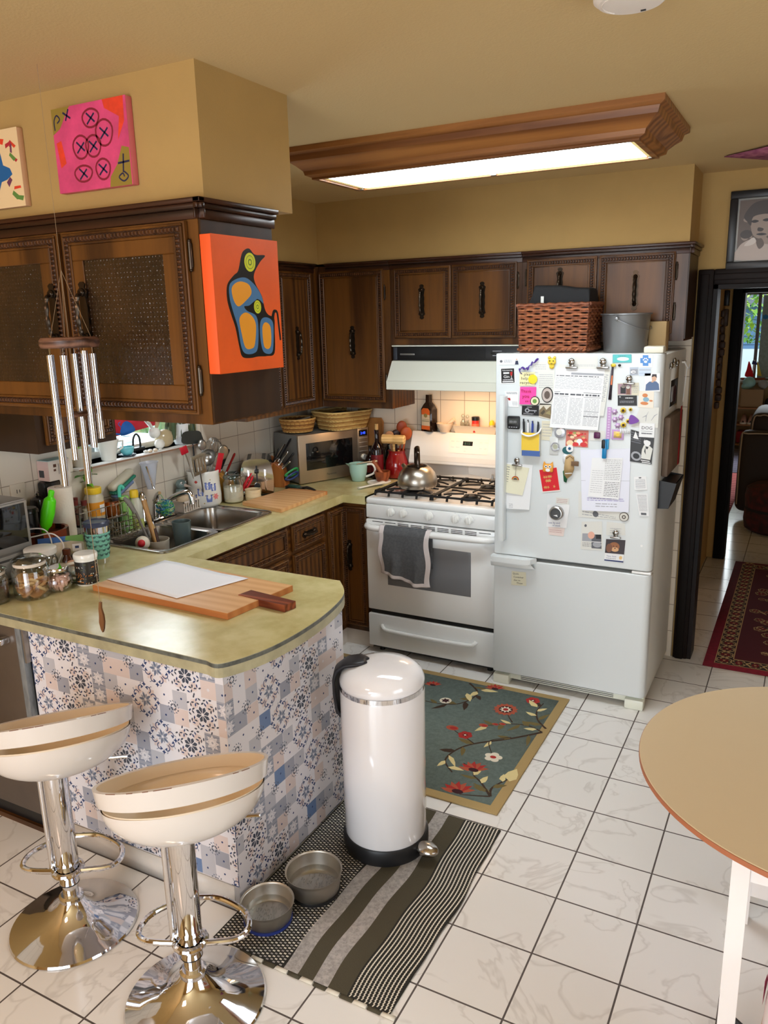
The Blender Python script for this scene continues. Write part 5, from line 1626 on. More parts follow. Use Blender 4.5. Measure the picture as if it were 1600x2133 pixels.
mb=MB(Matrix.Translation((-0.50,-1.57,Zc))@Matrix.Rotation(.85,4,'Z')@Matrix.Rotation(PI/2-.25,4,'X'))
mb.m(M('card_map',(226,214,190),rough=0.5,var=.08,vscale=30)).box(-.085,.085,0,.125,0,.0012)
mb.m(M('card_blue',(58,104,168),rough=0.5)).poly([(-.085,.125),(-.085,.075),(-.068,.08),(-.066,.1),(.06,.105),(.085,.125)],.0014)
mb.m(M('card_green',(104,152,70),rough=0.5)).poly([(.02,.125),(.015,.108),(.085,.096),(.085,.125)],.0016).m(white_m).rect(.04,.075,.06,.09,.0016).m(cols['navy']).rect(.05,.065,.072,.082,.0018)
tag(mb.build('folded_map',smooth=None),'folded tourist map with blue and green header leaning behind the jars','map')
t=thing('wooden_box','octagonal box of striped reddish wood beside the paper towel roll','box',(-0.63,-1.53,Zc))
strp=[M('box_mahogany',(120,48,22),rough=0.3),M('box_walnut',(62,28,16),rough=0.3),M('box_cherry',(156,74,36),rough=0.3)]
mb=MB();n=16;R=.088
for k in range(n):
 a0,a1=2*PI*k/n,2*PI*(k+1)/n
 mb.m(strp[k%3]).add([(-.63+R*math.cos(a),-1.53+R*math.sin(a),z)for z in(Zc+.001,Zc+.14)for a in(a0,a1)]+[(-.63+(R-.012)*math.cos(a),-1.53+(R-.012)*math.sin(a),z)for z in(Zc+.001,Zc+.14)for a in(a0,a1)],[(0,1,3,2),(2,3,7,6),(5,4,6,7)])
mb.m(strp[1]).lathe([(0,.001),(R-.01,.001),(R-.01,.12),(0,.12)],(-.63,-1.53,Zc),16)
mb.build('case',parent=t)
rev('black_canister','black canister with grey lid standing in the wooden box','canister',-.665,-1.575,Zc+.121,[(0,0),(.036,0),(.037,.09),(.040,.092),(.040,.104),(.034,.112),(0,.113)],M('canister_black',(30,29,30),rough=0.25))
t=thing('pepper_grinder','dark pepper grinder behind the green silicone spatula','grinder',(-.70,-1.49,Zc))
rev('body',None,None,-.738,-1.466,Zc,[(0,0),(.03,0),(.026,.1),(.032,.15),(.022,.19),(.034,.215),(.03,.24),(0,.255)],M('grinder_black',(26,24,24),rough=0.15,coat=.5),parent=t)
rev('cap',None,None,-.738,-1.466,Zc,[(0,.255),(.008,.255),(.01,.265),(0,.272)],chrome,parent=t)
mb=MB();mb.sph((-.655,-1.60,Zc+.15),(.035,.03,.03),12,8).tube([(-.655,-1.60,Zc+.16),(-.66,-1.62,Zc+.2)],.008,8);tag(mb.build('garlic_press',M('black_matt',(34,33,38)),smooth=60),'dark kitchen gadget lying on the wooden box','gadget')
mb=MB(TR(-.60,-1.565,Zc+.121,0.6,-.06,.26));mb.m(M('lime_plastic',(92,226,20),rough=0.35)).lathe([(0,0),(.010,.002),(.013,.03),(.023,.045),(.027,.10),(.023,.15),(.011,.163),(.012,.185),(.008,.19),(0,.191)],(0,0,0),20)
tag(mb.build('rolling_pin'),'bright lime green silicone rolling pin standing in the wooden box','rolling pin')
cab=M('white_cable',(232,222,214),rough=0.4)
for k,P in enumerate(([(-.52,-1.63,Zc+.002),(-.53,-1.60,Zc+.05),(-.535,-1.585,Zc+.11),(-.55,-1.60,Zc+.16),(-.60,-1.64,Zc+.165),(-.66,-1.68,Zc+.15)],[(-.50,-1.62,Zc+.002),(-.495,-1.585,Zc+.045),(-.50,-1.56,Zc+.095),(-.53,-1.58,Zc+.14),(-.58,-1.63,Zc+.135),(-.66,-1.70,Zc+.12)])):
 mb=MB();mb.tube(smoothpts(P,8),.0028,8)
 tag(mb.build('charging_cable',cab),('higher' if k==0 else 'lower')+' loop of white charging cable in front of the wooden box','cable')
t=thing('paper_towel_roll','white paper towel roll standing behind the wooden box','paper towel',(-.665,-1.41,Zc))
rev('paper',None,None,-.665,-1.41,Zc+.006,[(.02,0),(.047,.0),(.048,.002),(.048,.278),(.046,.28),(.02,.28)],M('paper_towel',(238,228,214),rough=0.9,bump=.3,bscale=120),parent=t)
rev('core',None,None,-.665,-1.41,Zc+.006,[(.0195,0),(.02,0),(.02,.281),(.0185,.281),(.0185,0)],M('card_core',(150,118,88),rough=0.8),parent=t)
rev('stand',None,None,-.665,-1.41,Zc,[(0,0),(.05,0),(.05,.005),(.008,.006),(.008,.26),(0,.262)],blackp,parent=t)
t=thing('toaster_oven','toaster oven with black glass door cut off at the left edge','toaster oven',(-.62,-1.9,Zc))
silver=M('silver_paint',(158,154,148),rough=0.4,metal=.5)
mb=MB();mb.m(silver).box(-.76,-.50,-2.012,-1.70,Zc+.012,Zc+.315,.006);mb.cyl((-.74,-1.73,Zc),(-.74,-1.73,Zc+.014),.014).cyl((-.53,-1.73,Zc),(-.53,-1.73,Zc+.014),.014).cyl((-.53,-1.98,Zc),(-.53,-1.98,Zc+.014),.014);mb.build('case',parent=t)
mb=MB(face_px(-.4995,0,Zc));mb.m(silver).box(-2.008,-1.705,.125,.31,0,.008,.003).m(M('black_mirror',(14,14,15))).box(-1.995,-1.718,.15,.302,.008,.010,.001);mb.build('glass_door',parent=t)
mb=MB(face_px(-.4995,0,Zc));mb.m(silver).box(-2.008,-1.705,.018,.118,0,.008,.003).m(M('drawer_inset',(66,64,62),rough=0.4)).box(-1.995,-1.765,.028,.106,.008,.010,.001).m(silver).box(-1.985,-1.78,.034,.098,.010,.012,.001);mb.build('drawer',parent=t)
mb=MB(face_px(XL+.008,-1.53,1.155));mb.m(M('outlet_ivory',(214,206,190),rough=0.4)).box(-.035,.035,-.058,.058,0,.005,.002).m(ink)
for s_ in(-.026,.026):
 mb.box(-.008,-.005,s_-.008,s_+.008,.005,.0055).box(.005,.008,s_-.006,s_+.006,.005,.0055)
tag(mb.build('wall_outlet'),'ivory wall outlet on the tiles above the toaster oven','outlet')
mb=MB();mb.m(M('carton_white',(226,216,206),rough=0.6)).box(-.768,-.70,-1.425,-1.315,1.205,1.29,.002).m(M('carton_pink',(206,178,172),rough=0.6)).box(-.769,-.7005,-1.4255,-1.424,1.206,1.289).m(M('carton_blue',(178,214,214),rough=0.6)).box(-.766,-.702,-1.424,-1.32,1.290,1.2915)
mb.m(ink)
for k in range(7):
 mb.box(-.6998,-.6995,-1.375+k*.007,-1.373+k*.007,1.23,1.275)
mb.m(M('print_brown',(92,58,44))).box(-.6998,-.6994,-1.40,-1.385,1.262,1.275).box(-.6998,-.6994,-1.40,-1.388,1.245,1.254).m(ink).box(-.76,-.73,-1.4262,-1.4255,1.22,1.25)
tag(mb.build('tea_carton'),'white carton standing on a black bag under the wall cabinet','carton')
mb=MB();mb.box(-.768,-.722,-1.44,-1.35,Zc,1.203,.012);tag(mb.build('coffee_bag',M('black_film',(24,26,27))),'tall black coffee bag behind the paper towel roll','bag')
wire=M('rack_wire',(176,172,166),rough=0.2,metal=1)
t=thing('wire_rack','chrome wire rack holding jars along the wall left of the faucet','rack',(-.71,-1.20,Zc))
mb=MB()
for z in(.03,.095,.15):
 mb.tube([(-.765,-1.335,Zc+z),(-.655,-1.335,Zc+z),(-.655,-1.06,Zc+z),(-.765,-1.06,Zc+z)],.002,6,True)
for k in range(10):
 y=-1.33+k*.029
 mb.tube([(-.655,y,Zc+.15),(-.655,y,Zc+.03),(-.765,y,Zc+.03)],.0013,5)
for x,y in((-.765,-1.335),(-.655,-1.335),(-.655,-1.06),(-.765,-1.06)):
 mb.tube([(x,y,Zc),(x,y,Zc+.15)],.0022,6)
mb.box(-.766,-.656,-1.334,-1.061,Zc+.088,Zc+.091)
mb.build('frame',wire,t)
t=thing('wire_basket','small chrome wire basket hooked on the sink edge','basket',(-.60,-1.15,Zc))
mb=MB()
for z in(.005,.025,.045,.065,.09):
 mb.tube([(-.648,-1.20,Zc+z),(-.56,-1.20,Zc+z),(-.56,-1.09,Zc+z),(-.648,-1.09,Zc+z)],.0016,5,True)
for k in range(6):
 mb.tube([(-.648+k*.0176,-1.20,Zc+.09),(-.648+k*.0176,-1.20,Zc+.006),(-.648+k*.0176,-1.09,Zc+.006),(-.648+k*.0176,-1.09,Zc+.09)],.0012,5)
 mb.tube([(-.56,-1.20+k*.022,Zc+.09),(-.56,-1.20+k*.022,Zc+.006),(-.648,-1.20+k*.022,Zc+.006)],.0012,5)
mb.build('frame',wire,t)
zr=Zc+.0915
def cork(x,y,h,col,label):
 t=thing('spice_tube',label,'spice tube',(x,y,zr),'corked glass spice tubes on the wire rack')
 mb=MB();mb.lathe([(0,0),(.011,0),(.012,.004),(.012,h)],(x,y,zr),16);mb.build('tube',cg,t,smooth=60)
 rev('spice',None,None,x,y,zr,[(0,.001),(.0105,.001),(.0105,h*.75),(0,h*.75)],M('spice_'+str(col[0]),col,rough=.9),parent=t,seg=14)
 rev('stopper',None,None,x,y,zr,[(0,h-.006),(.012,h-.006),(.013,h+.016),(0,h+.017)],M('stopper_red',(110,36,26),rough=.6),parent=t,seg=14)
cork(-.70,-1.312,.095,(96,36,28),'corked glass tube of dark red spice nearest the paper towels')
cork(-.688,-1.275,.088,(206,192,170),'corked glass tube of pale spice in the wire rack')
cork(-.725,-1.29,.10,(120,52,30),'corked glass tube of brown spice at the back of the rack')
t=thing('supplement_jar','clear jar with orange label and yellow lid on the wire rack','jar',(-.715,-1.195,zr))
rev('jar',None,None,-.715,-1.195,zr,[(0,0),(.040,0),(.042,.005),(.042,.10),(.03,.118),(0,.118)],M('jar_frosted',(206,196,172),rough=.25),parent=t)
rev('label',None,None,-.715,-1.195,zr,[(.0423,.02),(.0427,.02),(.0427,.082),(.0423,.082)],M('label_orange',(232,150,30),rough=.5),parent=t)
mb=MB();mb.surf(lambda u,v:(-.715+.0431*math.cos(-.2+.75*u),-1.195+.0431*math.sin(-.2+.75*u),zr+.034+.036*v),8,1);mb.m(white_m);mb.build('barcode_patch',parent=t)
rev('lid',None,None,-.715,-1.195,zr,[(0,.118),(.035,.118),(.036,.121),(.036,.143),(.033,.146),(0,.146)],M('lid_yellow',(240,200,44),rough=.4),parent=t)
t=thing('honey_jar','squat jar of amber honey with copper lid on the wire rack','jar',(-.705,-1.105,zr))
rev('jar',None,None,-.705,-1.105,zr,[(0,0),(.032,0),(.034,.004),(.034,.045),(0,.047)],M('honey',(130,66,18),rough=.1,spec=.7),parent=t)
rev('lid',None,None,-.705,-1.105,zr,[(0,.047),(.036,.047),(.036,.064),(.033,.067),(0,.067)],M('copper',(206,138,108),rough=.2,metal=1),parent=t)
rev('spray_cap','green bottle cap pot beside the copper lidded jar','bottle',-.70,-1.035,Zc,[(0,0),(.028,0),(.03,.1),(.026,.13),(.024,.15),(.02,.165),(0,.168)],M('cap_green',(150,208,108),rough=.35))
t=thing('dish_soap_bottle','clear dish soap bottle with yellow cap beside the faucet','bottle',(-.685,-.985,Zc))
mb=MB();mb.lathe([(0,0),(.036,0),(.038,.006),(.038,.11),(.024,.145),(.016,.15)],(-.685,-.985,Zc+.0005),24,1.0,.75);mb.build('bottle',M('soap_clear',(206,206,190),rough=.2),t,smooth=60)
rev('soap',None,None,-.685,-.985,Zc,[(.0385,.004),(.0388,.004),(.0388,.05),(.0385,.05)],M('soap_green',(190,200,110),rough=.2),parent=t,sy=.76)
rev('cap',None,None,-.685,-.985,Zc,[(0,.150),(.02,.150),(.02,.178),(.017,.185),(0,.186)],M('lid_yellow',(240,200,44)),parent=t)
t=thing('soap_dispenser','chrome soap dispenser standing left of the faucet','dispenser',(-.70,-.925,Zc))
rev('body',None,None,-.70,-.925,.9185,[(0,0),(.026,0),(.026,.004),(.024,.01),(.024,.10),(.018,.125),(.010,.14),(0,.145)],chrome,parent=t,seg=28)
mb=MB(TR(-.745,-.985,1.085,0.15,0,0)@Matrix.Rotation(.35,4,'X'))
mb.m(M('bag_film',(196,190,170),rough=.25)).box(-.022,.022,-.085,.085,.03,.065,.014)
mb.m(M('bag_teal',(40,128,104),rough=.4)).box(-.02,.024,-.085,.085,.014,.03,.008).m(M('bag_blue',(110,130,168),rough=.4)).box(-.018,.022,-.085,.06,-.004,.014,.008)
tag(mb.build('sponge_pack',smooth=60),'pack of sponges in clear wrap leaning on the tiles under the sill','sponges')
mb=MB();mb.box(-.766,-.73,-1.065,-.90,Zc,1.045,.012)
tag(mb.build('freezer_bag',M('bag_clear',(204,198,178),rough=.3,alpha=.5)),'clear plastic bag standing behind the soap bottle','bag')
mb=MB();mb.tube(smoothpts([(-.70,-1.06,Zc+.165),(-.702,-1.055,Zc+.2),(-.70,-1.045,Zc+.215),(-.696,-1.035,Zc+.2)],4),.008,8);tag(mb.build('teal_brush',M('teal_plastic',(86,200,176),rough=.35)),'teal plastic brush tip standing by the green bottle','brush')
t=thing('measuring_jug','clear plastic funnel shaped jug hanging on the tiles under the sill','jug',(-.735,-.835,1.06))
mb=MB();mb.lathe([(.018,0),(.022,.02),(.040,.12),(.047,.132),(.045,.132),(.038,.12),(.020,.02),(.016,0)],(-.722,-.835,1.055),28,.9,1.1,close=True);mb.build('cup',M('clear_plastic',(216,220,232),rough=.15,alpha=.45),t,smooth=60)
mb=MB();mb.tube([(-.70,-.875,1.175),(-.69,-.85,1.06)],.004,6).tube([(-.71,-.865,1.175),(-.70,-.84,1.06)],.003,6);mb.build('tongs',chrome,t)
zb1=.751
t=thing('utensil_cup','beige plastic cup of dish brushes standing in the near sink bowl','cup',(-.47,-1.08,zb1))
rev('cup',None,None,-.47,-1.08,zb1+.001,shell([(.042,0),(.043,.004),(.054,.14)],.003),M('beige_plastic',(176,168,152),rough=.4,alpha=1),parent=t)
mb=MB();mb.tube([(-.475,-1.075,zb1+.012),(-.55,-1.115,1.02)],.006,8).tube([(-.552,-1.116,1.015),(-.575,-1.13,1.07),(-.59,-1.137,1.085)],[.014,.018,.012],10,flat=.6);tag(mb.build('spatula',M('grey_silicone',(120,116,110),rough=.5)),'grey silicone spatula standing in the beige sink cup','spatula')
wst=wood('stick_wood',(150,110,62),(196,152,96),'z',2.0)
mb=MB();mb.tube([(-.462,-1.07,zb1+.012),(-.555,-1.055,1.06)],[.012,.012],10).m(wst);tag(mb.build('wooden_brush'),'wooden handled dish brush standing in the beige sink cup','brush')
mb=MB();mb.m(M('brush_dark',(64,36,24),rough=.5)).tube([(-.45,-1.07,zb1+.012),(-.508,-1.055,.93)],.010,8).m(chrome).tube([(-.508,-1.055,.93),(-.52,-1.053,.96)],.006,8).m(M('bristle_dark',(50,40,34),rough=.9)).tube([(-.52,-1.053,.96),(-.545,-1.05,1.0)],.011,8);tag(mb.build('bottle_brush'),'dark bottle brush leaning in the beige sink cup','brush')
mb=MB();mb.m(M('yellowgreen',(190,200,60),rough=.5)).tube([(-.46,-1.105,zb1+.02),(-.48,-1.13,.86),(-.478,-1.155,.89)],.008,8)
mb.m(M('pom_cream',(230,218,198),rough=.6)).sph((-.475,-1.165,.895),.032,18,12).m(M('pom_red',(196,32,40),rough=.5))
mb.sph((-.458,-1.188,.902),(.017,.017,.017),14,8)
tag(mb.build('dish_scrubber'),'cream and red round headed dish scrubber over the near bowl','scrubber')
rev('steel_cup','grey green metal cup standing in the near sink bowl','cup',-.415,-.975,zb1+.001,shell([(.030,0),(.032,.004),(.043,.205)],.003),M('cup_slate',(96,112,112),rough=.35,metal=.5))
t=thing('scrub_puff','blue and green mesh scrubbing puff hanging by the faucet','scrubber',(-.585,-.895,.915))
mb=MB()
rr=random.Random(8)
pc=[M('puff_teal',(40,128,140),rough=.6),M('puff_green',(96,170,92),rough=.6),M('puff_blue',(44,90,150),rough=.6),M('puff_pale',(176,190,150),rough=.6)]
for k in range(90):
 d=Vector((rr.gauss(0,1),rr.gauss(0,1),rr.gauss(0,1))).normalized()*.034
 q=d.orthogonal().normalized()*.014
 q2=d.cross(q).normalized()*.014
 c_=Vector((-.585,-.895,.985))+d
 mb.m(pc[k%4]).tube([tuple(c_+q*math.cos(a)+q2*math.sin(a)+d*.25*math.sin(2*a))for a in(0,1.05,2.1,3.15,4.2,5.25)],.0028,4,True)
mb.build('mesh_ball',parent=t)
mb=MB();mb.tube(smoothpts([(-.585,-.895,1.01),(-.62,-.87,1.03),(-.64,-.875,1.055),(-.63,-.88,1.04)],5),.0016,5);mb.build('loop',M('puff_green',(96,170,92)),t)
t=thing('soap_basket','white plastic sink caddy with cloths behind the far bowl','basket',(-.70,-.62,Zc))
mb=MB();wp=M('caddy_white',(226,214,200),rough=.4)
mb.box(-.745,-.655,-.69,-.555,.905,.909)
for k in range(9):
 y=-.688+k*.0163
 mb.box(-.658,-.655,y-.003,y+.003,.908,.958)
 mb.box(-.745,-.742,y-.003,y+.003,.908,.958)
mb.box(-.659,-.654,-.692,-.553,.953,.962).box(-.746,-.741,-.692,-.553,.953,.962).box(-.746,-.654,-.692,-.688,.905,.962).box(-.746,-.654,-.557,-.553,.905,.962)
mb.build('caddy',wp,t)
mb=MB();mb.sph((-.705,-.64,.955),(.03,.04,.035),12,8);tag(mb.build('dish_cloth',M('cloth_cream',(206,186,156),rough=.9,bump=.8,bscale=40)),'cream dish cloth bundled in the white sink caddy','cloth')
mb=MB();mb.sph((-.715,-.585,.96),(.025,.025,.04),12,8);tag(mb.build('scouring_pad',M('pad_dark',(60,62,62),rough=.9,bump=.8,bscale=60)),'dark scouring pad in the white sink caddy','scrubber')
t=thing('ceramic_bird','blue grey ceramic bird figurine left of the utensil crock','figurine',(-.738,-.615,Zc))
mb=MB();bb_=M('bird_glaze',(108,128,128),rough=.2,coat=.5)
mb.T=Matrix.Translation((-.003,-.07,0))
mb.m(bb_).lathe([(0,0),(.022,0),(.03,.03),(.034,.07),(.026,.11),(0,.13)],(-.735,-.545,Zc),20).sph((-.73,-.545,Zc+.135),(.028,.028,.027),16,10)
mb.m(M('bird_beak',(196,182,170),rough=.4)).cyl((-.71,-.545,Zc+.133),(-.672,-.535,Zc+.124),.010,.002,10).m(wc_).sph((-.712,-.56,Zc+.145),.007,8,6).sph((-.712,-.53,Zc+.145),.007,8,6).m(pblack).sph((-.706,-.561,Zc+.146),.0035,8,6).sph((-.706,-.529,Zc+.146),.0035,8,6)
mb.m(M('bird_orange',(176,108,46),rough=.3)).sph((-.705,-.545,Zc+.06),(.012,.02,.035),10,8)
mb.build('body',parent=t)
t=thing('utensil_crock','white ceramic crock printed with blue honey pots holding kitchen utensils','crock',(-.688,-.492,Zc))
kx,ky=-.688,-.492
rev('crock',None,None,kx,ky,Zc+.001,[(0,0),(.070,0),(.078,.006),(.086,.02),(.087,.06),(.082,.13),(.082,.17),(.086,.188),(.084,.192),(.079,.188),(.076,.17),(.076,.03),(0,.03)],wc_,parent=t,seg=48)
def onc(a,z,dx,dz,dr=.0010):
 R=.087-max(0,min(1,(z+dz-.06)/.07))*.005+dr
 return(kx+R*math.cos(a+dx/.085),ky+R*math.sin(a+dx/.085),Zc+z+dz)
def dec(mb,mat_,a,z,P,dr=.001):
 mb.m(mat_).add([onc(a,z,p[0],p[1],dr)for p in P],[tuple(range(len(P)))])
for a,z in((-1.08,.09),(-.62,.12),(-.58,.055),(-.25,.11),(-1.5,.06)):
 mb=MB()
 dec(mb,M('print_honey_blue',(112,128,190),rough=.25),a,z,[(-.014,-.02),(.012,-.02),(.015,0),(.013,.014),(-.015,.014),(-.017,0)])
 dec(mb,M('print_honey_dark',(70,78,140),rough=.25),a,z,[(-.017,.013),(.016,.013),(.016,.018),(-.017,.018)],.0013)
 dec(mb,M('print_honey_pale',(176,184,224),rough=.25),a,z,[(-.006,-.007),(.004,-.007),(.005,-.001),(-.006,-.001)],.0013)
 mb.build('pot_print',parent=t)
for a,z in((-.45,.15),(-.8,.07),(-.9,.03),(-.35,.07)):
 mb=MB();dec(mb,M('print_bee',(176,150,60),rough=.3),a,z,[(-.004,0),(0,-.003),(.004,0),(0,.004)]);mb.build('bee_print',parent=t)
mb=MB();dec(mb,M('print_red_flower',(200,70,60),rough=.3),-1.35,.14,[(-.010,0),(0,-.006),(.010,.002),(.002,.010),(-.006,.008)]);mb.build('flower_print',parent=t)
mb=MB();dec(mb,M('print_pink_flower',(226,130,130),rough=.3),-.15,.06,star(0,0,.02,.011,6));mb.build('flower_print',parent=t)
utg='utensils standing in the white crock'
def utensil(label,name,ax,ay,tx_,ty_,zt,head,rmat=None,hr=.004):
 """handle from inside the crock to (tx, ty, zt), then a head built in the frame at the top."""
 mb=MB()
 p0,p1=Vector((kx+ax,ky+ay,Zc+.034)),Vector((tx_,ty_,zt))
 mb.m(rmat or steel).tube([p0,p1],hr,8)
 d=(p1-p0).normalized()
 side=Vector((.25,.97,0));side=(side-d*side.dot(d)).normalized()
 nrm=side.cross(d)
 mb.T=Matrix(((side.x,d.x,nrm.x,p1.x),(side.y,d.y,nrm.y,p1.y),(side.z,d.z,nrm.z,p1.z),(0,0,0,1)))
 head(mb)
 return tag(mb.build(name,smooth=50),label,name.replace('_',' '),utg)
def h_ladle(mb):
 mb.m(steel).surf(lambda u,v:(.044*math.sin(v*PI/2)*math.cos(2*PI*u),.025+.044*math.sin(v*PI/2)*math.sin(2*PI*u),.026-.040*(1-math.cos(v*PI/2))*-1-.02),24,8,cu=True)
def h_slot(mb):
 mb.m(steel)
 for x in(-.033,-.0165,0,.0165,.033):
  mb.box(x-.0045,x+.0045,0.0,.085,-.001,.001)
 mb.box(-.0375,.0375,-.012,.006,-.001,.001).box(-.0375,.0375,.08,.10,-.001,.001)
def h_spat(m_,w=.03,l=.09):
 def f(mb):
  mb.m(m_).box(-w,w,0,l,-.003,.003,.003)
 return f
def h_spoon(m_,w=.03,l=.045):
 def f(mb):
  mb.m(m_).sph((0,l*.9,0),(w,l,.008),16,10)
 return f
def h_whisk(mb):
 mb.m(steel)
 for k in range(5):
  a=k*PI/5
  mb.tube([(.032*math.sin(t)*math.cos(a),.055-.055*math.cos(t),.032*math.sin(t)*math.sin(a))for t in[PI*2*i/20 for i in range(20)]],.0011,5,True)
def h_mash(mb):
 mb.m(steel).tube([(.03*math.cos(t),.03+.03*math.sin(t),0)for t in[2*PI*i/20 for i in range(20)]],.003,6,True)
 for k in range(5):
  mb.tube([(-.025+k*.0125,.008,0),(-.025+k*.0125,.055,0)],.002,5)
def h_wide(mb):
 P=smoothpts([(-.055,0),(.055,0),(.06,.035),(.04,.06),(-.04,.06),(-.06,.035)],4,True)
 mb.m(M('nylon_black',(44,46,42),rough=.45)).prism(P,-.002,.002)
rs=M('red_silicone',(196,18,40),rough=.35)
utensil('broad black nylon turner, tallest of the crock utensils','turner',-.02,-.03,-.735,-.50,1.23,h_wide,blackp)
utensil('red silicone basting brush leaning left in the crock','basting_brush',.02,-.05,-.70,-.60,1.19,h_spat(rs,.022,.04),chrome)
utensil('steel slotted turner leaning left over the crock rim','slotted_turner',.04,-.05,-.62,-.59,1.10,h_slot,steel)
utensil('steel ladle with round bowl in the crock','ladle',.03,-.02,-.65,-.525,1.145,h_ladle,steel)
utensil('steel serving spoon behind the ladle in the crock','serving_spoon',0,-.01,-.70,-.47,1.19,h_spoon(steel,.026,.03),steel)
utensil('red silicone spatula in the middle of the crock','spatula',.045,.0,-.615,-.465,1.075,h_spat(rs,.018,.105),chrome,.005)
utensil('wire whisk standing in the crock','whisk',.01,.01,-.67,-.43,1.14,h_whisk,steel,.006)
utensil('steel potato masher in the crock','masher',-.02,.03,-.69,-.38,1.165,h_mash,steel)
utensil('long steel skimmer at the right of the crock','skimmer',.02,.04,-.655,-.375,1.13,h_spoon(M('skimmer_steel',(150,142,128),rough=.3,metal=.9),.036,.04),steel)
utensil('second whisk with thin wires beside the masher in the crock','whisk',-.03,.0,-.70,-.42,1.14,h_whisk,steel,.005)
t=thing('flour_jar','glass jar of white flour right of the utensil crock','jar',(-.598,-.368,Zc))
mb=MB();mb.lathe([(0,0),(.042,0),(.052,.008),(.054,.03),(.054,.11),(.046,.122),(.046,.128)],(-.598,-.368,Zc+.0005),32);mb.build('jar',cg,t,smooth=60)
rev('flour',None,None,-.598,-.368,Zc,[(0,.004),(.041,.004),(.0505,.01),(.0515,.03),(.0515,.085),(0,.088)],M('flour',(236,222,198),rough=.9),parent=t)
mb=MB();mb.lathe([(0.0,.148),(.045,.147),(.05,.143),(.05,.134),(.048,.130)],(-.598,-.368,Zc+.0005),32);mb.build('lid',glass('blue_glass',(200,226,226),alpha=.3),t,smooth=60)
rev('ramekin','small cream ramekin beside the flour jar','ramekin',-.535,-.282,Zc+.001,shell([(.040,0),(.042,.004),(.043,.018),(.0445,.019),(.043,.02),(.043,.038),(.0445,.039),(.043,.040),(.044,.058)],.004),M('cream_glaze',(226,206,166),rough=.25))
t=thing('knife_block','honey coloured wooden knife block behind the flour jar','knife block',(-.70,-.345,Zc))
TB=TR(-.70,-.32,Zc+.001,math.radians(20))
mb=MB(TB);mb.add([(.06,-.05,0),(.06,.05,0),(-.055,.05,0),(-.055,-.05,0),(.035,-.05,.10),(.035,.05,.10),(-.05,.05,.17),(-.05,-.05,.17)],[(0,1,2,3),(4,7,6,5),(0,4,5,1),(1,5,6,2),(2,6,7,3),(3,7,4,0)])
mb.build('block',wood('knife_block_wood',(176,116,40),(212,152,66),'z',1.0),t)
def knife(p0,p1,m_,label,grp,name='knife',r=.0095,cat='knife'):
 o_=Vector((-.01,-.045,0))if 'honey' in label else Vector()
 mb=MB();p0,p1=Vector(p0)+o_,Vector(p1)+o_
 d=p1-p0
 mb.m(m_).tube([p0+d*.12,p0+d*.3,p0+d*.6,p0+d*.92,p1],[r*.8,r,r*.9,r*1.05,r*.6],8,flat=.65).m(chrome).tube([p0,p0+d*.12],r*.8,8).sph(p0+d*.93,(r*.6,)*3,8,6)
 return tag(mb.build(name,smooth=60),label,cat,grp)
g1='knives in the honey coloured block'
bh=M('knife_black',(20,20,22),rough=.3)
knife((-.70,-.315,1.035),(-.668,-.275,1.145),bh,'black handled knife at the left of the honey block',g1)
knife((-.705,-.285,1.045),(-.672,-.232,1.165),bh,'longest black handled knife in the honey block',g1,r=.011)
knife((-.685,-.262,1.03),(-.655,-.205,1.14),M('knife_red',(150,30,24),rough=.35),'dark red handled knife in the honey block',g1)
knife((-.67,-.285,1.01),(-.63,-.225,1.045),bh,'short black handled knife low in the honey block',g1)
mb=MB();mb.tube(smoothpts([(-.62,-.27,.935),(-.60,-.235,1.0),(-.585,-.215,1.03),(-.578,-.205,1.035),(-.585,-.222,.995),(-.605,-.262,.935)],5),.008,8);tag(mb.build('scissors',M('scissor_red',(206,20,36),rough=.35)),'red handled scissors standing beside the toaster','scissors')
t=thing('toaster','polished chrome two slice toaster on the worktop','toaster',(-.63,-.10,Zc))
TT=TR(-.628,-.108,Zc+.001,math.radians(35))
mb=MB(TT)
P=smoothpts([(-.085,.012),(-.09,.10),(-.075,.185),(-.04,.205),(.04,.205),(.075,.185),(.09,.10),(.085,.012)],5)
n=len(P)
mb.add([(p[0],-.12,p[1])for p in P]+[(p[0],.09,p[1])for p in P],[(k,k+1,n+k+1,n+k)for k in range(n-1)]+[tuple(range(n)),tuple(range(2*n-1,n-1,-1))])
mb.build('shell',M('toaster_chrome',(206,200,194),rough=.07,metal=1),t)
mb=MB(TT);mb.box(-.086,.086,-.118,.088,0,.016,.003).m(blackp).box(-.05,-.018,-.10,.07,.2045,.2062).box(.018,.05,-.10,.07,.2045,.2062);mb.build('base',blackp,t)
mb=MB(TT);mb.m(blackp).box(-.012,.012,-.140,-.12,.13,.15,.004).cyl((0,-.118,.06),(0,-.132,.06),.016).m(chrome).box(-.05,-.04,-.124,-.119,.03,.15,.002).box(.04,.05,-.124,-.119,.03,.15,.002).m(blackp).box(-.004,.004,-.1215,-.1195,.08,.17);mb.build('lever',parent=t)
rev('green_canister','dark green glass canister beside the chrome toaster','canister',-.722,-.218,Zc+.001,[(0,0),(.042,0),(.044,.004),(.044,.11),(.04,.125),(0,.128)],M('canister_green',(58,84,76),rough=.15))
t=thing('knife_block','orange brown knife block beside the microwave full of black and steel knives','knife block',(-.66,.08,Zc))
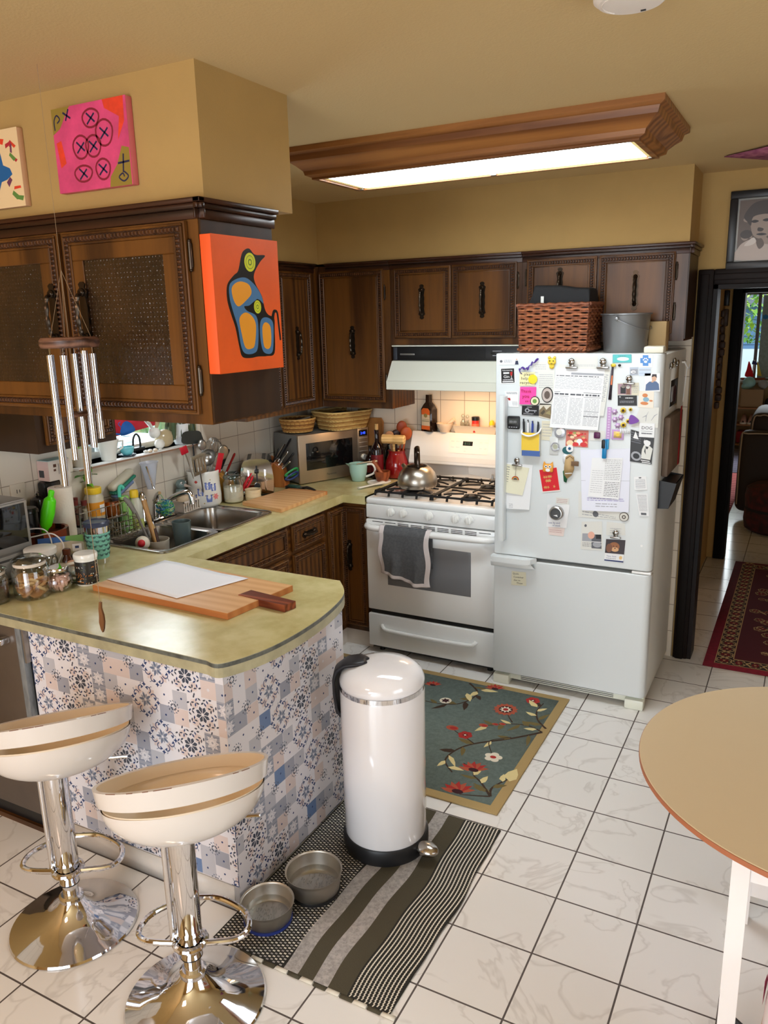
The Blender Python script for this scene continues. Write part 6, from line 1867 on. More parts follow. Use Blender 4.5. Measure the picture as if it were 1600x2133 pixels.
mb=MB(TR(-.615,.075,Zc+.001,math.radians(15)));mb.add([(.05,-.05,0),(.05,.045,0),(-.06,.045,0),(-.06,-.05,0),(.03,-.05,.11),(.03,.045,.11),(-.055,.045,.17),(-.055,-.05,.17)],[(0,1,2,3),(4,7,6,5),(0,4,5,1),(1,5,6,2),(2,6,7,3),(3,7,4,0)]);mb.build('block',wood('knife_block_orange',(150,82,36),(190,118,60),'z',1.0),t)
g2='knives in the block beside the microwave'
sh_=M('knife_steel',(190,188,186),rough=.2,metal=1)
for k,(a,b_,m_,lb)in enumerate((((-.63,.035,1.03),(-.60,.07,1.12),bh,'slim black knife at the left of the microwave block'),((-.635,.06,1.04),(-.585,.11,1.14),sh_,'steel handled knife standing highest in the microwave block'),((-.62,.08,1.04),(-.56,.135,1.17),bh,'black handled knife touching the microwave corner'),((-.605,.06,1.02),(-.56,.10,1.10),sh_,'steel handled knife in the middle row of the microwave block'),((-.595,.085,1.01),(-.545,.135,1.085),bh,'black handled knife low on the right of the microwave block'),((-.585,.065,1.0),(-.545,.10,1.045),sh_,'lowest steel handled knife in the microwave block'))):
 knife(a,b_,m_,lb,g2,r=.010)
gs=M('scissor_green',(40,150,76),rough=.35)
t=thing('kitchen_scissors','green and navy handled scissors hanging beside the microwave','scissors',(-.55,.08,.95))
for k,(m_,o)in enumerate(((gs,0),(M('scissor_navy',(30,54,110),rough=.35),.022))):
 mb=MB();mb.tube(smoothpts([(-.56,.06,.965-o),(-.545,.085,.985-o),(-.525,.12,1.0-o),(-.52,.135,.99-o),(-.53,.125,.972-o),(-.55,.09,.958-o)],5,True),.006,8,True);mb.build('handle_loop',m_,t)
mb=MB();mb.tube([(-.56,.06,.955),(-.60,.04,.925)],.006,6,flat=.4);mb.build('blades',chrome,t)
t=thing('vegetable_slicer','black handled slicer lying behind the cutting board','slicer',(-.40,.02,Zc))
mb=MB(TR(-.425,.0,Zc+.006,math.radians(-8)));mb.m(blackp).prism(smoothpts([(-.09,-.02),(0,-.032),(.03,-.02),(.03,.02),(0,.03),(-.09,.018)],4,True),0,.014).m(M('slicer_green',(50,78,64),rough=.3)).prism(smoothpts([(-.075,-.012),(-.01,-.018),(.005,0),(-.01,.016),(-.075,.01)],4,True),.014,.022)
mb.build('body',parent=t)
mb=MB(TR(-.425,.0,Zc+.006,math.radians(-8)));mb.tube(smoothpts([(.025,0,.012),(.06,-.004,.02),(.11,-.012,.016),(.135,-.02,.010)],5),[.007]*5+[.009]*11,8);mb.build('handle',blackp,t)
def basket(name,label,cx,cy,z,rx,ry,h,flare,cols_,rows,stakes,grp=None,rect_=False,rot=0):
 t=thing(name,label,'basket',(cx,cy,z),grp)
 mb=MB()
 def pt(th,k,off):
  f=1+(flare-1)*k
  if rect_:
   c_,s_=math.cos(th),math.sin(th)
   e=.45
   px=rx*f*math.copysign(abs(c_)**e,c_);py=ry*f*math.copysign(abs(s_)**e,s_)
  else:
   px,py=rx*f*math.cos(th),ry*f*math.sin(th)
  L=math.hypot(px,py)
  px,py=px*(1+off/L),py*(1+off/L)
  return(cx+px*math.cos(rot)-py*math.sin(rot),cy+px*math.sin(rot)+py*math.cos(rot),z+.004+h*k)
 n=stakes*4
 for j in range(rows):
  k=(j+.5)/rows
  mb.m(cols_[j%len(cols_)])
  mb.tube([pt(2*PI*i/n,k,.003*(1 if((i//2+j)%2)else-1))for i in range(n)],h/rows*.56,5,True)
 mb.m(cols_[-1])
 for i in range(stakes):
  th=2*PI*i/stakes
  mb.tube([pt(th,0,0),pt(th,1,0)],.0024,5)
 mb.add([pt(2*PI*i/n,0.02,-.004)for i in range(n)],[tuple(range(n))])
 mb.build('weave',parent=t,smooth=60)
 mb=MB();mb.m(cols_[0]).tube([pt(2*PI*i/n,1,0)for i in range(n)],.006,6,True);mb.build('rim',parent=t)
 return t
ws=[M('wicker_straw',(206,158,88),rough=.6),M('wicker_straw_b',(182,130,66),rough=.6),M('wicker_straw_c',(140,92,44),rough=.6)]
wp_=[M('wicker_pale',(214,180,112),rough=.65),M('wicker_pale_b',(190,150,86),rough=.65),M('wicker_pale_c',(160,118,62),rough=.65)]
basket('wicker_basket','small round straw basket with packets on the microwave',-.60,.27,1.1895,.082,.082,.075,1.28,ws,9,22)
basket('wicker_basket','wide pale wicker basket at the corner end of the microwave',-.42,.485,1.1895,.125,.10,.105,1.30,wp_,12,24,rect_=True,rot=1.17)
rr=random.Random(6)
for k in range(6):
 mb=MB(TR(-.60+rr.uniform(-.035,.035),.27+rr.uniform(-.035,.035),1.222+.008*k,rr.uniform(0,3),rr.uniform(-.2,.2),rr.uniform(-.2,.2)))
 mb.m([M('packet_grey',(120,112,104),rough=.2,metal=.4),M('packet_dark',(70,44,36),rough=.4),M('packet_clear',(176,168,156),rough=.15)][k%3]).box(-.045,.045,-.028,.028,-.004,.006,.004)
 tag(mb.build('snack_packet',smooth=60),'loose snack packet lying in the small straw basket','packet','snack packets in the straw basket')
mb=MB();mb.box(-.50,-.36,.42,.56,1.20,1.287,.02);tag(mb.build('dark_cloth',M('cloth_black',(36,32,34),rough=.9,bump=.5,bscale=40)),'dark cloth folded inside the wide pale basket','cloth')
mb=MB(Matrix.Translation((-.262,.60,Zc))@Matrix.Rotation(-.10,4,'X')@face_my(0,0,0));mb.prism([(-.07,0),(.05,0),(.05,.32),(.035,.345),(-.055,.345),(-.07,.32)],0,.016);tag(mb.build('cutting_board',wood('board_tall',(140,92,46),(180,128,70),'z',.8)),'tall wooden cutting board leaning on the back wall behind the wine bottle','cutting board')
def bottle(label,x,y,z,r,h,m_,lab=None,cap=None,grp=None,neck=.36):
 t=thing('bottle',label,'bottle',(x,y,z),grp)
 rev('glass',None,None,x,y,z,[(0,0),(r*.95,0),(r,.006),(r,h*.58),(r*.85,h*.66),(r*neck,h*.76),(r*neck,h*.97),(r*neck*1.1,h),(0,h)],m_,parent=t)
 if lab:
  rev('label',None,None,x,y,z,[(r*1.008,h*.15),(r*1.016,h*.15),(r*1.016,h*.5),(r*1.008,h*.5)],lab,parent=t)
 if cap:
  rev('cork',None,None,x,y,z,[(0,h),(r*neck*.8,h),(r*neck*.85,h+.035),(0,h+.036)],cap,parent=t)
 return t
wg=M('wine_glass_dark',(26,10,14),rough=.06,spec=.7)
bottle('dark wine bottle with red label and cork between microwave and red jar',-.178,.475,Zc,.037,.295,wg,M('label_wine',(110,18,26),rough=.4),M('cork',(196,160,104),rough=.8))
bottle('dark oil bottle in shadow behind the red jar',-.165,.607,Zc,.030,.25,M('oil_dark',(20,22,20),rough=.1),None)
bottle('small dark sauce bottle next to the microwave panel',-.248,.515,Zc,.03,.19,M('sauce_dark',(30,14,12),rough=.1),M('label_red_dark',(120,30,20),rough=.5))
t=thing('measuring_jug','pale teal ceramic jug with white handle in front of the microwave','jug',(-.247,.375,Zc))
tq=M('teal_glaze',(166,206,196),rough=.12,coat=.5)
rev('jug',None,None,-.252,.372,Zc+.001,shell([(.036,0),(.040,.004),(.052,.055),(.055,.095),(.056,.105)],.004),tq,parent=t,seg=36)
mb=MB();mb.tube(smoothpts([(-.205,.385,Zc+.098),(-.172,.398,Zc+.100),(-.155,.402,Zc+.075),(-.165,.398,Zc+.045),(-.208,.385,Zc+.026)],6),.0065,8);mb.build('handle',wc_,t)
mb=MB();mb.add([(-.30,.345,Zc+.106),(-.303,.352,Zc+.085),(-.318,.335,Zc+.108),(-.292,.335,Zc+.106)],[(0,1,2),(1,3,2),(0,2,3)]);mb.build('spout',tq,t)
mb=MB();mb.m(M('spoon_cream',(216,196,166),rough=.4)).tube([(-.26,.37,Zc+.10),(-.20,.40,Zc+.112),(-.15,.425,Zc+.116)],[.008,.010,.016],8,flat=.4);tag(mb.build('wooden_spoon',smooth=60),'cream spoon resting across the teal jug','spoon')
t=thing('mortar','small reddish wooden mortar with its pestle beside the red jar','mortar',(-.135,.43,Zc))
mw_=wood('mortar_wood',(120,58,30),(168,92,54),'z',1.5)
rev('bowl',None,None,-.105,.400,Zc+.001,shell([(.030,0),(.034,.006),(.045,.04),(.047,.062)],.007),mw_,parent=t)
mb=MB();mb.tube([(-.098,.40,Zc+.028),(-.142,.41,Zc+.085),(-.172,.415,Zc+.115)],[.016,.011,.015],12);tag(mb.build('pestle',mw_),'wooden pestle leaning in the small wooden mortar','pestle')
t=thing('spoon_rest','white ceramic spoon rest with long handle beside the stove','spoon rest',(-.10,.36,Zc))
mb=MB(TR(-.105,.36,Zc+.0008,math.radians(62)));P=smoothpts([(-.07,0),(-.05,-.045),(0,-.055),(.05,-.04),(.07,0),(.05,.04),(0,.055),(-.05,.045)],4,True);mb.prism(P,0,.005).tube([(p[0],p[1],.007)for p in P],.004,6,True);mb.build('dish',wc_,t)
mb=MB();mb.m(wc_).tube([(-.055,.32,Zc+.016),(-.085,.245,Zc+.014),(-.11,.18,Zc+.012),(-.125,.15,Zc+.011)],[.026,.014,.012,.014],10,flat=.3);tag(mb.build('spatula',smooth=60),'white plastic spatula lying from the spoon rest over the worktop edge','spatula')
mb=MB();mb.sph((-.115,.395,Zc+.014),(.03,.02,.008),12,6);tag(mb.build('wooden_spoon',mw_),'short wooden spoon head lying on the spoon rest','spoon')
t=thing('utensil_jar','glossy red ceramic jar of wooden utensils left of the stove back','jar',(-.05,.545,Zc))
jx,jy=-.078,.54
redg=M('red_glaze',(138,20,22),rough=.1,coat=.8)
rev('jar',None,None,jx,jy,Zc+.001,shell([(.05,0),(.062,.006),(.073,.05),(.068,.10),(.052,.145),(.05,.155),(.056,.168)],.005),redg,parent=t,seg=44)
ug='wooden utensils in the red jar'
pin=wood('pine_pale',(206,164,100),(234,196,134),'x',2.0)
spw=M('spoon_redwood',(150,66,34),rough=.45)
mb=MB();mb.m(pin).tube([(jx-.01,jy-.01,Zc+.02),(jx+.0,jy-.04,Zc+.215)],.008,8)
Pm=[Vector((jx-.066,jy-.06,Zc+.242)),Vector((jx+.072,jy-.035,Zc+.238))]
mb.tube([Pm[0],Pm[0].lerp(Pm[1],.03),Pm[0].lerp(Pm[1],.4),Pm[0].lerp(Pm[1],.45),Pm[0].lerp(Pm[1],.55),Pm[0].lerp(Pm[1],.6),Pm[0].lerp(Pm[1],.97),Pm[1]],[.024,.028,.028,.026,.026,.028,.028,.024],18);tag(mb.build('meat_mallet',smooth=40),'pale wooden meat mallet in the red jar','mallet',ug)
for(dx,dy,zt,w_s,m_,lb)in((.02,.03,1.20,.032,spw,'tallest dark red wooden spoon in the red jar'),(.055,.02,1.165,.034,M('spoon_orange',(176,84,40),rough=.45),'orange brown wooden spoon at the right of the red jar'),(-.05,.0,1.14,.032,M('spoon_tan',(190,140,100),rough=.5),'tan wooden ladle at the left of the red jar'),(-.015,.02,1.15,.03,M('spoon_black',(46,26,22),rough=.4),'near black spoon in the middle of the red jar'),(-.075,.03,1.13,.03,M('spoon_sage',(150,160,150),rough=.5),'grey green spoon leaning left in the red jar'),(.025,-.02,1.11,.012,pin,'plain pale wooden stick in the red jar')):
 mb=MB();mb.m(m_).tube([(jx+dx*.1,jy+dy*.2,Zc+.02),(jx+dx*.85,jy+dy*.9,zt-.04)],.006,8)
 mb.T=TR(jx+dx,jy+dy,zt,.4,.15,.15)
 mb.sph((0,0,0),(w_s,.010,w_s*1.25),14,10)
 tag(mb.build('wooden_spoon',smooth=60),lb,'spoon',ug)
zg=1.1785
t=thing('liqueur_bottle','square dark liqueur bottle with orange label on the stove back','bottle',(.10,.615,zg))
lq=M('liqueur_glass',(30,18,14),rough=.08,spec=.7)
TL=TR(.103,.612,zg,math.radians(-20))
mb=MB(TL);mb.m(lq)
rings=[]
for z,w2,d2 in((0,.042,.026),(.005,.045,.028),(.13,.045,.028),(.155,.030,.022),(.172,.015,.015),(.215,.014,.014)):
 rings.append([(x*w2,y*d2,z)for x,y in((-1,-.8),(-.85,-1),(.85,-1),(1,-.8),(1,.8),(.85,1),(-.85,1),(-1,.8))])
mb.add([p for r_ in rings for p in r_],[(i*8+k,i*8+(k+1)%8,(i+1)*8+(k+1)%8,(i+1)*8+k)for i in range(5)for k in range(8)]+[(7,6,5,4,3,2,1,0),tuple(range(40,48))])
mb.build('glass',parent=t)
mb=MB(TL@face_my(0,-.0283,0));mb.m(M('label_cream2',(222,210,186),rough=.5)).rect(-.034,.034,.012,.125,0).m(M('label_orange2',(226,110,50),rough=.5)).poly([(-.034,.10),(.034,.10),(.034,.125),(.02,.138),(-.02,.138),(-.034,.125)],.0003).rect(-.034,.034,.012,.035,.0003).m(M('label_stag',(150,140,90),rough=.5)).ell(0,.095,.015,.012,.0006).m(M('label_olive',(120,128,96),rough=.5)).rect(-.03,.03,.06,.064,.0004).rect(-.03,.03,.07,.072,.0004);mb.build('label',parent=t)
t=thing('mortar','white stone mortar and pestle on the stove back','mortar',(.205,.612,zg))
stn=M('white_stone',(226,206,184),rough=.4)
rev('bowl',None,None,.205,.612,zg,shell([(.028,0),(.030,.008),(.045,.03),(.050,.052)],.008),stn,parent=t)
mb=MB();mb.tube([(.20,.612,zg+.02),(.235,.614,zg+.055),(.262,.616,zg+.075)],[.012,.010,.013],12);tag(mb.build('pestle',stn),'white stone pestle in the white mortar','pestle')
mb=MB();x0,x1,y0,y1=.265,.53,.590,.645
vs=[]
for z,e in((0,.012),(.040,0),(.043,-.004),(.043,.003),(.040,.003),(.006,.014)):
 vs+=[(x0+e,y0+e*.6,zg+z),(x1-e,y0+e*.6,zg+z),(x1-e,y1-e*.3,zg+z),(x0+e,y1-e*.3,zg+z)]
mb.add(vs,[(i*4+k,i*4+(k+1)%4,i*4+4+(k+1)%4,i*4+4+k)for i in range(5)for k in range(4)]+[(3,2,1,0),(20,21,22,23)])
tag(mb.build('ceramic_tray',M('tray_cream',(232,216,194),rough=.25)),'cream rectangular tray holding cruets on the stove back','tray')
zt_=zg+.0065
t=thing('oil_cruet','clear glass oil cruet standing in the cream tray','cruet',(.32,.615,zt_))
mb=MB();mb.lathe([(0,0),(.016,0),(.017,.004),(.017,.055),(.008,.066),(.007,.075)],(.318,.615,zt_),20).lathe([(0,.078),(.008,.080),(.012,.09),(.008,.10),(0,.102)],(.318,.615,zt_),16);mb.build('bottle',cg,t,smooth=60)
mb=MB();mb.tube([(.345,.615,zt_+.05),(.352,.615,zt_+.07)],.003,6).lathe([(0,0),(.013,0),(.013,.05),(.006,.06),(.006,.065)],(.345,.615,zt_),16).sph((.345,.615,zt_+.088),(.011,)*3,12,8);tag(mb.build('glass_cruet',cg,smooth=60),'smaller glass cruet with ball stopper in the cream tray','cruet')
t=thing('spice_jar','red spice jar with black cap in the cream tray','jar',(.395,.615,zt_))
rev('jar',None,None,.395,.615,zt_,[(0,0),(.020,0),(.021,.003),(.021,.068),(0,.069)],M('paprika',(196,48,40),rough=.3),parent=t)
rev('label',None,None,.395,.615,zt_,[(.0212,.012),(.0216,.012),(.0216,.05),(.0212,.05)],M('label_spice',(226,110,84),rough=.5),parent=t)
rev('cap',None,None,.395,.615,zt_,[(0,.069),(.022,.069),(.0225,.088),(.02,.09),(0,.09)],blackp,parent=t)
t=thing('salt_shaker','clear shaker with yellow top at the right of the cream tray','shaker',(.495,.615,zt_))
rev('glass',None,None,.495,.615,zt_,[(0,0),(.015,0),(.016,.004),(.014,.045),(0,.046)],M('shaker_glass',(206,190,160),rough=.1),parent=t)
rev('cap',None,None,.495,.615,zt_,[(0,.045),(.015,.045),(.016,.055),(.010,.07),(0,.074)],M('lid_yellow',(240,200,44)),parent=t)
t=thing('kettle','brushed steel dome kettle with tall dark handle on the stove','kettle',(.215,.20,.93))
qx,qy,qz=.225,.19,.9362
rev('body',None,None,qx,qy,qz,[(0,0),(.098,0),(.105,.006),(.109,.025),(.107,.05),(.096,.08),(.078,.102),(.06,.115),(0,.115)],M('kettle_steel',(180,172,160),rough=.3,metal=1),parent=t,seg=52,smooth=50)
rev('lid',None,None,qx,qy,qz,[(.0,.114),(.058,.115),(.054,.122),(.03,.128),(0,.13)],M('kettle_dark',(62,52,44),rough=.15,metal=.8),parent=t,seg=36)
mb=MB();a=math.radians(28);P=smoothpts([(-.052,.118),(-.050,.15),(-.035,.195),(0,.212),(.03,.20),(.045,.165),(.05,.125)],5)
mb.tube([(qx+p[0]*math.cos(a+PI/2),qy+p[0]*math.sin(a+PI/2),qz+p[1])for p in P],.0125,10,flat=1.3);mb.build('handle',M('kettle_dark',(62,52,44)),t)
mb=MB();mb.cyl((qx-.08,qy+.05,qz+.07),(qx-.125,qy+.075,qz+.10),.018,.011,14);mb.build('spout',M('kettle_steel',(186,178,164)),t)
mb=MB();mb.lathe([(0,.0),(.018,.001),(.018,.006),(.006,.010),(.004,.03),(.007,.034),(0,.038)],(.545,.50,.934),18);tag(mb.build('pot_lid_knob',steel),'small steel lid lying at the back of the stove grate','lid')
tw=thing('kitchen_towel','grey kitchen towel with white border draped over the oven handle','towel',(.265,-.08,.49))
tg=M('towel_grey',(92,94,98),rough=.95,var=.12,vscale=80,bump=.5,bscale=500)
twt=M('towel_white',(216,208,208),rough=.95,bump=.5,bscale=500)
def towel(u,v,o=0.0):
 x=.118+.30*u+.006*math.sin(v*9+u*3)-.004*v
 fold=.015*math.sin(u*13+1)*(0.35+.65*v)+.006*math.sin(u*29+v*2)*v
 if v<.06:
  a=(v/.06)*PI*.55
  return(x,-.044-.026*math.sin(a)+o,.742+.026*math.cos(a))
 k=(v-.06)/.94
 zb=.49+.012*math.sin(u*5+1)-.028*u-.0*u
 return(x,-.0725-.004-.012*k+fold*k+o*1.0+.02*k*k,.738-(.738-zb)*k)
mb=MB();NU,NV=44,40
mb.surf(lambda u,v:towel(u,v),NU,NV)
mb.mats=[tg,twt]
mb.mi=[]
for j in range(NV):
 for i in range(NU):
  u,v=(i+.5)/NU,(j+.5)/NV
  mb.mi.append(1 if(u<.085 or u>.915 or v>.915)else 0)
mb.build('cloth',parent=tw,smooth=80,solid=.003)
mb=MB();mb.surf(lambda u,v:(.125+.285*u,-.021+.0*v,.75-.2*v),8,6);mb.build('back_flap',tg,tw,solid=.002)
zs_=WZ0
def sill_y(px):
 return-1.13+(px-184)*.00307
rev('flower_pot','white pot behind the wind chime tubes on the window sill','pot',-.795,-1.175,zs_,shell([(.04,0),(.046,.01),(.052,.075),(.05,.082)],.004),M('pot_grey_white',(206,200,186),rough=.4))
t=thing('sill_plant','trailing pothos with light green leaves in the white sill pot','plant',(-.795,-1.175,zs_))
mb=MB();rr=random.Random(12)
lg=[M('pothos_a',(120,190,50),rough=.4),M('pothos_b',(70,130,46),rough=.4)]
def leafs(mb,c,n,spread,l,ms,droop=0):
 for k in range(n):
  p=Vector(c)+Vector((rr.uniform(-1,1)*spread[0],rr.uniform(-1,1)*spread[1],rr.uniform(-1,1)*spread[2]))
  q=Matrix.Rotation(rr.uniform(0,6.28),3,'Z')@Matrix.Rotation(rr.uniform(-1.1,.3)-droop,3,'X')
  s_=l*rr.uniform(.7,1.2)
  mb.m(ms[k%len(ms)]).add([p+q@Vector(v)*s_ for v in((0,0,0),(.32,.35,.06),(.28,.7,.02),(0,1.05,-.12),(-.28,.7,.02),(-.32,.35,.06),(0,.5,-.03))],[(0,1,6),(1,2,6),(2,3,6),(3,4,6),(4,5,6),(5,0,6)])
leafs(mb,(-.74,-1.19,zs_-.02),12,(.02,.03,.06),.05,lg)
leafs(mb,(-.79,-1.15,zs_+.14),7,(.02,.05,.05),.055,lg)
mb.build('leaves',parent=t)
mb=MB();mb.m(lg[1]).tube(smoothpts([(-.79,-1.17,zs_+.06),(-.76,-1.18,zs_+.085),(-.735,-1.19,zs_+.04),(-.735,-1.19,zs_-.08)],5),.002,5).tube(smoothpts([(-.79,-1.17,zs_+.06),(-.795,-1.15,zs_+.12),(-.79,-1.12,zs_+.2)],5),.002,5);mb.build('stems',parent=t)
t=thing('white_mug','white mug with angular handle on the window sill','mug',(-.79,-1.015,zs_))
rev('cup',None,None,-.785,-1.02,zs_+.0005,shell([(.032,0),(.034,.005),(.038,.035),(.051,.092),(.052,.096)],.003),wc_,parent=t)
mb=MB();mb.tube([(-.78,-.972,zs_+.08),(-.775,-.935,zs_+.08),(-.775,-.94,zs_+.048),(-.785,-.985,zs_+.024)],.0045,8);mb.build('handle',wc_,t)
t=thing('teal_cup','turquoise cup on a dark saucer on the window sill','cup',(-.79,-.90,zs_))
rev('saucer',None,None,-.79,-.90,zs_+.0005,[(0,0),(.035,0),(.042,.006),(.041,.008),(0,.003)],M('saucer_navy',(34,54,70),rough=.2),parent=t)
rev('cup',None,None,-.79,-.90,zs_+.006,shell([(.02,0),(.03,.012),(.034,.032),(.034,.038)],.003),M('turquoise_glaze',(118,206,216),rough=.15,coat=.5),parent=t)
mb=MB();mb.lathe([(0,0),(.028,0),(.03,.004),(.032,.085)],(-.85,-.85,zs_+.0005),20);tag(mb.build('glass_tumbler',cg,smooth=60),'clear glass tumbler at the window behind the turquoise cup','glass')
mb=MB();mb.tube(smoothpts([(-.85,-.80,zs_+.03),(-.85,-.795,zs_+.065),(-.85,-.775,zs_+.085),(-.85,-.755,zs_+.065),(-.85,-.752,zs_+.02)],6),.005,8).cyl((-.86,-.83,zs_+.03),(-.85,-.80,zs_+.03),.006);mb.box(-.87,-.83,-.81,-.74,zs_,zs_+.02,.003);tag(mb.build('sill_hook',blackp),'black curved hook stand on the window sill','hook')
t=thing('rabbit_figurine','white and tan china rabbit on the window sill','figurine',(-.80,-.655,zs_))
tan=M('rabbit_tan',(190,172,136),rough=.2,coat=.4)
RT_=Matrix.Translation((-.80,-.655,zs_))@Matrix.Scale(1.45,4)@Matrix.Translation((.80,.62,-zs_))
mb=MB(RT_);mb.m(tan).sph((-.80,-.605,zs_+.032),(.026,.042,.032),18,12).m(wc_).sph((-.795,-.655,zs_+.058),(.019,.022,.019),16,10).sph((-.79,-.64,zs_+.018),(.014,.022,.018),12,8).sph((-.80,-.56,zs_+.03),.012,10,8)
mb.build('body',parent=t,smooth=70)
mb=MB(RT_);mb.m(wc_).tube([(-.795,-.66,zs_+.07),(-.795,-.68,zs_+.095),(-.795,-.70,zs_+.108)],[.007,.011,.003],8,flat=.5).m(tan).tube([(-.798,-.643,zs_+.07),(-.798,-.63,zs_+.10),(-.798,-.62,zs_+.118)],[.007,.011,.003],8,flat=.5);mb.build('ears',parent=t)
mb=MB();rr=random.Random(21)
for k in range(7):
 x,y,s_=-.755+rr.uniform(-.02,.015),-.80+k*.014,rr.uniform(.008,.013)
 o=MB();o.sph((x,y,zs_+s_*.6),(s_,s_*1.2,s_*.6),10,6)
 tag(o.build('sea_shell',M('shell_cream',(226,204,176),rough=.4)if k%2 else wc_),'small sea shell on the window sill before the rabbit','shell','sea shells on the window sill')
rev('flower_pot','white ribbed pot on the window sill beside the crock','pot',-.80,-.515,zs_,shell([(.030,0),(.032,.005),(.052,.10),(.053,.108)],.004),M('pot_white',(240,240,240),rough=.3))
t=thing('sill_plant','drooping dark leaved plant in the white ribbed sill pot','plant',(-.80,-.515,zs_))
mb=MB();rr=random.Random(14)
dg_=[M('leaf_dark',(66,84,52),rough=.5),M('leaf_olive',(96,104,70),rough=.5)]
for k in range(30):
 a=rr.uniform(0,6.28);R=rr.uniform(.05,.11)
 P=smoothpts([(-.80,-.515,zs_+.105),(-.80+R*.5*math.cos(a)*.45,-.515+R*.5*math.sin(a),zs_+.15),(-.80+R*math.cos(a)*.45,-.515+R*math.sin(a),zs_+.12),(-.80+R*1.15*math.cos(a)*.45,-.515+R*1.15*math.sin(a),zs_+.05+rr.uniform(-.02,.03))],3)
 mb.m(dg_[k%2]).tube(P,[.003,.004,.006,.008,.009,.010,.010,.009,.007,.003],5,flat=.3)
mb.build('leaves',parent=t)
mb=MB(face_px(-.862,0,0));rb=M('banner_red',(214,40,62),rough=.8)
mb.m(rb).poly([(-.945,1.31),(-.60,1.335),(-.60,1.48),(-.945,1.48)],0)
bl_=M('banner_blue',(40,110,200),rough=.8)
mb.m(bl_).poly(smoothpts([(-.86,1.312),(-.77,1.322),(-.775,1.35),(-.80,1.372),(-.825,1.378),(-.85,1.36)],4,True),.0006).strip(smoothpts([(-.94,1.38),(-.925,1.34),(-.89,1.325),(-.86,1.32)],5),.008,.0006).strip(smoothpts([(-.85,1.35),(-.87,1.37),(-.855,1.378)],4),.004,.0007)
mb.m(M('banner_dark',(90,50,60),rough=.8)).ell(-.86,1.41,.028,.016,.0006).ell(-.74,1.41,.028,.016,.0006).m(M('banner_peach',(236,170,150),rough=.8)).ell(-.86,1.412,.018,.009,.0009).ell(-.74,1.412,.018,.009,.0009)
tag(mb.build('window_banner',smooth=None,solid=.001),'red cloth banner with a blue figure hanging in the kitchen window','banner')
#  ON AND ABOVE THE FRIDGE
FF=face_my(0,fy-0.0002,0)
paper_w=M('paper_white',(230,231,232),rough=0.7)
paper_o=M('paper_offwhite',(216,216,210),rough=0.7)
paper_y=M('paper_yellowish',(226,218,172),rough=0.7)
gink=M('ink_grey',(96,98,104),rough=0.7)
lgink=M('ink_light',(160,162,168),rough=0.7)
bink=M('ink_blue',(70,80,140),rough=0.7)
kblk=M('print_black',(24,24,26),rough=0.4)
def quadf(q):
 (a,b),(c,d),(e,f),(g,h)=q
 def F_(s,t):
  return(g*(1-s)*(1-t)+e*s*(1-t)+c*s*t+a*(1-s)*t,h*(1-s)*(1-t)+f*s*(1-t)+d*s*t+b*(1-s)*t)
 return F_
def sheet(label,name,cat,q,lay,mat_,draw=None,th=0.0006,curl=0.0,group=None):
 Fq=quadf(q)
 mb=MB(FF)
 n0=0.0008+lay*0.0007
 N=6
 mb.m(mat_)
 def P(s,t,o=0.0):
  u,v=Fq(s,t)
  return(u,v,n0+th+o+curl*(1-t)**2+curl*.3*math.sin(s*5)*(1-t))
 for o,flip in((0.0,False),(-th,True)):
  mb.surf((lambda u,v:P(u,v,o))if not flip else(lambda u,v:P(1-u,v,o)),N,N)
 bd=[P(i/N,0)for i in range(N)]+[P(1,i/N)for i in range(N)]+[P(1-i/N,1)for i in range(N)]+[P(0,1-i/N)for i in range(N)]
 k=len(bd)
 mb.add([(p[0],p[1],p[2]-th)for p in bd]+bd,[(i,(i+1)%k,k+(i+1)%k,k+i)for i in range(k)])
 L=[0]
 def R(s0,s1,t0,t1,m_):
  L[0]+=1
  o=0.00025+L[0]*2e-6
  mb.m(m_).add([P(s0,t0,o),P(s1,t0,o),P(s1,t1,o),P(s0,t1,o)],[(0,1,2,3)])
 def G(pts,m_):
  L[0]+=1
  o=0.00025+L[0]*2e-6
  mb.m(m_).add([P(a,b,o)for a,b in pts],[tuple(range(len(pts)))])
 def TX(txt,s,t,h,m_,sx=1.0):
  L[0]+=1
  w_=math.hypot(Fq(1,t)[0]-Fq(0,t)[0],Fq(1,t)[1]-Fq(0,t)[1])
  ang=math.atan2(Fq(1,t)[1]-Fq(0,t)[1],Fq(1,t)[0]-Fq(0,t)[0])
  u,v=Fq(s,t)
  mb.m(m_).text(txt,u,v,h*w_,n0+th+0.0004+curl,sx=sx,rot=ang)
 def lines(t0,t1,n,m_,s0=.06,s1=.94,w=.25,seed=1,chop=True):
  r=random.Random(seed)
  for i in range(n):
   t=t1-(t1-t0)*(i+.5)/n
   h=(t1-t0)/n*w
   if not chop:
    R(s0,s0+(s1-s0)*r.uniform(.75,1),t-h,t+h,m_)
    continue
   s=s0
   while s<s1-.01:
    e=min(s1,s+r.uniform(.03,.12))
    R(s,e,t-h,t+h,m_)
    s=e+.018
 if draw:
  draw(R,G,TX,lines)
 return tag(mb.build(name,smooth=None),label,cat,group)
def circ(cx,cy,rx,ry,n=16):
 return[(cx+rx*math.cos(2*PI*k/n),cy+ry*math.sin(2*PI*k/n))for k in range(n)]
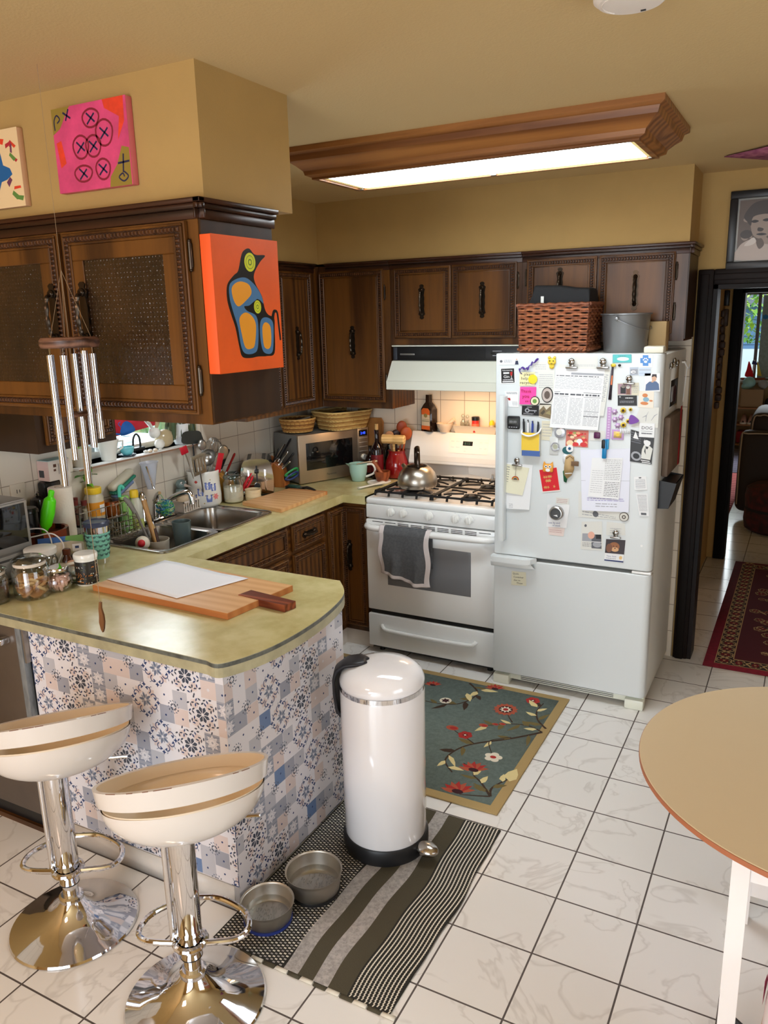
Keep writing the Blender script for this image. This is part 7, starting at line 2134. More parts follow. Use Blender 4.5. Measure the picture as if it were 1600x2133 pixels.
Q={'info':[(0.782,1.644),(0.88,1.644),(0.88,1.614),(0.782,1.613)],'wine':[(0.79,1.598),(0.86,1.601),(0.864,1.529),(0.793,1.525)],'recyclepaper':[(0.947,1.628),(1.047,1.628),(1.048,1.582),(0.948,1.581)],'notecard':[(0.884,1.58),(0.957,1.581),(0.958,1.52),(0.885,1.518)],'palepaper':[(0.971,1.581),(1.048,1.582),(1.053,1.435),(0.975,1.433)],'pink':[(0.888,1.513),(0.965,1.514),(0.963,1.434),(0.887,1.433)],'key':[(0.899,1.427),(0.979,1.428),(0.979,1.382),(0.898,1.385)],'mount':[(0.983,1.439),(1.035,1.438),(1.039,1.366),(0.979,1.377)],'codecard':[(0.812,1.491),(0.88,1.492),(0.881,1.419),(0.836,1.419)],'timer':[(0.831,1.378),(0.892,1.378),(0.892,1.315),(0.83,1.315)],'formback':[(1.07,1.618),(1.297,1.595),(1.276,1.393),(1.071,1.391)],'form':[(1.054,1.601),(1.272,1.595),(1.254,1.327),(1.034,1.333)],'topslip':[(1.135,1.653),(1.238,1.653),(1.24,1.603),(1.137,1.602)],'teal':[(1.302,1.661),(1.382,1.661),(1.384,1.625),(1.303,1.624)],'pawcard':[(1.411,1.66),(1.469,1.66),(1.472,1.607),(1.414,1.607)],'bluecardL':[(1.377,1.606),(1.413,1.607),(1.415,1.573),(1.379,1.572)],'bluecardR':[(1.416,1.604),(1.464,1.604),(1.466,1.571),(1.418,1.57)],'pencil':[(1.301,1.608),(1.309,1.608),(1.305,1.464),(1.292,1.465)],'photoclip':[(1.328,1.537),(1.419,1.541),(1.421,1.486),(1.33,1.487)],'blackcard':[(1.332,1.484),(1.413,1.486),(1.416,1.442),(1.334,1.44)],'mancut':[(1.441,1.581),(1.503,1.582),(1.508,1.505),(1.445,1.504)],'beaver':[(1.421,1.506),(1.484,1.505),(1.485,1.432),(1.42,1.436)],'graph':[(1.43,1.436),(1.508,1.437),(1.508,1.349),(1.395,1.349)],'strip':[(1.29,1.432),(1.309,1.432),(1.308,1.29),(1.289,1.289)],'lace':[(1.312,1.427),(1.344,1.428),(1.398,1.295),(1.316,1.29)],'dog':[(1.431,1.368),(1.495,1.368),(1.496,1.306),(1.431,1.307)],'bw':[(1.396,1.338),(1.496,1.313),(1.491,1.188),(1.398,1.196)],'note2':[(0.994,1.36),(1.049,1.361),(1.04,1.27),(0.993,1.271)],'lanyard':[(1.034,1.288),(1.077,1.29),(1.074,1.204),(1.024,1.204)],'food':[(1.11,1.323),(1.211,1.324),(1.211,1.247),(1.108,1.249)],'sqpaper':[(1.219,1.325),(1.282,1.326),(1.286,1.281),(1.218,1.28)],'letter':[(1.177,1.235),(1.399,1.253),(1.405,0.965),(1.195,0.955)],'list':[(1.232,1.202),(1.368,1.209),(1.359,1.021),(1.221,1.024)],'under':[(1.176,1.044),(1.366,0.968),(1.368,0.923),(1.178,0.921)],'rec1':[(1.419,1.128),(1.47,1.134),(1.479,1.075),(1.425,1.069)],'rec2':[(1.43,1.053),(1.481,1.057),(1.493,0.955),(1.452,0.954)],'padwhite':[(0.815,1.153),(0.955,1.15),(0.945,0.933),(0.831,0.93)],'padyellow':[(0.822,1.148),(0.94,1.134),(0.91,1.001),(0.812,1.011)],'redenv':[(0.985,1.13),(1.072,1.149),(1.091,1.036),(1.006,1.021)],'timerpaper':[(1.031,0.966),(1.137,0.975),(1.125,0.861),(1.029,0.858)],'tlabel':[(1.071,1.006),(1.133,1.005),(1.13,0.973),(1.069,0.973)],'tlabel2':[(1.038,0.859),(1.117,0.859),(1.112,0.819),(1.041,0.82)],'flyer':[(1.195,0.899),(1.288,0.91),(1.297,0.771),(1.194,0.767)],'dogwhite':[(1.309,0.911),(1.39,0.91),(1.395,0.856),(1.309,0.847)],'dogcard':[(1.31,0.829),(1.397,0.833),(1.392,0.726),(1.306,0.725)],'frnote':[(0.861,0.615),(0.933,0.617),(0.936,0.548),(0.859,0.542)]}
C={'bee':(1.035,1.628),'yel':(0.934,1.549),'green':(0.961,1.45),'oval':(1.017,1.479),'clip1':(1.126,1.623),'clip2':(1.264,1.624),'clip3':(1.378,1.554),'pawc':(1.438,1.634),'ptri':(1.405,1.38),'fl1':(1.359,1.42),'fl2':(1.39,1.425),'fl3':(1.363,1.356),'fl4':(1.382,1.374),'penTL':(0.903,1.31),'penTR':(0.991,1.314),'penBL':(0.912,1.194),'penBR':(1.001,1.197),'pentop':(0.912,1.363),'pentopR':(0.977,1.362),'reel':(1.082,1.31),'reel2':(1.061,1.243),'psq':(1.25,1.305),'mkT':(1.289,1.286),'mkB':(1.29,1.203),'eye':(1.13,1.239),'ribbonA':(0.973,1.638),'ribbonB':(0.939,1.611),'ribbonC':(0.916,1.594),'ribbonD':(0.884,1.58),'tanT':(1.128,1.213),'tanB':(1.129,1.098),'blk':(1.158,1.172),'grnB':(1.112,1.079),'rnd':(1.385,0.941),'clip4':(0.881,1.163),'rainbow':(0.874,1.081),'owl':(1.031,1.146),'tim':(1.078,0.932),'clip5':(1.353,0.859),'hole':(1.468,0.814),'orn':(1.32,1.614),'bluehead':(1.122,1.224)}
sheet('white card with leaf logo and tiny suited figure, fridge door corner','info_card','card',Q['info'],0,paper_w,lambda R,G,TX,l:(G(circ(.12,.5,.07,.2),gink),l(.3,.75,3,lgink,.26,.66,.3),G(circ(.88,.78,.04,.12),M('skin_print',(206,166,140))),G([(.8,.02),(.98,.02),(.95,.6),(.83,.6)],M('suit_navy',(44,50,76)))))
def d_wine(R,G,TX,l):
 R(.05,.95,.05,.95,kblk);TX('Volunteering',.12,.80,.135,paper_w);R(.2,.6,.62,.72,paper_w);TX('Gin',.2,.36,.26,paper_w,1.1)
 G([(.66,.72),(.84,.74),(.80,.5),(.70,.48)],rred);R(.735,.76,.32,.5,paper_w);R(.68,.82,.3,.33,paper_w);l(.2,.28,1,paper_w,.15,.85,.25);R(.12,.88,.1,.16,paper_w)
sheet('black square magnet card with a red wine glass on it','magnet_card','magnet',Q['wine'],0,paper_w,d_wine)
sheet('plain white slip of paper under the frog magnet','paper_slip','paper',Q['recyclepaper'],0,paper_o,lambda R,G,TX,l:l(.2,.8,3,lgink,.1,.6,.1))
sheet('pale receipt paper left of the big printed form','receipt','paper',Q['palepaper'],1,paper_o,lambda R,G,TX,l:l(.5,.95,8,lgink,.06,.9,.12))
def d_note(R,G,TX,l):
 TX('please',.28,.74,.26,kblk);TX('help me',.10,.44,.27,kblk);TX('recycle',.02,.12,.28,kblk)
sheet('white handwritten recycling note with a purple ribbon','handwritten_note','note',Q['notecard'],2,paper_y,d_note)
mb=MB(FF);mb.m(M('magnet_yellow',(232,206,48),rough=.4)).lathe([(0,.0026),(.021,.0026),(.021,.006),(0,.0065)],(C['yel'][0]+.014,C['yel'][1],0),24);tag(mb.build('round_magnet'),'round yellow magnet behind the recycling note','magnet')
mb=MB(FF)
P=smoothpts([(C['ribbonA'][0],C['ribbonA'][1],.006),(C['ribbonA'][0]-.02,C['ribbonA'][1]-.012,.014),(C['ribbonB'][0],C['ribbonB'][1]+.006,.006),(C['ribbonB'][0]-.012,C['ribbonB'][1]-.012,.014),(C['ribbonC'][0],C['ribbonC'][1]+.004,.006),(C['ribbonC'][0]-.02,C['ribbonC'][1]+.004,.013),(C['ribbonD'][0],C['ribbonD'][1]+.01,.008),(C['ribbonD'][0]+.012,C['ribbonD'][1]-.008,.006)],5)
mb.tube([(p[0],p[1]+.004*math.sin(i*1.1),p[2])for i,p in enumerate(P)],[.0042+.002*math.sin(i*.9)for i in range(len(P))],6,flat=.35);tag(mb.build('ribbon',M('ribbon_purple',(70,40,130),rough=.35)),'curled purple ribbon tied to the recycling note','ribbon')
mb=MB(FF);a=C['bee'];my_=M('frog_yellow',(222,190,60),rough=.4)
mb.m(my_).sph((a[0],a[1],.006),(.019,.017,.006),16,8).sph((a[0]-.012,a[1]+.018,.006),(.007,.007,.005),8,6).sph((a[0]+.012,a[1]+.018,.006),(.007,.007,.005),8,6).sph((a[0],a[1]-.02,.005),(.012,.012,.004),10,6).m(kblk).sph((a[0]-.008,a[1]+.004,.0115),.003,6,4).sph((a[0]+.008,a[1]+.004,.0115),.003,6,4).sph((a[0],a[1]-.008,.0115),(.006,.0015,.001),6,4);tag(mb.build('frog_magnet',smooth=60),'yellow smiling frog shaped magnet at the fridge top','magnet')
sheet('hot pink sticky note with a handwritten thank you','sticky_note','note',Q['pink'],2,M('sticky_pink',(250,74,160),rough=.7),lambda R,G,TX,l:(TX('Thank',.06,.68,.26,maroon),TX('you',.16,.38,.3,maroon),TX('xx ty',.34,.12,.24,maroon)),curl=.003)
def disc(label,c,r,h,mats,ry=None,name='round_magnet',z0=.0022):
 mb=MB(FF)
 for i,(m_,k)in enumerate(mats):
  mb.m(m_).lathe([(0,z0+(h if i else 0)),(r*k,z0+(h if i else 0)),(r*k*(.97 if not i else 1),z0+h+i*.0004),(0,z0+h+i*.0004+1e-5)],(c[0],c[1],0),28,1,(ry or r)/r)
 return tag(mb.build(name),label,'magnet')
o=disc('round magnet with a green sprout, on the corner of the pink note',C['green'],.022,.004,[(kblk,1),(M('badge_cream',(222,214,184),rough=.4),.84),(M('badge_green',(104,150,70),rough=.4),.45)],z0=.006)
o=disc('oval landscape photo magnet with a black rim',C['oval'],.027,.003,[(kblk,1),(M('oval_sky',(186,174,168),rough=.3),.86),(M('oval_rock',(96,84,78),rough=.3),.5)],ry=.036)
sheet('black card with a grey key drawing','magnet_card','magnet',Q['key'],2,kblk,lambda R,G,TX,l:(G(circ(.32,.5,.14,.24),lgink),G(circ(.32,.5,.07,.12),kblk),R(.42,.88,.45,.55,lgink),R(.75,.79,.3,.45,lgink),l(.08,.22,2,lgink,.1,.7,.3),l(.8,.9,1,lgink,.3,.6,.4)),th=.002)
sheet('small mountain landscape photo card under the form edge','photo_card','photo',Q['mount'],1,M('mount_sky',(206,200,184),rough=.4),lambda R,G,TX,l:(G([(0,.1),(0,.5),(.35,.85),(.6,.6),(1,.9),(1,.05)],M('mount_brown',(120,104,78),rough=.5)),G([(.1,.3),(.4,.6),(.5,.45),(.3,.2)],M('mount_dark',(74,66,54),rough=.5)),G([(.5,.35),(.9,.6),(.95,.3)],M('mount_olive',(150,138,96),rough=.5))))
sheet('white card with a small red logo near the door handle','info_card','card',Q['codecard'],0,paper_w,lambda R,G,TX,l:(l(.82,.95,2,gink,.1,.9,.25),R(.05,.3,.42,.58,rred),R(.05,.12,.42,.5,paper_w),l(.1,.35,4,lgink,.4,.9,.2)))
t=thing('digital_timer','small black square digital timer near the door handle','timer',(.861,-.0805,1.315))
mb=MB(FF);mb.m(kblk).box(.831,.891,1.316,1.378,.0005,.014,.006);mb.build('case',parent=t)
mb=MB(FF);mb.m(M('lcd_grey',(60,64,62),rough=.3)).box(.838,.884,1.34,1.366,.0138,.0146).m(lgink).text('00:00',.842,1.346,.016,.0148);
for k in range(4):
 mb.box(.839+k*.0115,.846+k*.0115,1.324,1.328,.0138,.0146)
mb.build('screen',parent=t)
def d_form(R,G,TX,l):
 R(.33,.99,.90,.935,lgink);l(.86,.895,1,gink,.03,.9,.2)
 l(.66,.86,11,lgink,.02,.98,.13,3);R(.02,.98,.605,.612,gink);R(.02,.33,.535,.54,gink);R(.64,.98,.535,.54,gink)
 for a,b,sd_ in((.03,.32,5),(.36,.63,6),(.67,.97,7)):
  l(.06,.52,20,lgink,a,b,.13,sd_);l(.55,.595,1,gink,a,b,.3,sd_)
 R(.67,.97,.30,.306,gink);R(.67,.97,.22,.226,gink)
sheet('loose sheets clipped behind the big printed form','paper_stack','paper',Q['formback'],2,paper_o,lambda R,G,TX,l:l(.3,.9,14,lgink,.86,.97,.2),curl=.004)
sheet('big white printed form held by two bulldog clips','printed_form','paper',Q['form'],4,paper_w,d_form,curl=.006)
sheet('blank white slip between the two clips at the fridge top','paper_slip','paper',Q['topslip'],0,paper_o,lambda R,G,TX,l:(l(.1,.3,2,lgink,.05,.9,.12)))
clip_steel=M('bulldog_steel',(166,164,160),rough=.22,metal=1)
def bulldog(label,c,z0=.006,s=1.0):
 t=thing('bulldog_clip',label,'clip',(c[0],fy-z0,c[1]-.02))
 mb=MB(FF@Matrix.Translation((c[0],c[1],z0))@Matrix.Scale(s,4))
 mb.box(-.027,.027,-.024,-.015,-.004,.010,.003).box(-.010,.010,-.016,-.002,.001,.009,.003).sph((0,.006,.008),(.0155,.0155,.008),18,10)
 mb.build('grip',clip_steel,t,smooth=50)
 return t
bulldog('steel bulldog clip holding the form on its left side',C['clip1'])
bulldog('steel bulldog clip holding the form on its right side',C['clip2'])
sheet('teal sticker with a white oval, at the fridge top','sticker','sticker',Q['teal'],0,M('sticker_teal',(110,176,184),rough=.5),lambda R,G,TX,l:(R(.04,.96,.1,.9,M('sticker_teal_b',(88,190,190),rough=.5)),G(circ(.55,.45,.32,.22),paper_w),l(.74,.84,1,gink,.3,.7,.3)))
sheet('white card with a blue cross and a paw print','info_card','card',Q['pawcard'],0,paper_w,lambda R,G,TX,l:(R(.12,.88,.32,.72,M('paw_blue',(84,140,206),rough=.5)),R(.3,.7,.1,.95,M('paw_blue',(84,140,206))),G(circ(.5,.43,.12,.1),paper_w),[G(circ(.5+x,.58+y,.05,.06),paper_w)for x,y in((-.15,0),(-.06,.1),(.06,.1),(.15,0))]))
sheet('little grey blue card with a white swirl','info_card','card',Q['bluecardL'],0,M('card_greyblue',(176,186,200),rough=.5),lambda R,G,TX,l:(R(.08,.92,.1,.75,M('card_silver',(150,154,162),rough=.4)),G(circ(.4,.4,.3,.18),paper_w),G(circ(.45,.38,.18,.08),lgink)))
sheet('pale blue striped card right of the swirl card','info_card','card',Q['bluecardR'],0,M('card_paleblue',(196,210,226),rough=.5),lambda R,G,TX,l:(R(0,1,.7,.78,lgink),R(0,1,.3,.36,M('card_blue_b',(160,180,206),rough=.5))))
mb=MB(FF);mb.m(M('pencil_dark',(52,42,52),rough=.5)).prism([(Q['pencil'][k][0],Q['pencil'][k][1])for k in(3,2,1,0)],.0008,.004).m(M('pencil_orange',(226,120,70),rough=.5)).poly([(1.2995,1.53),(1.3055,1.53),(1.307,1.57),(1.3025,1.57)],.0042);tag(mb.build('pencil_magnet',smooth=None),'dark pencil shaped magnet strip right of the form','magnet')
mb=MB(FF);a=C['orn'];mb.m(my_).sph((a[0]-.012,a[1],.006),(.012,.008,.005),10,6).m(kblk).sph((a[0]+.014,a[1],.005),(.007,.006,.004),8,6).sph((a[0]-.02,a[1]+.002,.010),.002,6,4);tag(mb.build('bee_magnet',smooth=60),'tiny yellow and black bee magnet at the top of the pencil magnet','magnet')
sheet('small photo of two dressed dogs under a bulldog clip','photo_card','photo',Q['photoclip'],1,M('photo_cream',(206,200,178),rough=.4),lambda R,G,TX,l:(R(.03,.66,.04,.94,M('photo_mauve',(160,130,140),rough=.4)),R(.15,.4,.12,.7,kblk),G(circ(.28,.72,.1,.14),M('fur_grey',(130,120,112))),R(.42,.6,.05,.6,M('photo_brown',(120,84,70),rough=.5)),G(circ(.5,.66,.09,.14),paper_o),l(.2,.8,4,lgink,.7,.96,.15)))
bulldog('steel bulldog clip above the dogs photo',C['clip3'],.004,.9)
sheet('black business card with white writing below the dogs photo','magnet_card','magnet',Q['blackcard'],1,kblk,lambda R,G,TX,l:(l(.68,.82,1,paper_w,.40,.8,.3),l(.25,.5,3,lgink,.1,.85,.18),G(circ(.12,.86,.05,.08),lgink)))
def d_man(R,G,TX,l):
 G([(.04,.04),(.96,.08),(.92,.42),(.75,.56),(.3,.54),(.08,.38)],M('cut_denim',(92,112,146),rough=.6));G(circ(.62,.72,.16,.17),M('skin_print',(206,166,140)));G([(.45,.78),(.5,.95),(.78,.95),(.8,.74),(.66,.84)],M('hair_dark',(60,52,56)));G([(.42,.5),(.5,.64),(.62,.62),(.56,.5)],M('skin_print',(206,166,140)))
sheet('cut out photo of a person in a blue denim jacket','photo_cutout','photo',Q['mancut'],0,paper_w,d_man)
sheet('cream sticker with orange and blue shapes below the cut out photo','sticker','sticker',Q['beaver'],1,M('sticker_cream',(228,220,206),rough=.6),lambda R,G,TX,l:(G(circ(.42,.74,.18,.12),M('st_orange',(206,130,80))),G(circ(.5,.5,.2,.14),M('st_blue',(130,170,190))),G(circ(.4,.26,.26,.1),M('st_orange',(206,130,80))),G(circ(.82,.44,.12,.05),M('st_orange',(206,130,80)))))
sheet('white sketch paper with pencil curves at the right door edge','sketch','paper',Q['graph'],0,paper_o,lambda R,G,TX,l:(G([(.3,.5),(.45,.62),(.5,.8),(.51,.8),(.47,.6),(.5,.3),(.48,.3),(.44,.55),(.3,.48)],lgink),G([(.7,.35),(.8,.6),(.95,.7),(.95,.68),(.82,.56),(.72,.35)],lgink),R(.0,.3,.2,.22,lgink)))
lil=M('lace_lilac',(186,150,196),rough=.6)
def strip_d(R,G,TX,l):
 for k in range(12):
  G(star(.5,.04+k*.083,.34,.02,4),M('lace_pale',(222,204,228),rough=.6))
sheet('tall lilac lace patterned magnet strip','bookmark','bookmark',Q['strip'],2,lil,strip_d)
mb=MB(FF)
for(x,y,k)in((1.322,1.412,1),(1.350,1.388,1),(1.325,1.378,0),(1.338,1.352,1)):
 o_=MB(FF);o_.m(lil).prism(star(x,y,.015,.009,6,k),.0008,.004).m(M('lace_pale',(222,204,228))).prism(star(x,y,.008,.004,6),.004,.0046);tag(o_.build('flower_magnet',smooth=None),'lilac lace flower magnet left of the sunflowers','magnet','lilac lace flower magnets')
t=thing('picture_magnet','lilac lace edged little picture frame magnet','picture',(1.34,-.076,1.29))
mb=MB(FF);mb.m(lil).box(1.314,1.366,1.29,1.334,.0008,.004,.001).m(M('frame_gold',(222,190,120),rough=.5)).box(1.323,1.357,1.298,1.326,.004,.0048).m(my_).ell(1.34,1.312,.008,.007,.005);mb.build('frame',parent=t,smooth=None)
for i,(c,r)in enumerate((('fl1',.014),('fl2',.009),('fl3',.014),('fl4',.011))):
 mb=MB(FF);c=C[c]
 mb.m(M('petal_yellow',(232,196,60),rough=.5)).prism(star(c[0],c[1],r,r*.7,9),.004,.007).m(M('seed_brown',(60,38,24),rough=.6)).sph((c[0],c[1],.007),(r*.45,r*.45,.003),10,6)
 tag(mb.build('sunflower_magnet',smooth=None),['largest sunflower magnet at the top of the cluster','smallest sunflower magnet right of the largest one','sunflower magnet above the little white fence','sunflower magnet left of the purple triangle'][i],'magnet','sunflower magnets')
mb=MB(FF)
for k in range(6):
 x=1.350+k*.0075
 mb.box(x,x+.005,1.318,1.338,.0048,.0066).add([(x,1.338,.0057),(x+.005,1.338,.0057),(x+.0025,1.342,.0057)],[(0,1,2)])
mb.box(1.349,1.394,1.323,1.3255,.0044,.006).box(1.349,1.394,1.331,1.3335,.0044,.006);tag(mb.build('fence_magnet',paper_w,smooth=None),'tiny white picket fence magnet under the sunflowers','magnet')
mb=MB(FF);c=C['ptri'];mb.prism(smoothpts([(c[0]-.016,c[1]-.018),(c[0]+.024,c[1]-.004),(c[0]-.012,c[1]+.022)],5,True),.0025,.010);tag(mb.build('triangle_magnet',M('magnet_purple',(110,50,150),rough=.35)),'purple rounded triangle magnet beside the sunflowers','magnet')
def d_dog(R,G,TX,l):
 TX('DOG',.14,.56,.30,kblk,1.05);R(.12,.88,.42,.44,gink);l(.2,.34,1,gink,.15,.85,.3)
sheet('white square magnet reading DOG above the black and white photo','magnet_card','magnet',Q['dog'],3,paper_w,d_dog,th=.002)
def d_bw(R,G,TX,l):
 for k in range(5):
  R(0,.45,.62+k*.07,.66+k*.07,gink);R(.0+.1*(k%2),.02+.1*(k%2),.6+k*.07,.67+k*.07,kblk)
 G([(.2,.98),(.1,.75),(.35,.75)],paper_w)
 G([(.5,.15),(.92,.15),(.98,.55),(.85,.62),(.6,.62),(.52,.45)],paper_o);G(circ(.72,.72,.15,.12),paper_w);G([(.58,.76),(.68,.86),(.86,.84),(.84,.78),(.7,.8)],kblk);G([(.66,.58),(.8,.58),(.76,.5),(.7,.5)],kblk);G([(.62,.4),(.66,.56),(.7,.3)],kblk);G(circ(.28,.2,.24,.15),lgink);G(circ(.28,.2,.15,.09),kblk);R(.55,.95,.02,.05,paper_w);R(.5,.9,.08,.11,paper_w)
sheet('black and white photo of a child by a brick wall','photo_card','photo',Q['bw'],2,M('bw_dark',(44,44,46),rough=.4),d_bw)
t=thing('pen_holder','magnetic pen pocket with yellow front on the fridge door','pen holder',(.95,-.085,1.195))
mb=MB(FF);mb.m(M('pocket_yellow',(226,190,60),rough=.5)).box(.906,.990,1.222,1.305,.022,.024).m(M('pocket_blue',(70,100,160),rough=.5)).box(.909,.995,1.196,1.222,.022,.024)
mb.m(M('pocket_clear',(210,206,190),rough=.3)).box(.905,.907,1.196,1.30,.001,.023).box(.990,.992,1.196,1.30,.001,.023).box(.906,.992,1.195,1.197,.001,.023);mb.build('pocket',parent=t)
mb=MB(FF);mb.tube(smoothpts([(.905,1.318,.003),(.908,1.30,.026),(.945,1.29,.03),(.985,1.306,.026),(.992,1.325,.003)],6),.0042,8);mb.build('rim',paper_w,t)
for i,(x,m_,lb)in enumerate(((.917,kblk,'black pen at the left of the yellow pen pocket'),(.934,M('pen_white',(230,230,230),rough=.3),'white pen in the yellow pen pocket'),(.952,M('pen_blue',(36,60,150),rough=.3),'blue pen in the yellow pen pocket'),(.975,M('pen_dark',(38,40,48),rough=.3),'dark grey pen at the right of the yellow pen pocket'))):
 mb=MB(FF);mb.m(m_).cyl((x,1.20,.013),(x-.006+.004*i,1.355-.004*i,.012),.0052,seg=10).m(kblk).cyl((x-.006+.004*i,1.355-.004*i,.012),(x-.007+.004*i,1.367-.004*i,.012),.004,seg=10).m(m_).box(x-.006+.004*i-.001,x-.006+.004*i+.001,1.32,1.36,.017,.019);tag(mb.build('pen'),lb,'pen','pens in the fridge pen pocket')
sheet('small cream note with faint lines right of the pen pocket','paper_note','note',Q['note2'],0,M('note_cream',(214,208,186),rough=.7),lambda R,G,TX,l:l(.15,.9,5,lgink,.1,.9,.1))
t=thing('badge_reel','round clear badge reel with a tag hanging under the form','badge reel',(1.07,-.078,1.20))
mb=MB(FF);c=C['reel'];mb.m(M('reel_grey',(176,178,186),rough=.2,metal=.4)).lathe([(0,.001),(.026,.001),(.026,.007),(.022,.009),(0,.009)],(c[0],c[1],0),28).m(paper_o).lathe([(0,.009),(.014,.009),(.014,.010),(0,.0101)],(c[0]-.003,c[1]+.002,0),20);mb.build('reel',parent=t)
mb=MB(FF);c=C['reel2'];mb.m(M('tag_clear',(206,208,206),rough=.2)).box(1.034,1.074,1.206,1.288,.0012,.003,.001).m(M('reel_grey',(176,178,186))).tube([(c[0]+.019*math.cos(a_),c[1]+.019*math.sin(a_),.005)for a_ in[2*PI*k/18 for k in range(18)]],.0025,6,True).m(M('tag_olive',(170,172,150),rough=.5)).ell(c[0],c[1],.011,.011,.0034);mb.build('tag',parent=t)
fs=[M('food_red',(206,50,52),rough=.4),M('food_peach',(226,160,120),rough=.4),M('food_brown',(120,66,44),rough=.4),M('food_cream',(232,206,166),rough=.4),M('food_green',(150,160,90),rough=.4)]
def d_food(R,G,TX,l):
 r=random.Random(17)
 for k in range(26):
  x,y,s_=r.uniform(.14,.86),r.uniform(.14,.86),r.uniform(.05,.14)
  G(circ(x,y,s_,s_*.9,9),fs[k%5])
 G(circ(.62,.3,.14,.2),paper_w);G(circ(.2,.2,.16,.18),fs[3]);G(circ(.8,.16,.16,.14),fs[0]);G(circ(.45,.15,.14,.12),fs[0])
sheet('colour photo of red and peach party food','photo_card','photo',Q['food'],1,M('food_base',(196,110,96),rough=.4),d_food)
sheet('small white paper under the dark purple square magnet','paper_slip','paper',Q['sqpaper'],0,paper_o,None)
mb=MB(FF);c=C['psq'];mb.box(c[0]-.014,c[0]+.014,c[1]-.014,c[1]+.014,.002,.008,.004);tag(mb.build('square_magnet',M('magnet_plum',(82,26,70),rough=.4)),'dark purple square magnet below the form','magnet')
def d_letter(R,G,TX,l):
 l(.06,.14,2,lgink,.3,.75,.15,2);l(.16,.22,2,M('ink_lav',(140,130,190)),.12,.9,.15,4);R(0,1,.495,.499,lgink)
sheet('folded strip of printed paper sticking out below the letter','paper_strip','paper',Q['under'],0,paper_o,lambda R,G,TX,l:(l(.06,.3,2,lgink,.1,.9,.15),G(circ(.42,.22,.07,.16),gink)))
sheet('large white folded letter held by the blue peg','letter','paper',Q['letter'],2,M('paper_bluish',(224,226,238),rough=.7),d_letter,curl=.004)
def d_list(R,G,TX,l):
 l(.45,.97,12,gink,.45,.97,.09,8);l(.04,.42,9,gink,.5,.97,.14,9);l(.1,.7,11,lgink,.05,.42,.07,10);R(.5,.97,.60,.606,gink)
sheet('handwritten list in front of the large folded letter','handwritten_list','note',Q['list'],5,paper_w,d_list,curl=.005)
mb=MB(FF);a,b=C['mkT'],C['mkB'];mb.m(M('peg_blue',(0,120,176),rough=.35)).box(a[0]-.012,a[0]+.008,b[1],a[1]+.004,.008,.017,.004).m(kblk).box(a[0]-.014,a[0]+.001,a[1]-.036,a[1]+.002,.0165,.020,.003).m(M('peg_blue_b',(30,150,200),rough=.35)).box(a[0]+.003,a[0]+.015,a[1]-.042,a[1]+.004,.002,.012,.003);tag(mb.build('peg'),'bright blue and black peg holding the letter','peg')
t=thing('house_ornament','tan wooden house shaped ornament with green tail over the red envelope','ornament',(1.13,-.08,1.08))
mb=MB(FF);tanw=M('ornament_tan',(176,146,100),rough=.6);mb.m(M('ornament_green',(40,100,66),rough=.5)).prism([(1.106,1.083),(1.118,1.078),(1.125,1.11),(1.115,1.15),(1.100,1.13)],.001,.004).m(paper_w).prism(circ(1.118,1.19,.022,.03),.001,.003).m(tanw).prism([(1.108,1.115),(1.122,1.098),(1.142,1.115),(1.152,1.145),(1.150,1.20),(1.130,1.212),(1.112,1.20),(1.106,1.15)],.004,.009).m(M('ornament_brown',(110,84,60),rough=.6)).box(1.139,1.174,1.160,1.182,.009,.013,.002).strip([(1.114,1.192),(1.131,1.204),(1.149,1.193)],.003,.0096).m(paper_o).poly([(1.112,1.12),(1.145,1.124),(1.144,1.128),(1.112,1.124)],.0094);mb.build('body',parent=t,smooth=None)
t=thing('eye_magnet','white ring magnet with a blue centre above the house ornament','magnet',(1.13,-.08,1.22))
mb=MB(FF);c=C['eye'];mb.m(M('ornament_teal',(20,90,96),rough=.4)).prism(circ(c[0]-.012,c[1]-.01,.024,.018),.001,.004).m(paper_w).lathe([(0,.004),(.017,.004),(.017,.008),(0,.0085)],(c[0],c[1],0),24).m(M('eye_blue',(30,80,120),rough=.3)).lathe([(0,.0085),(.007,.0085),(.006,.0098),(0,.010)],(c[0]-.001,c[1],0),16);mb.build('disc',parent=t)
sheet('white shopping receipt at the right door edge','receipt','paper',Q['rec1'],0,paper_w,lambda R,G,TX,l:(G(circ(.5,.9,.12,.05),gink),l(.1,.8,9,lgink,.1,.9,.2)),curl=.003)
sheet('second longer white receipt below the first at the door edge','receipt','paper',Q['rec2'],0,paper_w,lambda R,G,TX,l:(l(.2,.95,14,lgink,.1,.9,.2),R(.2,.75,.04,.14,gink)),curl=.003)
o=disc('round magnet with a thin brown emblem below the letter',C['rnd'],.0215,.003,[(M('emblem_brown',(84,74,66),rough=.4),1),(M('emblem_pale',(206,204,196),rough=.4),.86),(M('emblem_brown',(84,74,66)),.42),(M('emblem_pale',(206,204,196)),.2)])
sheet('white pad sheets hanging beneath the yellow note','paper_stack','paper',Q['padwhite'],0,paper_w,lambda R,G,TX,l:(l(.6,.95,9,gink,.02,.14,.15),l(.02,.12,3,lgink,.12,.3,.15)),curl=.006)
sheet('pale yellow notepad sheet with a rainbow charm','notepad','notepad',Q['padyellow'],3,M('pad_yellow',(226,222,196),rough=.7),lambda R,G,TX,l:l(.35,.95,7,gink,.03,.2,.12),curl=.006)
bulldog('steel bulldog clip holding the yellow notepad',C['clip4'],.006,.9)
t=thing('rainbow_charm','little rainbow charm dangling on the yellow notepad','charm',(C['rainbow'][0],-.082,C['rainbow'][1]-.01))
mb=MB(FF);c=C['rainbow']
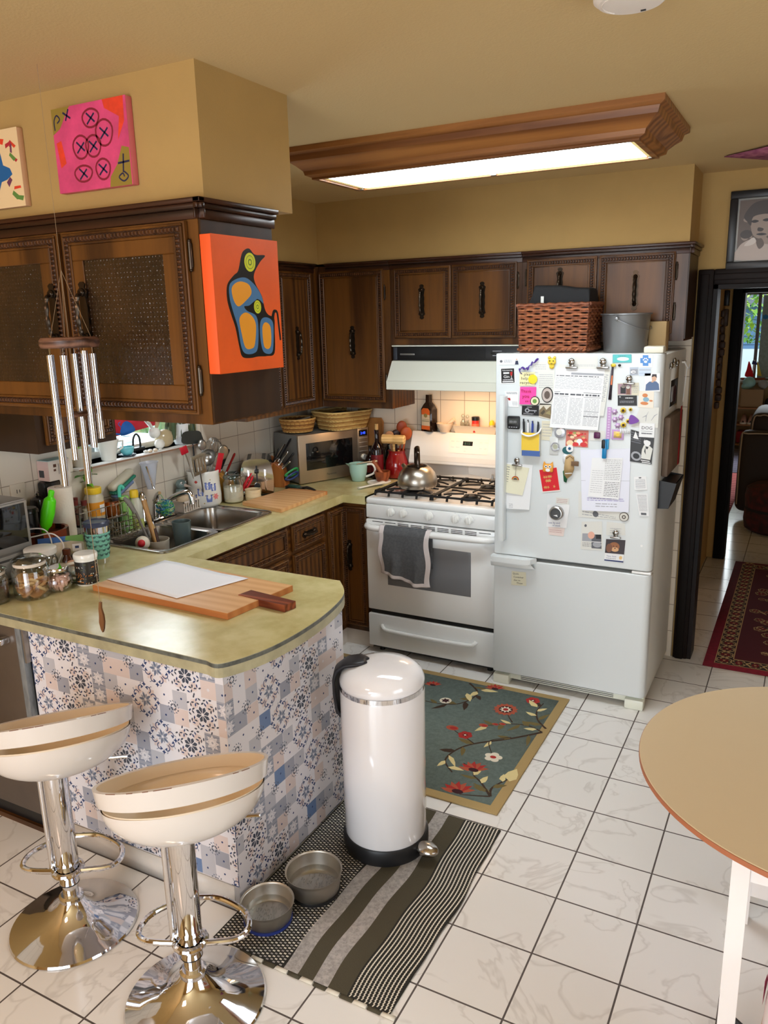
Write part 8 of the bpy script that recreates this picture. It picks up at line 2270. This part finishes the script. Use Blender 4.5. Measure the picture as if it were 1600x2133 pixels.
for k,m_ in enumerate((rred,M('rb_orange',(230,150,50),rough=.4),M('rb_green',(90,150,110),rough=.4),M('rb_plum',(100,60,90),rough=.4))):
 mb.m(m_).strip(arc(c[0],c[1]-.006,.016-k*.0032,0,PI,10),.0034,.0105)
mb.m(M('charm_back',(120,84,60),rough=.5)).prism([(c[0]+.0175*math.cos(a_),c[1]-.006+.0175*math.sin(a_))for a_ in[PI*k/10 for k in range(11)]],.008,.0103).m(wire).tube([(c[0],c[1]+.012,.010),(c[0]+.003,c[1]+.06,.010)],.001,5);mb.build('arch',parent=t,smooth=None)
sheet('red envelope with golden scrollwork on the fridge door','envelope','envelope',Q['redenv'],1,M('env_white',(226,220,214),rough=.6),lambda R,G,TX,l:(R(.03,.97,.05,.98,M('env_red',(206,20,34),rough=.5)),[G(star(.42+.16*math.cos(k*1.3)*(k%3+1)*.6,.48+.1*math.sin(k*2.1)*(k%3+1),.085,.03,5,k),M('env_gold',(206,160,96),rough=.35,metal=.4))for k in range(14)]))
mb=MB(FF);c=C['owl'];mb.m(M('owl_orange',(226,160,60),rough=.4)).box(c[0]-.024,c[0]+.024,c[1]-.022,c[1]+.016,.004,.011,.006).add([(c[0]-.024,c[1]+.012,.008),(c[0]-.010,c[1]+.016,.008),(c[0]-.020,c[1]+.028,.008)],[(0,1,2)]).add([(c[0]+.010,c[1]+.016,.008),(c[0]+.024,c[1]+.012,.008),(c[0]+.022,c[1]+.028,.008)],[(0,1,2)]).m(paper_w).ell(c[0]-.009,c[1]+.003,.007,.007,.0115).ell(c[0]+.009,c[1]+.003,.007,.007,.0115).ell(c[0],c[1]-.013,.011,.008,.0115).m(kblk).ell(c[0]-.009,c[1]+.003,.0035,.0035,.0118).ell(c[0]+.009,c[1]+.003,.0035,.0035,.0118);tag(mb.build('owl_magnet',smooth=None),'orange owl shaped magnet on the red envelope','magnet')
sheet('white label slip above the steel kitchen timer','paper_slip','paper',Q['tlabel'],0,paper_o,lambda R,G,TX,l:l(.15,.85,3,M('ink_pinkish',(190,150,150)),.08,.9,.2))
sheet('white note paper with blue writing under the steel timer','handwritten_note','note',Q['timerpaper'],1,paper_w,lambda R,G,TX,l:(TX('use by end',.1,.16,.13,bink),TX('of week',.3,.05,.12,bink)))
sheet('small pinkish ticket below the timer note','ticket','ticket',Q['tlabel2'],0,M('ticket_pink',(222,206,200),rough=.7),lambda R,G,TX,l:l(.3,.75,2,M('ink_pinkish',(190,150,150)),.05,.85,.15))
t=thing('kitchen_timer','round steel kitchen timer with dark face on the fridge door','timer',(C['tim'][0],-.09,C['tim'][1]-.03))
mb=MB(FF);c=C['tim'];mb.m(steel).lathe([(0,.003),(.033,.003),(.034,.008),(.033,.022),(.029,.026),(.025,.0265),(.0245,.022),(0,.022)],(c[0],c[1],0),36);mb.build('case',parent=t)
mb=MB(FF);mb.m(M('timer_face',(76,78,80),rough=.25)).lathe([(0,.0221),(.0244,.0221),(.0244,.0226),(0,.0227)],(c[0],c[1],0),32).m(paper_w).poly([(c[0]-.012,c[1]-.010),(c[0]+.010,c[1]-.016),(c[0]+.006,c[1]-.006)],.0229);mb.build('face',parent=t)
def d_fly(R,G,TX,l):
 G(circ(.2,.86,.06,.05),gink);R(.06,.5,.3,.58,lgink);R(.5,.95,.06,.55,gink);G(circ(.48,.52,.16,.13),M('flyer_face',(222,170,150)));R(.7,.95,.4,.55,kblk);l(.1,.26,3,gink,.08,.5,.15);G(circ(.75,.2,.2,.1),lgink);R(.5,.95,.28,.30,paper_w)
sheet('grey printed flyer with a pink face low on the fridge door','flyer','flyer',Q['flyer'],0,paper_o,d_fly)
sheet('white slip above the puppy calendar card','paper_slip','paper',Q['dogwhite'],0,paper_o,lambda R,G,TX,l:l(.1,.6,3,lgink,.2,.8,.1))
def d_pup(R,G,TX,l):
 R(0,1,.36,1,M('pup_dark',(54,44,48),rough=.3));G(circ(.45,.68,.28,.2),M('pup_brown',(150,96,60),rough=.4));G(circ(.5,.55,.2,.1),M('pup_tan',(206,160,116),rough=.4));G(circ(.2,.6,.16,.2),M('pup_tan2',(120,80,60),rough=.4));G(circ(.42,.7,.03,.02,8),kblk);G(circ(.58,.7,.03,.02,8),kblk);G(circ(.5,.6,.04,.025,8),kblk)
 R(0,1,0,.06,M('card_navy',(30,44,100)));TX('Time: Gold',.1,.2,.11,bink);l(.1,.16,1,lgink,.08,.6,.25);G(star(.84,.2,.1,.07,8),M('seal_gold',(226,190,130)))
sheet('calendar card with a brown puppy photo and navy base','photo_card','card',Q['dogcard'],1,paper_w,d_pup)
bulldog('steel bulldog clip holding the puppy card',C['clip5'],.004,.9)
disc('tiny white screw cover on the lower right of the fridge door',C['hole'],.005,.002,[(white_trim,1)],name='screw_cover',z0=.0)
sheet('small note with black handwriting on the freezer door','handwritten_note','note',Q['frnote'],0,M('note_pale',(216,214,190),rough=.6),lambda R,G,TX,l:(TX('Quick',.08,.78,.17,kblk),TX('Container',.14,.54,.17,kblk),TX('due to',.16,.32,.17,kblk),TX('Thaw',.36,.1,.18,kblk)))
SF=face_px(fb-.0042,0,0)
mb=MB(SF);mb.m(paper_o).box(.17,.40,1.40,1.585,.0005,.0015).m(kblk).box(.18,.39,1.41,1.53,.0015,.0018).m(lgink).box(.20,.30,1.43,1.50,.0018,.002).m(rdark).ell(.31,1.46,.05,.04,.0022);tag(mb.build('wall_calendar',smooth=None),'dark calendar page on the shaded side of the fridge','calendar')
for k,(y,z)in enumerate(((.12,1.60),(.20,1.615),(.30,1.60))):
 mb=MB(SF);mb.box(y-.015,y+.015,z-.012,z-.004,.0,.012,.003).sph((y,z+.004,.009),(.013,.013,.007),12,8);tag(mb.build('bulldog_clip',clip_steel,smooth=50),'steel bulldog clip along the top of the fridge side','clip','steel clips on the fridge side')
mb=MB(SF);mb.tube(smoothpts([(.50,1.60,.01),(.50,1.57,.025),(.53,1.565,.03),(.55,1.58,.03)],5),.003,6).tube([(.53,1.565,.02),(.53,1.40,.012)],.0025,6).box(.49,.56,1.59,1.60,0,.012,.002);tag(mb.build('hook_rail',white_trim),'white hook with a hanging rod on the fridge side','hook')
t=thing('magnetic_bin','black magnetic holder on the shaded side of the fridge','holder',(1.56,.12,.96))
mb=MB(SF);mb.m(blackp)
mb.add([(.02,.97,0),(.25,.97,0),(.25,1.10,0),(.02,1.10,0),(.03,.97,.045),(.24,.97,.045),(.25,1.09,.075),(.02,1.09,.075)],[(3,2,1,0),(0,1,5,4),(4,5,6,7),(1,2,6,5),(0,4,7,3)]).add([(.03,1.09,.07),(.24,1.09,.07),(.24,1.09,.004),(.03,1.09,.004)],[(0,1,2,3)]);mb.build('pocket',parent=t,smooth=20)
mb=MB(SF);mb.m(M('bag_brown',(120,100,84),rough=.8,var=.2,vscale=6)).box(.05,.42,1.11,1.38,.0006,.03,.008);tag(mb.build('paper_bag'),'brown paper bag hanging on the shaded side of the fridge','bag')
mb=MB(SF);mb.m(M('scarf_red',(140,20,24),rough=.8)).box(.33,.36,1.12,1.40,.0305,.034,.001);tag(mb.build('red_strap'),'red strap hanging over the brown bag on the fridge side','strap')
zt_=1.6575
t=thing('wicker_basket','rectangular dark red wicker basket on top of the fridge','basket',(.98,.27,zt_))
wk=[M('wicker_red',(142,78,46),rough=.5,var=.3,vscale=60),M('wicker_red_b',(172,104,66),rough=.5,var=.3,vscale=60)]
bx0,bx1,by0,by1,bh_=.832,1.150,.075,.308,.225
mb=MB()
rows,sp=17,.0235
def bpt(d,k,off,face):
 g=.008*k
 if face==0:
  return(bx0-g+(bx1-bx0+2*g)*d,by0-g-off,zt_+.012+(bh_-.02)*k)
 if face==1:
  return(bx1+g+off,by0-g+(by1-by0+2*g)*d,zt_+.012+(bh_-.02)*k)
 if face==2:
  return(bx1+g-(bx1-bx0+2*g)*d,by1+g+off,zt_+.012+(bh_-.02)*k)
 return(bx0-g-off,by1+g-(by1-by0+2*g)*d,zt_+.012+(bh_-.02)*k)
for face,L_ in((0,.318),(1,.255),(2,.318),(3,.255)):
 ns=int(L_/.033)
 for r in range(rows):
  k=(r+.5)/rows
  mb.m(wk[r%2])
  n=ns*4
  mb.tube([bpt(i/n,k+.010*math.sin(PI*(i/n*ns+r)),.0035*math.sin(PI*(i/n*ns+r)),face)for i in range(n+1)],.0058,5)
 mb.m(wk[0])
 for i in range(ns+1):
  mb.tube([bpt(i/ns,0,0,face),bpt(i/ns,1,0,face)],.0042,5)
 mb.tube([bpt(i/20,1.02+.01*math.sin(i*2.2),.003,face)for i in range(21)],.0085,6)
 for s_ in(0,1):
  mb.m(wk[s_]).tube([bpt(i/60,.03+.018*math.sin(i*.9+s_*PI),.004+.004*math.cos(i*.9+s_*PI),face)for i in range(61)],.006,5)
mb.m(wk[0]).box(bx0,bx1,by0,by1,zt_,zt_+.008)
mb.build('weave',parent=t,smooth=60)
t=thing('black_bag','black zipped fabric bag lying in the red wicker basket','bag',(1.0,.2,zt_+.02))
mb=MB();bk_=M('bag_black',(18,18,20),rough=.75,bump=.4,bscale=60)
P=[(.855,.0),(.85,.19),(.872,.245),(.880,.292),(1.0,.288),(1.08,.275),(1.145,.272),(1.148,.20),(1.15,.0)]
n=len(P)
mb.add([(x,.10+.02*(z>.2),zt_+.02+z)for x,z in P]+[(x,.30-.03*(z>.2),zt_+.02+z)for x,z in P],[tuple(range(n)),tuple(range(2*n-1,n-1,-1))]+[(k,n+k,n+(k+1)%n,(k+1)%n)for k in range(n)])
o=mb.build('pouch',bk_,t);md=o.modifiers.new('soft','BEVEL');md.width=.012;md.segments=3
mb=MB(Matrix.Translation((.925,.0995,zt_+.21))@face_my(0,0,0));mb.box(-.002,.012,0,.05,0.0,.001).m(paper_o).text('prd',.009,.005,.017,.0014,rot=PI/2);mb.build('brand_tag',bk_,t)
t=thing('bucket','grey metal bucket with wire handle on top of the fridge','bucket',(1.296,.205,zt_))
zinc=M('zinc',(142,144,146),rough=.38,metal=.75)
rev('pail',None,None,1.296,.205,zt_+.001,[(0,0),(.093,0),(.095,.006),(.108,.165),(.110,.168),(.112,.173),(.108,.174),(.105,.166),(.091,.008),(0,.008)],zinc,parent=t,seg=48)
mb=MB();mb.tube([(1.296+.112*math.cos(a_),.205+.112*math.sin(a_),zt_+.171)for a_ in[2*PI*k/48 for k in range(48)]],.004,6,True);mb.build('rim',zinc,t)
mb=MB();ba=-1.9;mb.sph((1.296+.112*math.cos(-1.75),.205+.112*math.sin(-1.75),zt_+.152),(.010,.006,.010),10,8).tube([(1.296+.114*math.cos(a_),.205+.114*math.sin(a_),zt_+.15-.05*math.sin((a_+1.75)/2.9*PI))for a_ in[-1.75+2.9*k/16 for k in range(17)]],.0018,6);mb.build('bail',zinc,t)
mb=MB();mb.box(1.39,1.468,.25,.335,zt_+.0,zt_+.135,.002);tag(mb.build('cardboard_box',M('cardboard',(176,148,104),rough=.8)),'plain cardboard box behind the grey bucket on the fridge','box')
#  WALL PORTRAIT, PENNANT, HALL AND SUNROOM THINGS
t=thing('framed_portrait','black framed sepia portrait photograph above the doorway','picture',(1.93,YB,2.02))
mb=MB(face_my(0,YB-.0005,0));fx0,fx1,fz0,fz1=1.662,2.20,2.022,2.372
fm=M('frame_black',(28,28,30),rough=.35)
for a,b,c,d in((fx0,fx1,fz0,fz0+.034),(fx0,fx1,fz1-.034,fz1),(fx0,fx0+.034,fz0+.034,fz1-.034),(fx1-.034,fx1,fz0+.034,fz1-.034)):
 mb.box(a,b,c,d,0,.022,.004)
mb.build('frame',fm,t)
mb=MB(face_my(0,YB-.0005,0));sep=[M('sepia_%d'%k,c_,rough=.35)for k,c_ in enumerate(((92,76,66),(58,46,40),(150,132,120),(182,166,156),(206,196,188),(36,28,26)))]
mb.m(paper_o).box(fx0+.03,fx1-.03,fz0+.03,fz1-.03,0,.008)
mb.m(sep[0]).rect(fx0+.042,fx1-.042,fz0+.042,fz1-.042,.0085)
z_=.0088
rp2=random.Random(31)
for k in range(18):
 mb.m(sep[k%3]).ell(rp2.uniform(fx0+.07,fx0+.16),rp2.uniform(fz0+.08,fz1-.08),rp2.uniform(.01,.028),rp2.uniform(.01,.025),z_+k*1e-6)
def U(x,y):
 return(1.680+(x-550)*.000502,fz1-.034-(y-525)/585*.282)
def ps(m_,pts,dz):
 mb.m(m_).poly(smoothpts([U(*p)for p in reversed(pts)],4,True),z_+dz)
ps(sep[3],[(570,1090),(600,1000),(640,940),(720,905),(780,930),(860,960),(960,940),(1010,1090)],1e-4)
ps(sep[2],[(700,730),(720,850),(770,900),(840,895),(900,800),(905,690),(830,650),(740,670)],2e-4)
ps(sep[1],[(640,690),(690,600),(760,560),(880,560),(940,640),(930,740),(900,700),(820,680),(720,700),(705,780),(670,740)],3e-4)
ps(sep[5],[(700,742),(735,728),(770,742),(735,756)],4e-4)
ps(sep[5],[(800,736),(835,722),(870,736),(835,750)],4e-4)
ps(sep[1],[(770,800),(765,830),(800,838),(815,815)],4e-4)
ps(sep[5],[(755,862),(800,852),(845,866),(800,876)],4e-4)
ps(sep[4],[(660,960),(730,890),(760,930),(720,960)],4e-4)
ps(sep[0],[(760,930),(800,900),(830,960),(790,1000)],4e-4)
mb.build('photograph',parent=t,smooth=None)
mb=MB();mg=M('pennant_magenta',(120,40,84),rough=.8,rgb2=(186,110,130),vscale=22)
mb.m(mg).add([(1.664,.215,H-.006),(2.02,-.08,H-.012),(2.02,.60,H-.012)],[(0,1,2)])
tag(mb.build('pennant',smooth=None,solid=.003),'magenta patterned cloth pennant hanging flat under the ceiling','pennant')
mb=MB(face_px(1.4905,0,0));cm=M('carving_wood',(84,56,38),rough=.5,var=.4,vscale=20)
mb.m(cm)
for k in range(13):
 z=1.16+k*.052
 mb.box(2.36+.012*math.sin(k*2.0),2.42+.012*math.sin(k*1.3),z,z+.046,0,.03+.01*math.sin(k),.008)
tag(mb.build('wall_carving'),'tall carved wooden totem on the dim hall wall','carving')
mb=MB(face_px(1.4905,0,0));mb.m(cm)
mb.box(2.48,2.53,1.25,1.72,0,.02,.006).box(2.47,2.54,1.72,1.84,0,.035,.01)
tag(mb.build('wall_carving',smooth=40),'second dark wooden carving beside the totem','carving')
mb=MB(face_px(1.4905,0,0));mb.m(blackp).box(2.50,2.58,1.86,1.965,0,.03,.004).m(ink).box(2.515,2.565,1.885,1.94,.03,.031);tag(mb.build('door_chime_box'),'small black chime box high on the hall wall','box')
def rug(label,x0,x1,y0,y1,base,alt,n,name='rug'):
 mb=MB();mb.m(base).box(x0,x1,y0,y1,.0008,.008)
 for k in range(n):
  y=y0+(y1-y0)*(k+.5)/n
  mb.m(alt).rect(x0+.01,x1-.01,y-(y1-y0)/n*.22,y+(y1-y0)/n*.22,.0085)
 tag(mb.build(name,smooth=None),label,'rug')
rug('red and pink striped rug on the sunroom floor',.75,1.522,3.66,6.1,M('rug_salmon',(196,104,100),rough=.9),M('rug_salmon_b',(164,72,74),rough=.9),26)
rug('grey lavender rug near the sunroom window',.75,1.52,6.14,7.82,M('rug_lavender',(140,136,156),rough=.9),M('rug_lavender_b',(112,108,130),rough=.9),14)
t=thing('armchair','dark brown armchair with pale piping seen through the hall','armchair',(2.1,4.5,0))
lth=M('chair_brown',(44,32,26),rough=.7)
pip=M('chair_piping',(176,160,140),rough=.6)
def block(name,x0,x1,y0,y1,z0,z1,b,tilt=0):
 mb=MB();mb.m(lth).box(x0,x1,y0,y1,z0,z1,b,4)
 e=b*.3
 mb.m(pip).tube(smoothpts([(x0+e,y0+e*.4,z0+b),(x0+e,y0+e*.4,z1-b),(x0+b,y0+e*.4,z1-e),(x1-b,y0+e*.4,z1-e),(x1-e,y0+e*.4,z1-b),(x1-e,y0+e*.4,z0+b)],4),.006,6)
 return mb.build(name,parent=t)
block('armrest',1.565,2.05,3.95,4.15,.06,.79,.07)
block('backrest',1.63,1.85,4.15,4.95,.30,.93,.08)
block('seat',1.75,2.5,4.15,4.85,.08,.45,.05)
block('armrest',1.60,2.45,4.86,5.05,.06,.74,.07)
mb=MB();mb.m(M('cushion_grey',(150,146,144),rough=.9)).sph((2.0,4.5,.72),(.12,.2,.2),16,10);tag(mb.build('cushion',smooth=80),'pale grey cushion on the dark armchair','cushion')
mb=MB();pr=[(0,0),(.20,0),(.25,.03),(.262,.10),(.255,.19),(.25,.2),(.255,.21),(.262,.30),(.25,.37),(.2,.40),(0,.405)]
mb.m(M('pouf_red',(84,24,22),rough=.85,rgb2=(40,18,18),vscale=14)).lathe(pr,(1.93,3.62,.001),40).m(M('pouf_band',(30,22,22),rough=.9)).lathe([(.2565,.188),(.2575,.2),(.2565,.212),(.25,.2)],(1.93,3.62,.001),40,close=True)
tag(mb.build('pouf'),'round dark red patterned pouf in front of the armchair','pouf')
t=thing('shoe_rack','low wooden shoe rack under the sunroom window','shoe rack',(1.9,8.0,0))
rw_=M('rack_wood',(150,104,66),rough=.5)
for z in(.06,.325,.545):
 mb=MB();mb.box(.9,2.9,7.83,8.12,z,z+.018);mb.build('shelf',rw_,t)
for x in(.9,2.88):
 mb=MB();mb.box(x,x+.02,7.83,8.12,0,.60);mb.build('side_panel',rw_,t)
def shoe(label,x,y,z,m_,sole,l=.27,rz=PI/2,grp='shoes on the sunroom shoe rack'):
 t=thing('shoe',label,'shoe',(x,y,z),grp)
 T_=TR(x,y,z+.001,rz)
 mb=MB(T_);mb.prism(smoothpts([(-l/2,-.03),(0,-.035),(l/2-.03,-.042),(l/2,0),(l/2-.03,.042),(0,.035),(-l/2,.03)],4,True),0,.022);mb.build('sole',sole,t)
 mb=MB(T_)
 def up(u,v):
  a=PI*v
  xx=-l/2+l*u
  w_=.036*(1-(2*u-1)**8*.7);hh=.095*(1-u)**.7+.028 if u>.35 else .09
  return(xx,w_*math.cos(a),.02+hh*math.sin(a))
 mb.surf(up,14,10);mb.build('upper',m_,t,smooth=80)
bk2,ws2=M('shoe_black',(28,30,38),rough=.6),M('shoe_sole',(222,220,216),rough=.6)
shoe('black sneaker with white toe, left of the top shelf pair',1.60,7.97,.563,bk2,ws2,rz=-PI/2)
shoe('black sneaker with white toe, right of the top shelf pair',1.70,7.97,.563,bk2,ws2,rz=-PI/2)
shoe('dark sneaker beside the black pair on the top shelf',1.84,7.97,.563,M('shoe_navy',(44,50,66),rough=.6),ws2,rz=-PI/2)
pk=M('shoe_pink',(196,160,160),rough=.6)
shoe('pale pink sneaker at the left of the middle shelf',1.335,7.97,.343,pk,ws2,rz=-PI/2)
shoe('pale pink sneaker second on the middle shelf',1.425,7.97,.343,pk,ws2,rz=-PI/2)
mb=MB();mb.box(1.28,1.55,7.86,8.10,.564,.80,.01);tag(mb.build('storage_box',M('box_tan',(150,124,96),rough=.8)),'tan storage box at the left end of the shoe rack','box')
mb=MB();mb.sph((1.36,7.97,.88),(.08,.07,.08),14,8).sph((1.33,7.97,.83),(.06,.06,.05),12,8);tag(mb.build('plush_toy',M('plush_aqua',(150,200,206),rough=.95),smooth=80),'pale aqua plush toy on the tan storage box','toy')
mb=MB();mb.sph((1.53,7.97,.86),(.06,.06,.06),14,8);tag(mb.build('yarn_ball',M('plush_grey',(150,152,156),rough=.95),smooth=80),'grey fluffy ball beside the aqua plush toy','ball')
mb=MB();mb.sph((1.78,7.98,.71),(.12,.08,.045),14,8);tag(mb.build('sandal',M('sandal_tan',(190,160,130),rough=.6),smooth=80),'tan slipper lying on top of the black sneakers','slipper')
mb=MB();mb.box(1.26,1.50,7.88,8.08,.085,.24,.02);tag(mb.build('red_bag',M('bag_red',(130,20,34),rough=.8)),'red bag on the lowest rack shelf','bag')
t=thing('toy_sailboat','toy sailboat with red and yellow sails on the sunroom sill','sailboat',(1.35,8.16,VZ0))
mb=MB();mb.prism([(1.27,8.14),(1.5,8.14),(1.54,8.16),(1.5,8.18),(1.27,8.18),(1.24,8.16)],VZ0+.002,VZ0+.03);mb.build('hull',M('hull_wood',(150,70,44),rough=.5),t)
mb=MB(face_my(0,8.16,VZ0));mb.m(M('sail_red',(224,20,40),rough=.7)).prism(smoothpts([(1.29,.05),(1.39,.04),(1.37,.14),(1.325,.25),(1.305,.14)],4,True),0,.003);mb.build('red_sail',parent=t)
mb=MB(face_my(0,8.17,VZ0));mb.m(M('sail_yellow',(230,210,90),rough=.7)).prism([(1.44,.06),(1.495,.05),(1.45,.20),(1.42,.26)],0,.003);mb.build('yellow_sail',parent=t)
mb=MB(face_my(0,8.165,VZ0));mb.m(M('sail_navy',(40,44,110),rough=.7)).prism([(1.36,.21),(1.43,.20),(1.42,.235),(1.37,.26)],0,.003).m(wire).cyl((1.385,.03,.0),(1.395,.27,.0),.003,seg=6);mb.build('mast_flag',parent=t)
mb=MB()
mb.m(M('bag_floral',(232,222,224),rough=.8)).surf(lambda u,v:(2.155+.05*math.cos(2*PI*u)*(.6+.4*math.sin(v*PI)),-2.02+.12*math.sin(2*PI*u)*(.6+.4*math.sin(v*PI)),.16+.36*v),24,8,cu=True)
for k,(a_,z,m_)in enumerate(((2.6,.28,M('floral_gold',(228,160,50),rough=.8)),(3.3,.24,M('floral_gold',(228,160,50))),(2.9,.40,M('floral_pink',(214,90,130),rough=.8)),(3.6,.34,M('floral_peach',(236,150,120),rough=.8)),(3.9,.22,M('floral_pink',(214,90,130))))):
 mb.m(m_).add([(2.155+(.0515+.002)*math.cos(a_+d*.3),-2.02+.1225*math.sin(a_+d*.3),z+e*.03)for d,e in((-1,0),(-.4,-1),(.5,-.9),(1,.1),(.3,1),(-.6,.8))],[(0,1,2,3,4,5)])
fl=mb.build('tote_bag',smooth=60)
tag(fl,'white flower printed tote bag hanging by the table leg','bag')
t=thing('chair_caster','black chair foot on the floor under the round table edge','chair foot',(2.10,-1.78,0))
mb=MB();mb.tube([(2.03,-1.735,.05),(2.12,-1.80,.05),(2.24,-1.88,.06)],.016,10).cyl((2.05,-1.75,0),(2.05,-1.75,.05),.014,seg=12).cyl((2.22,-1.865,0),(2.22,-1.865,.06),.014,seg=12);mb.build('foot',blackp,t)
for _o in bpy.data.objects:
 if '_w' in _o.keys():
  del _o['_w']
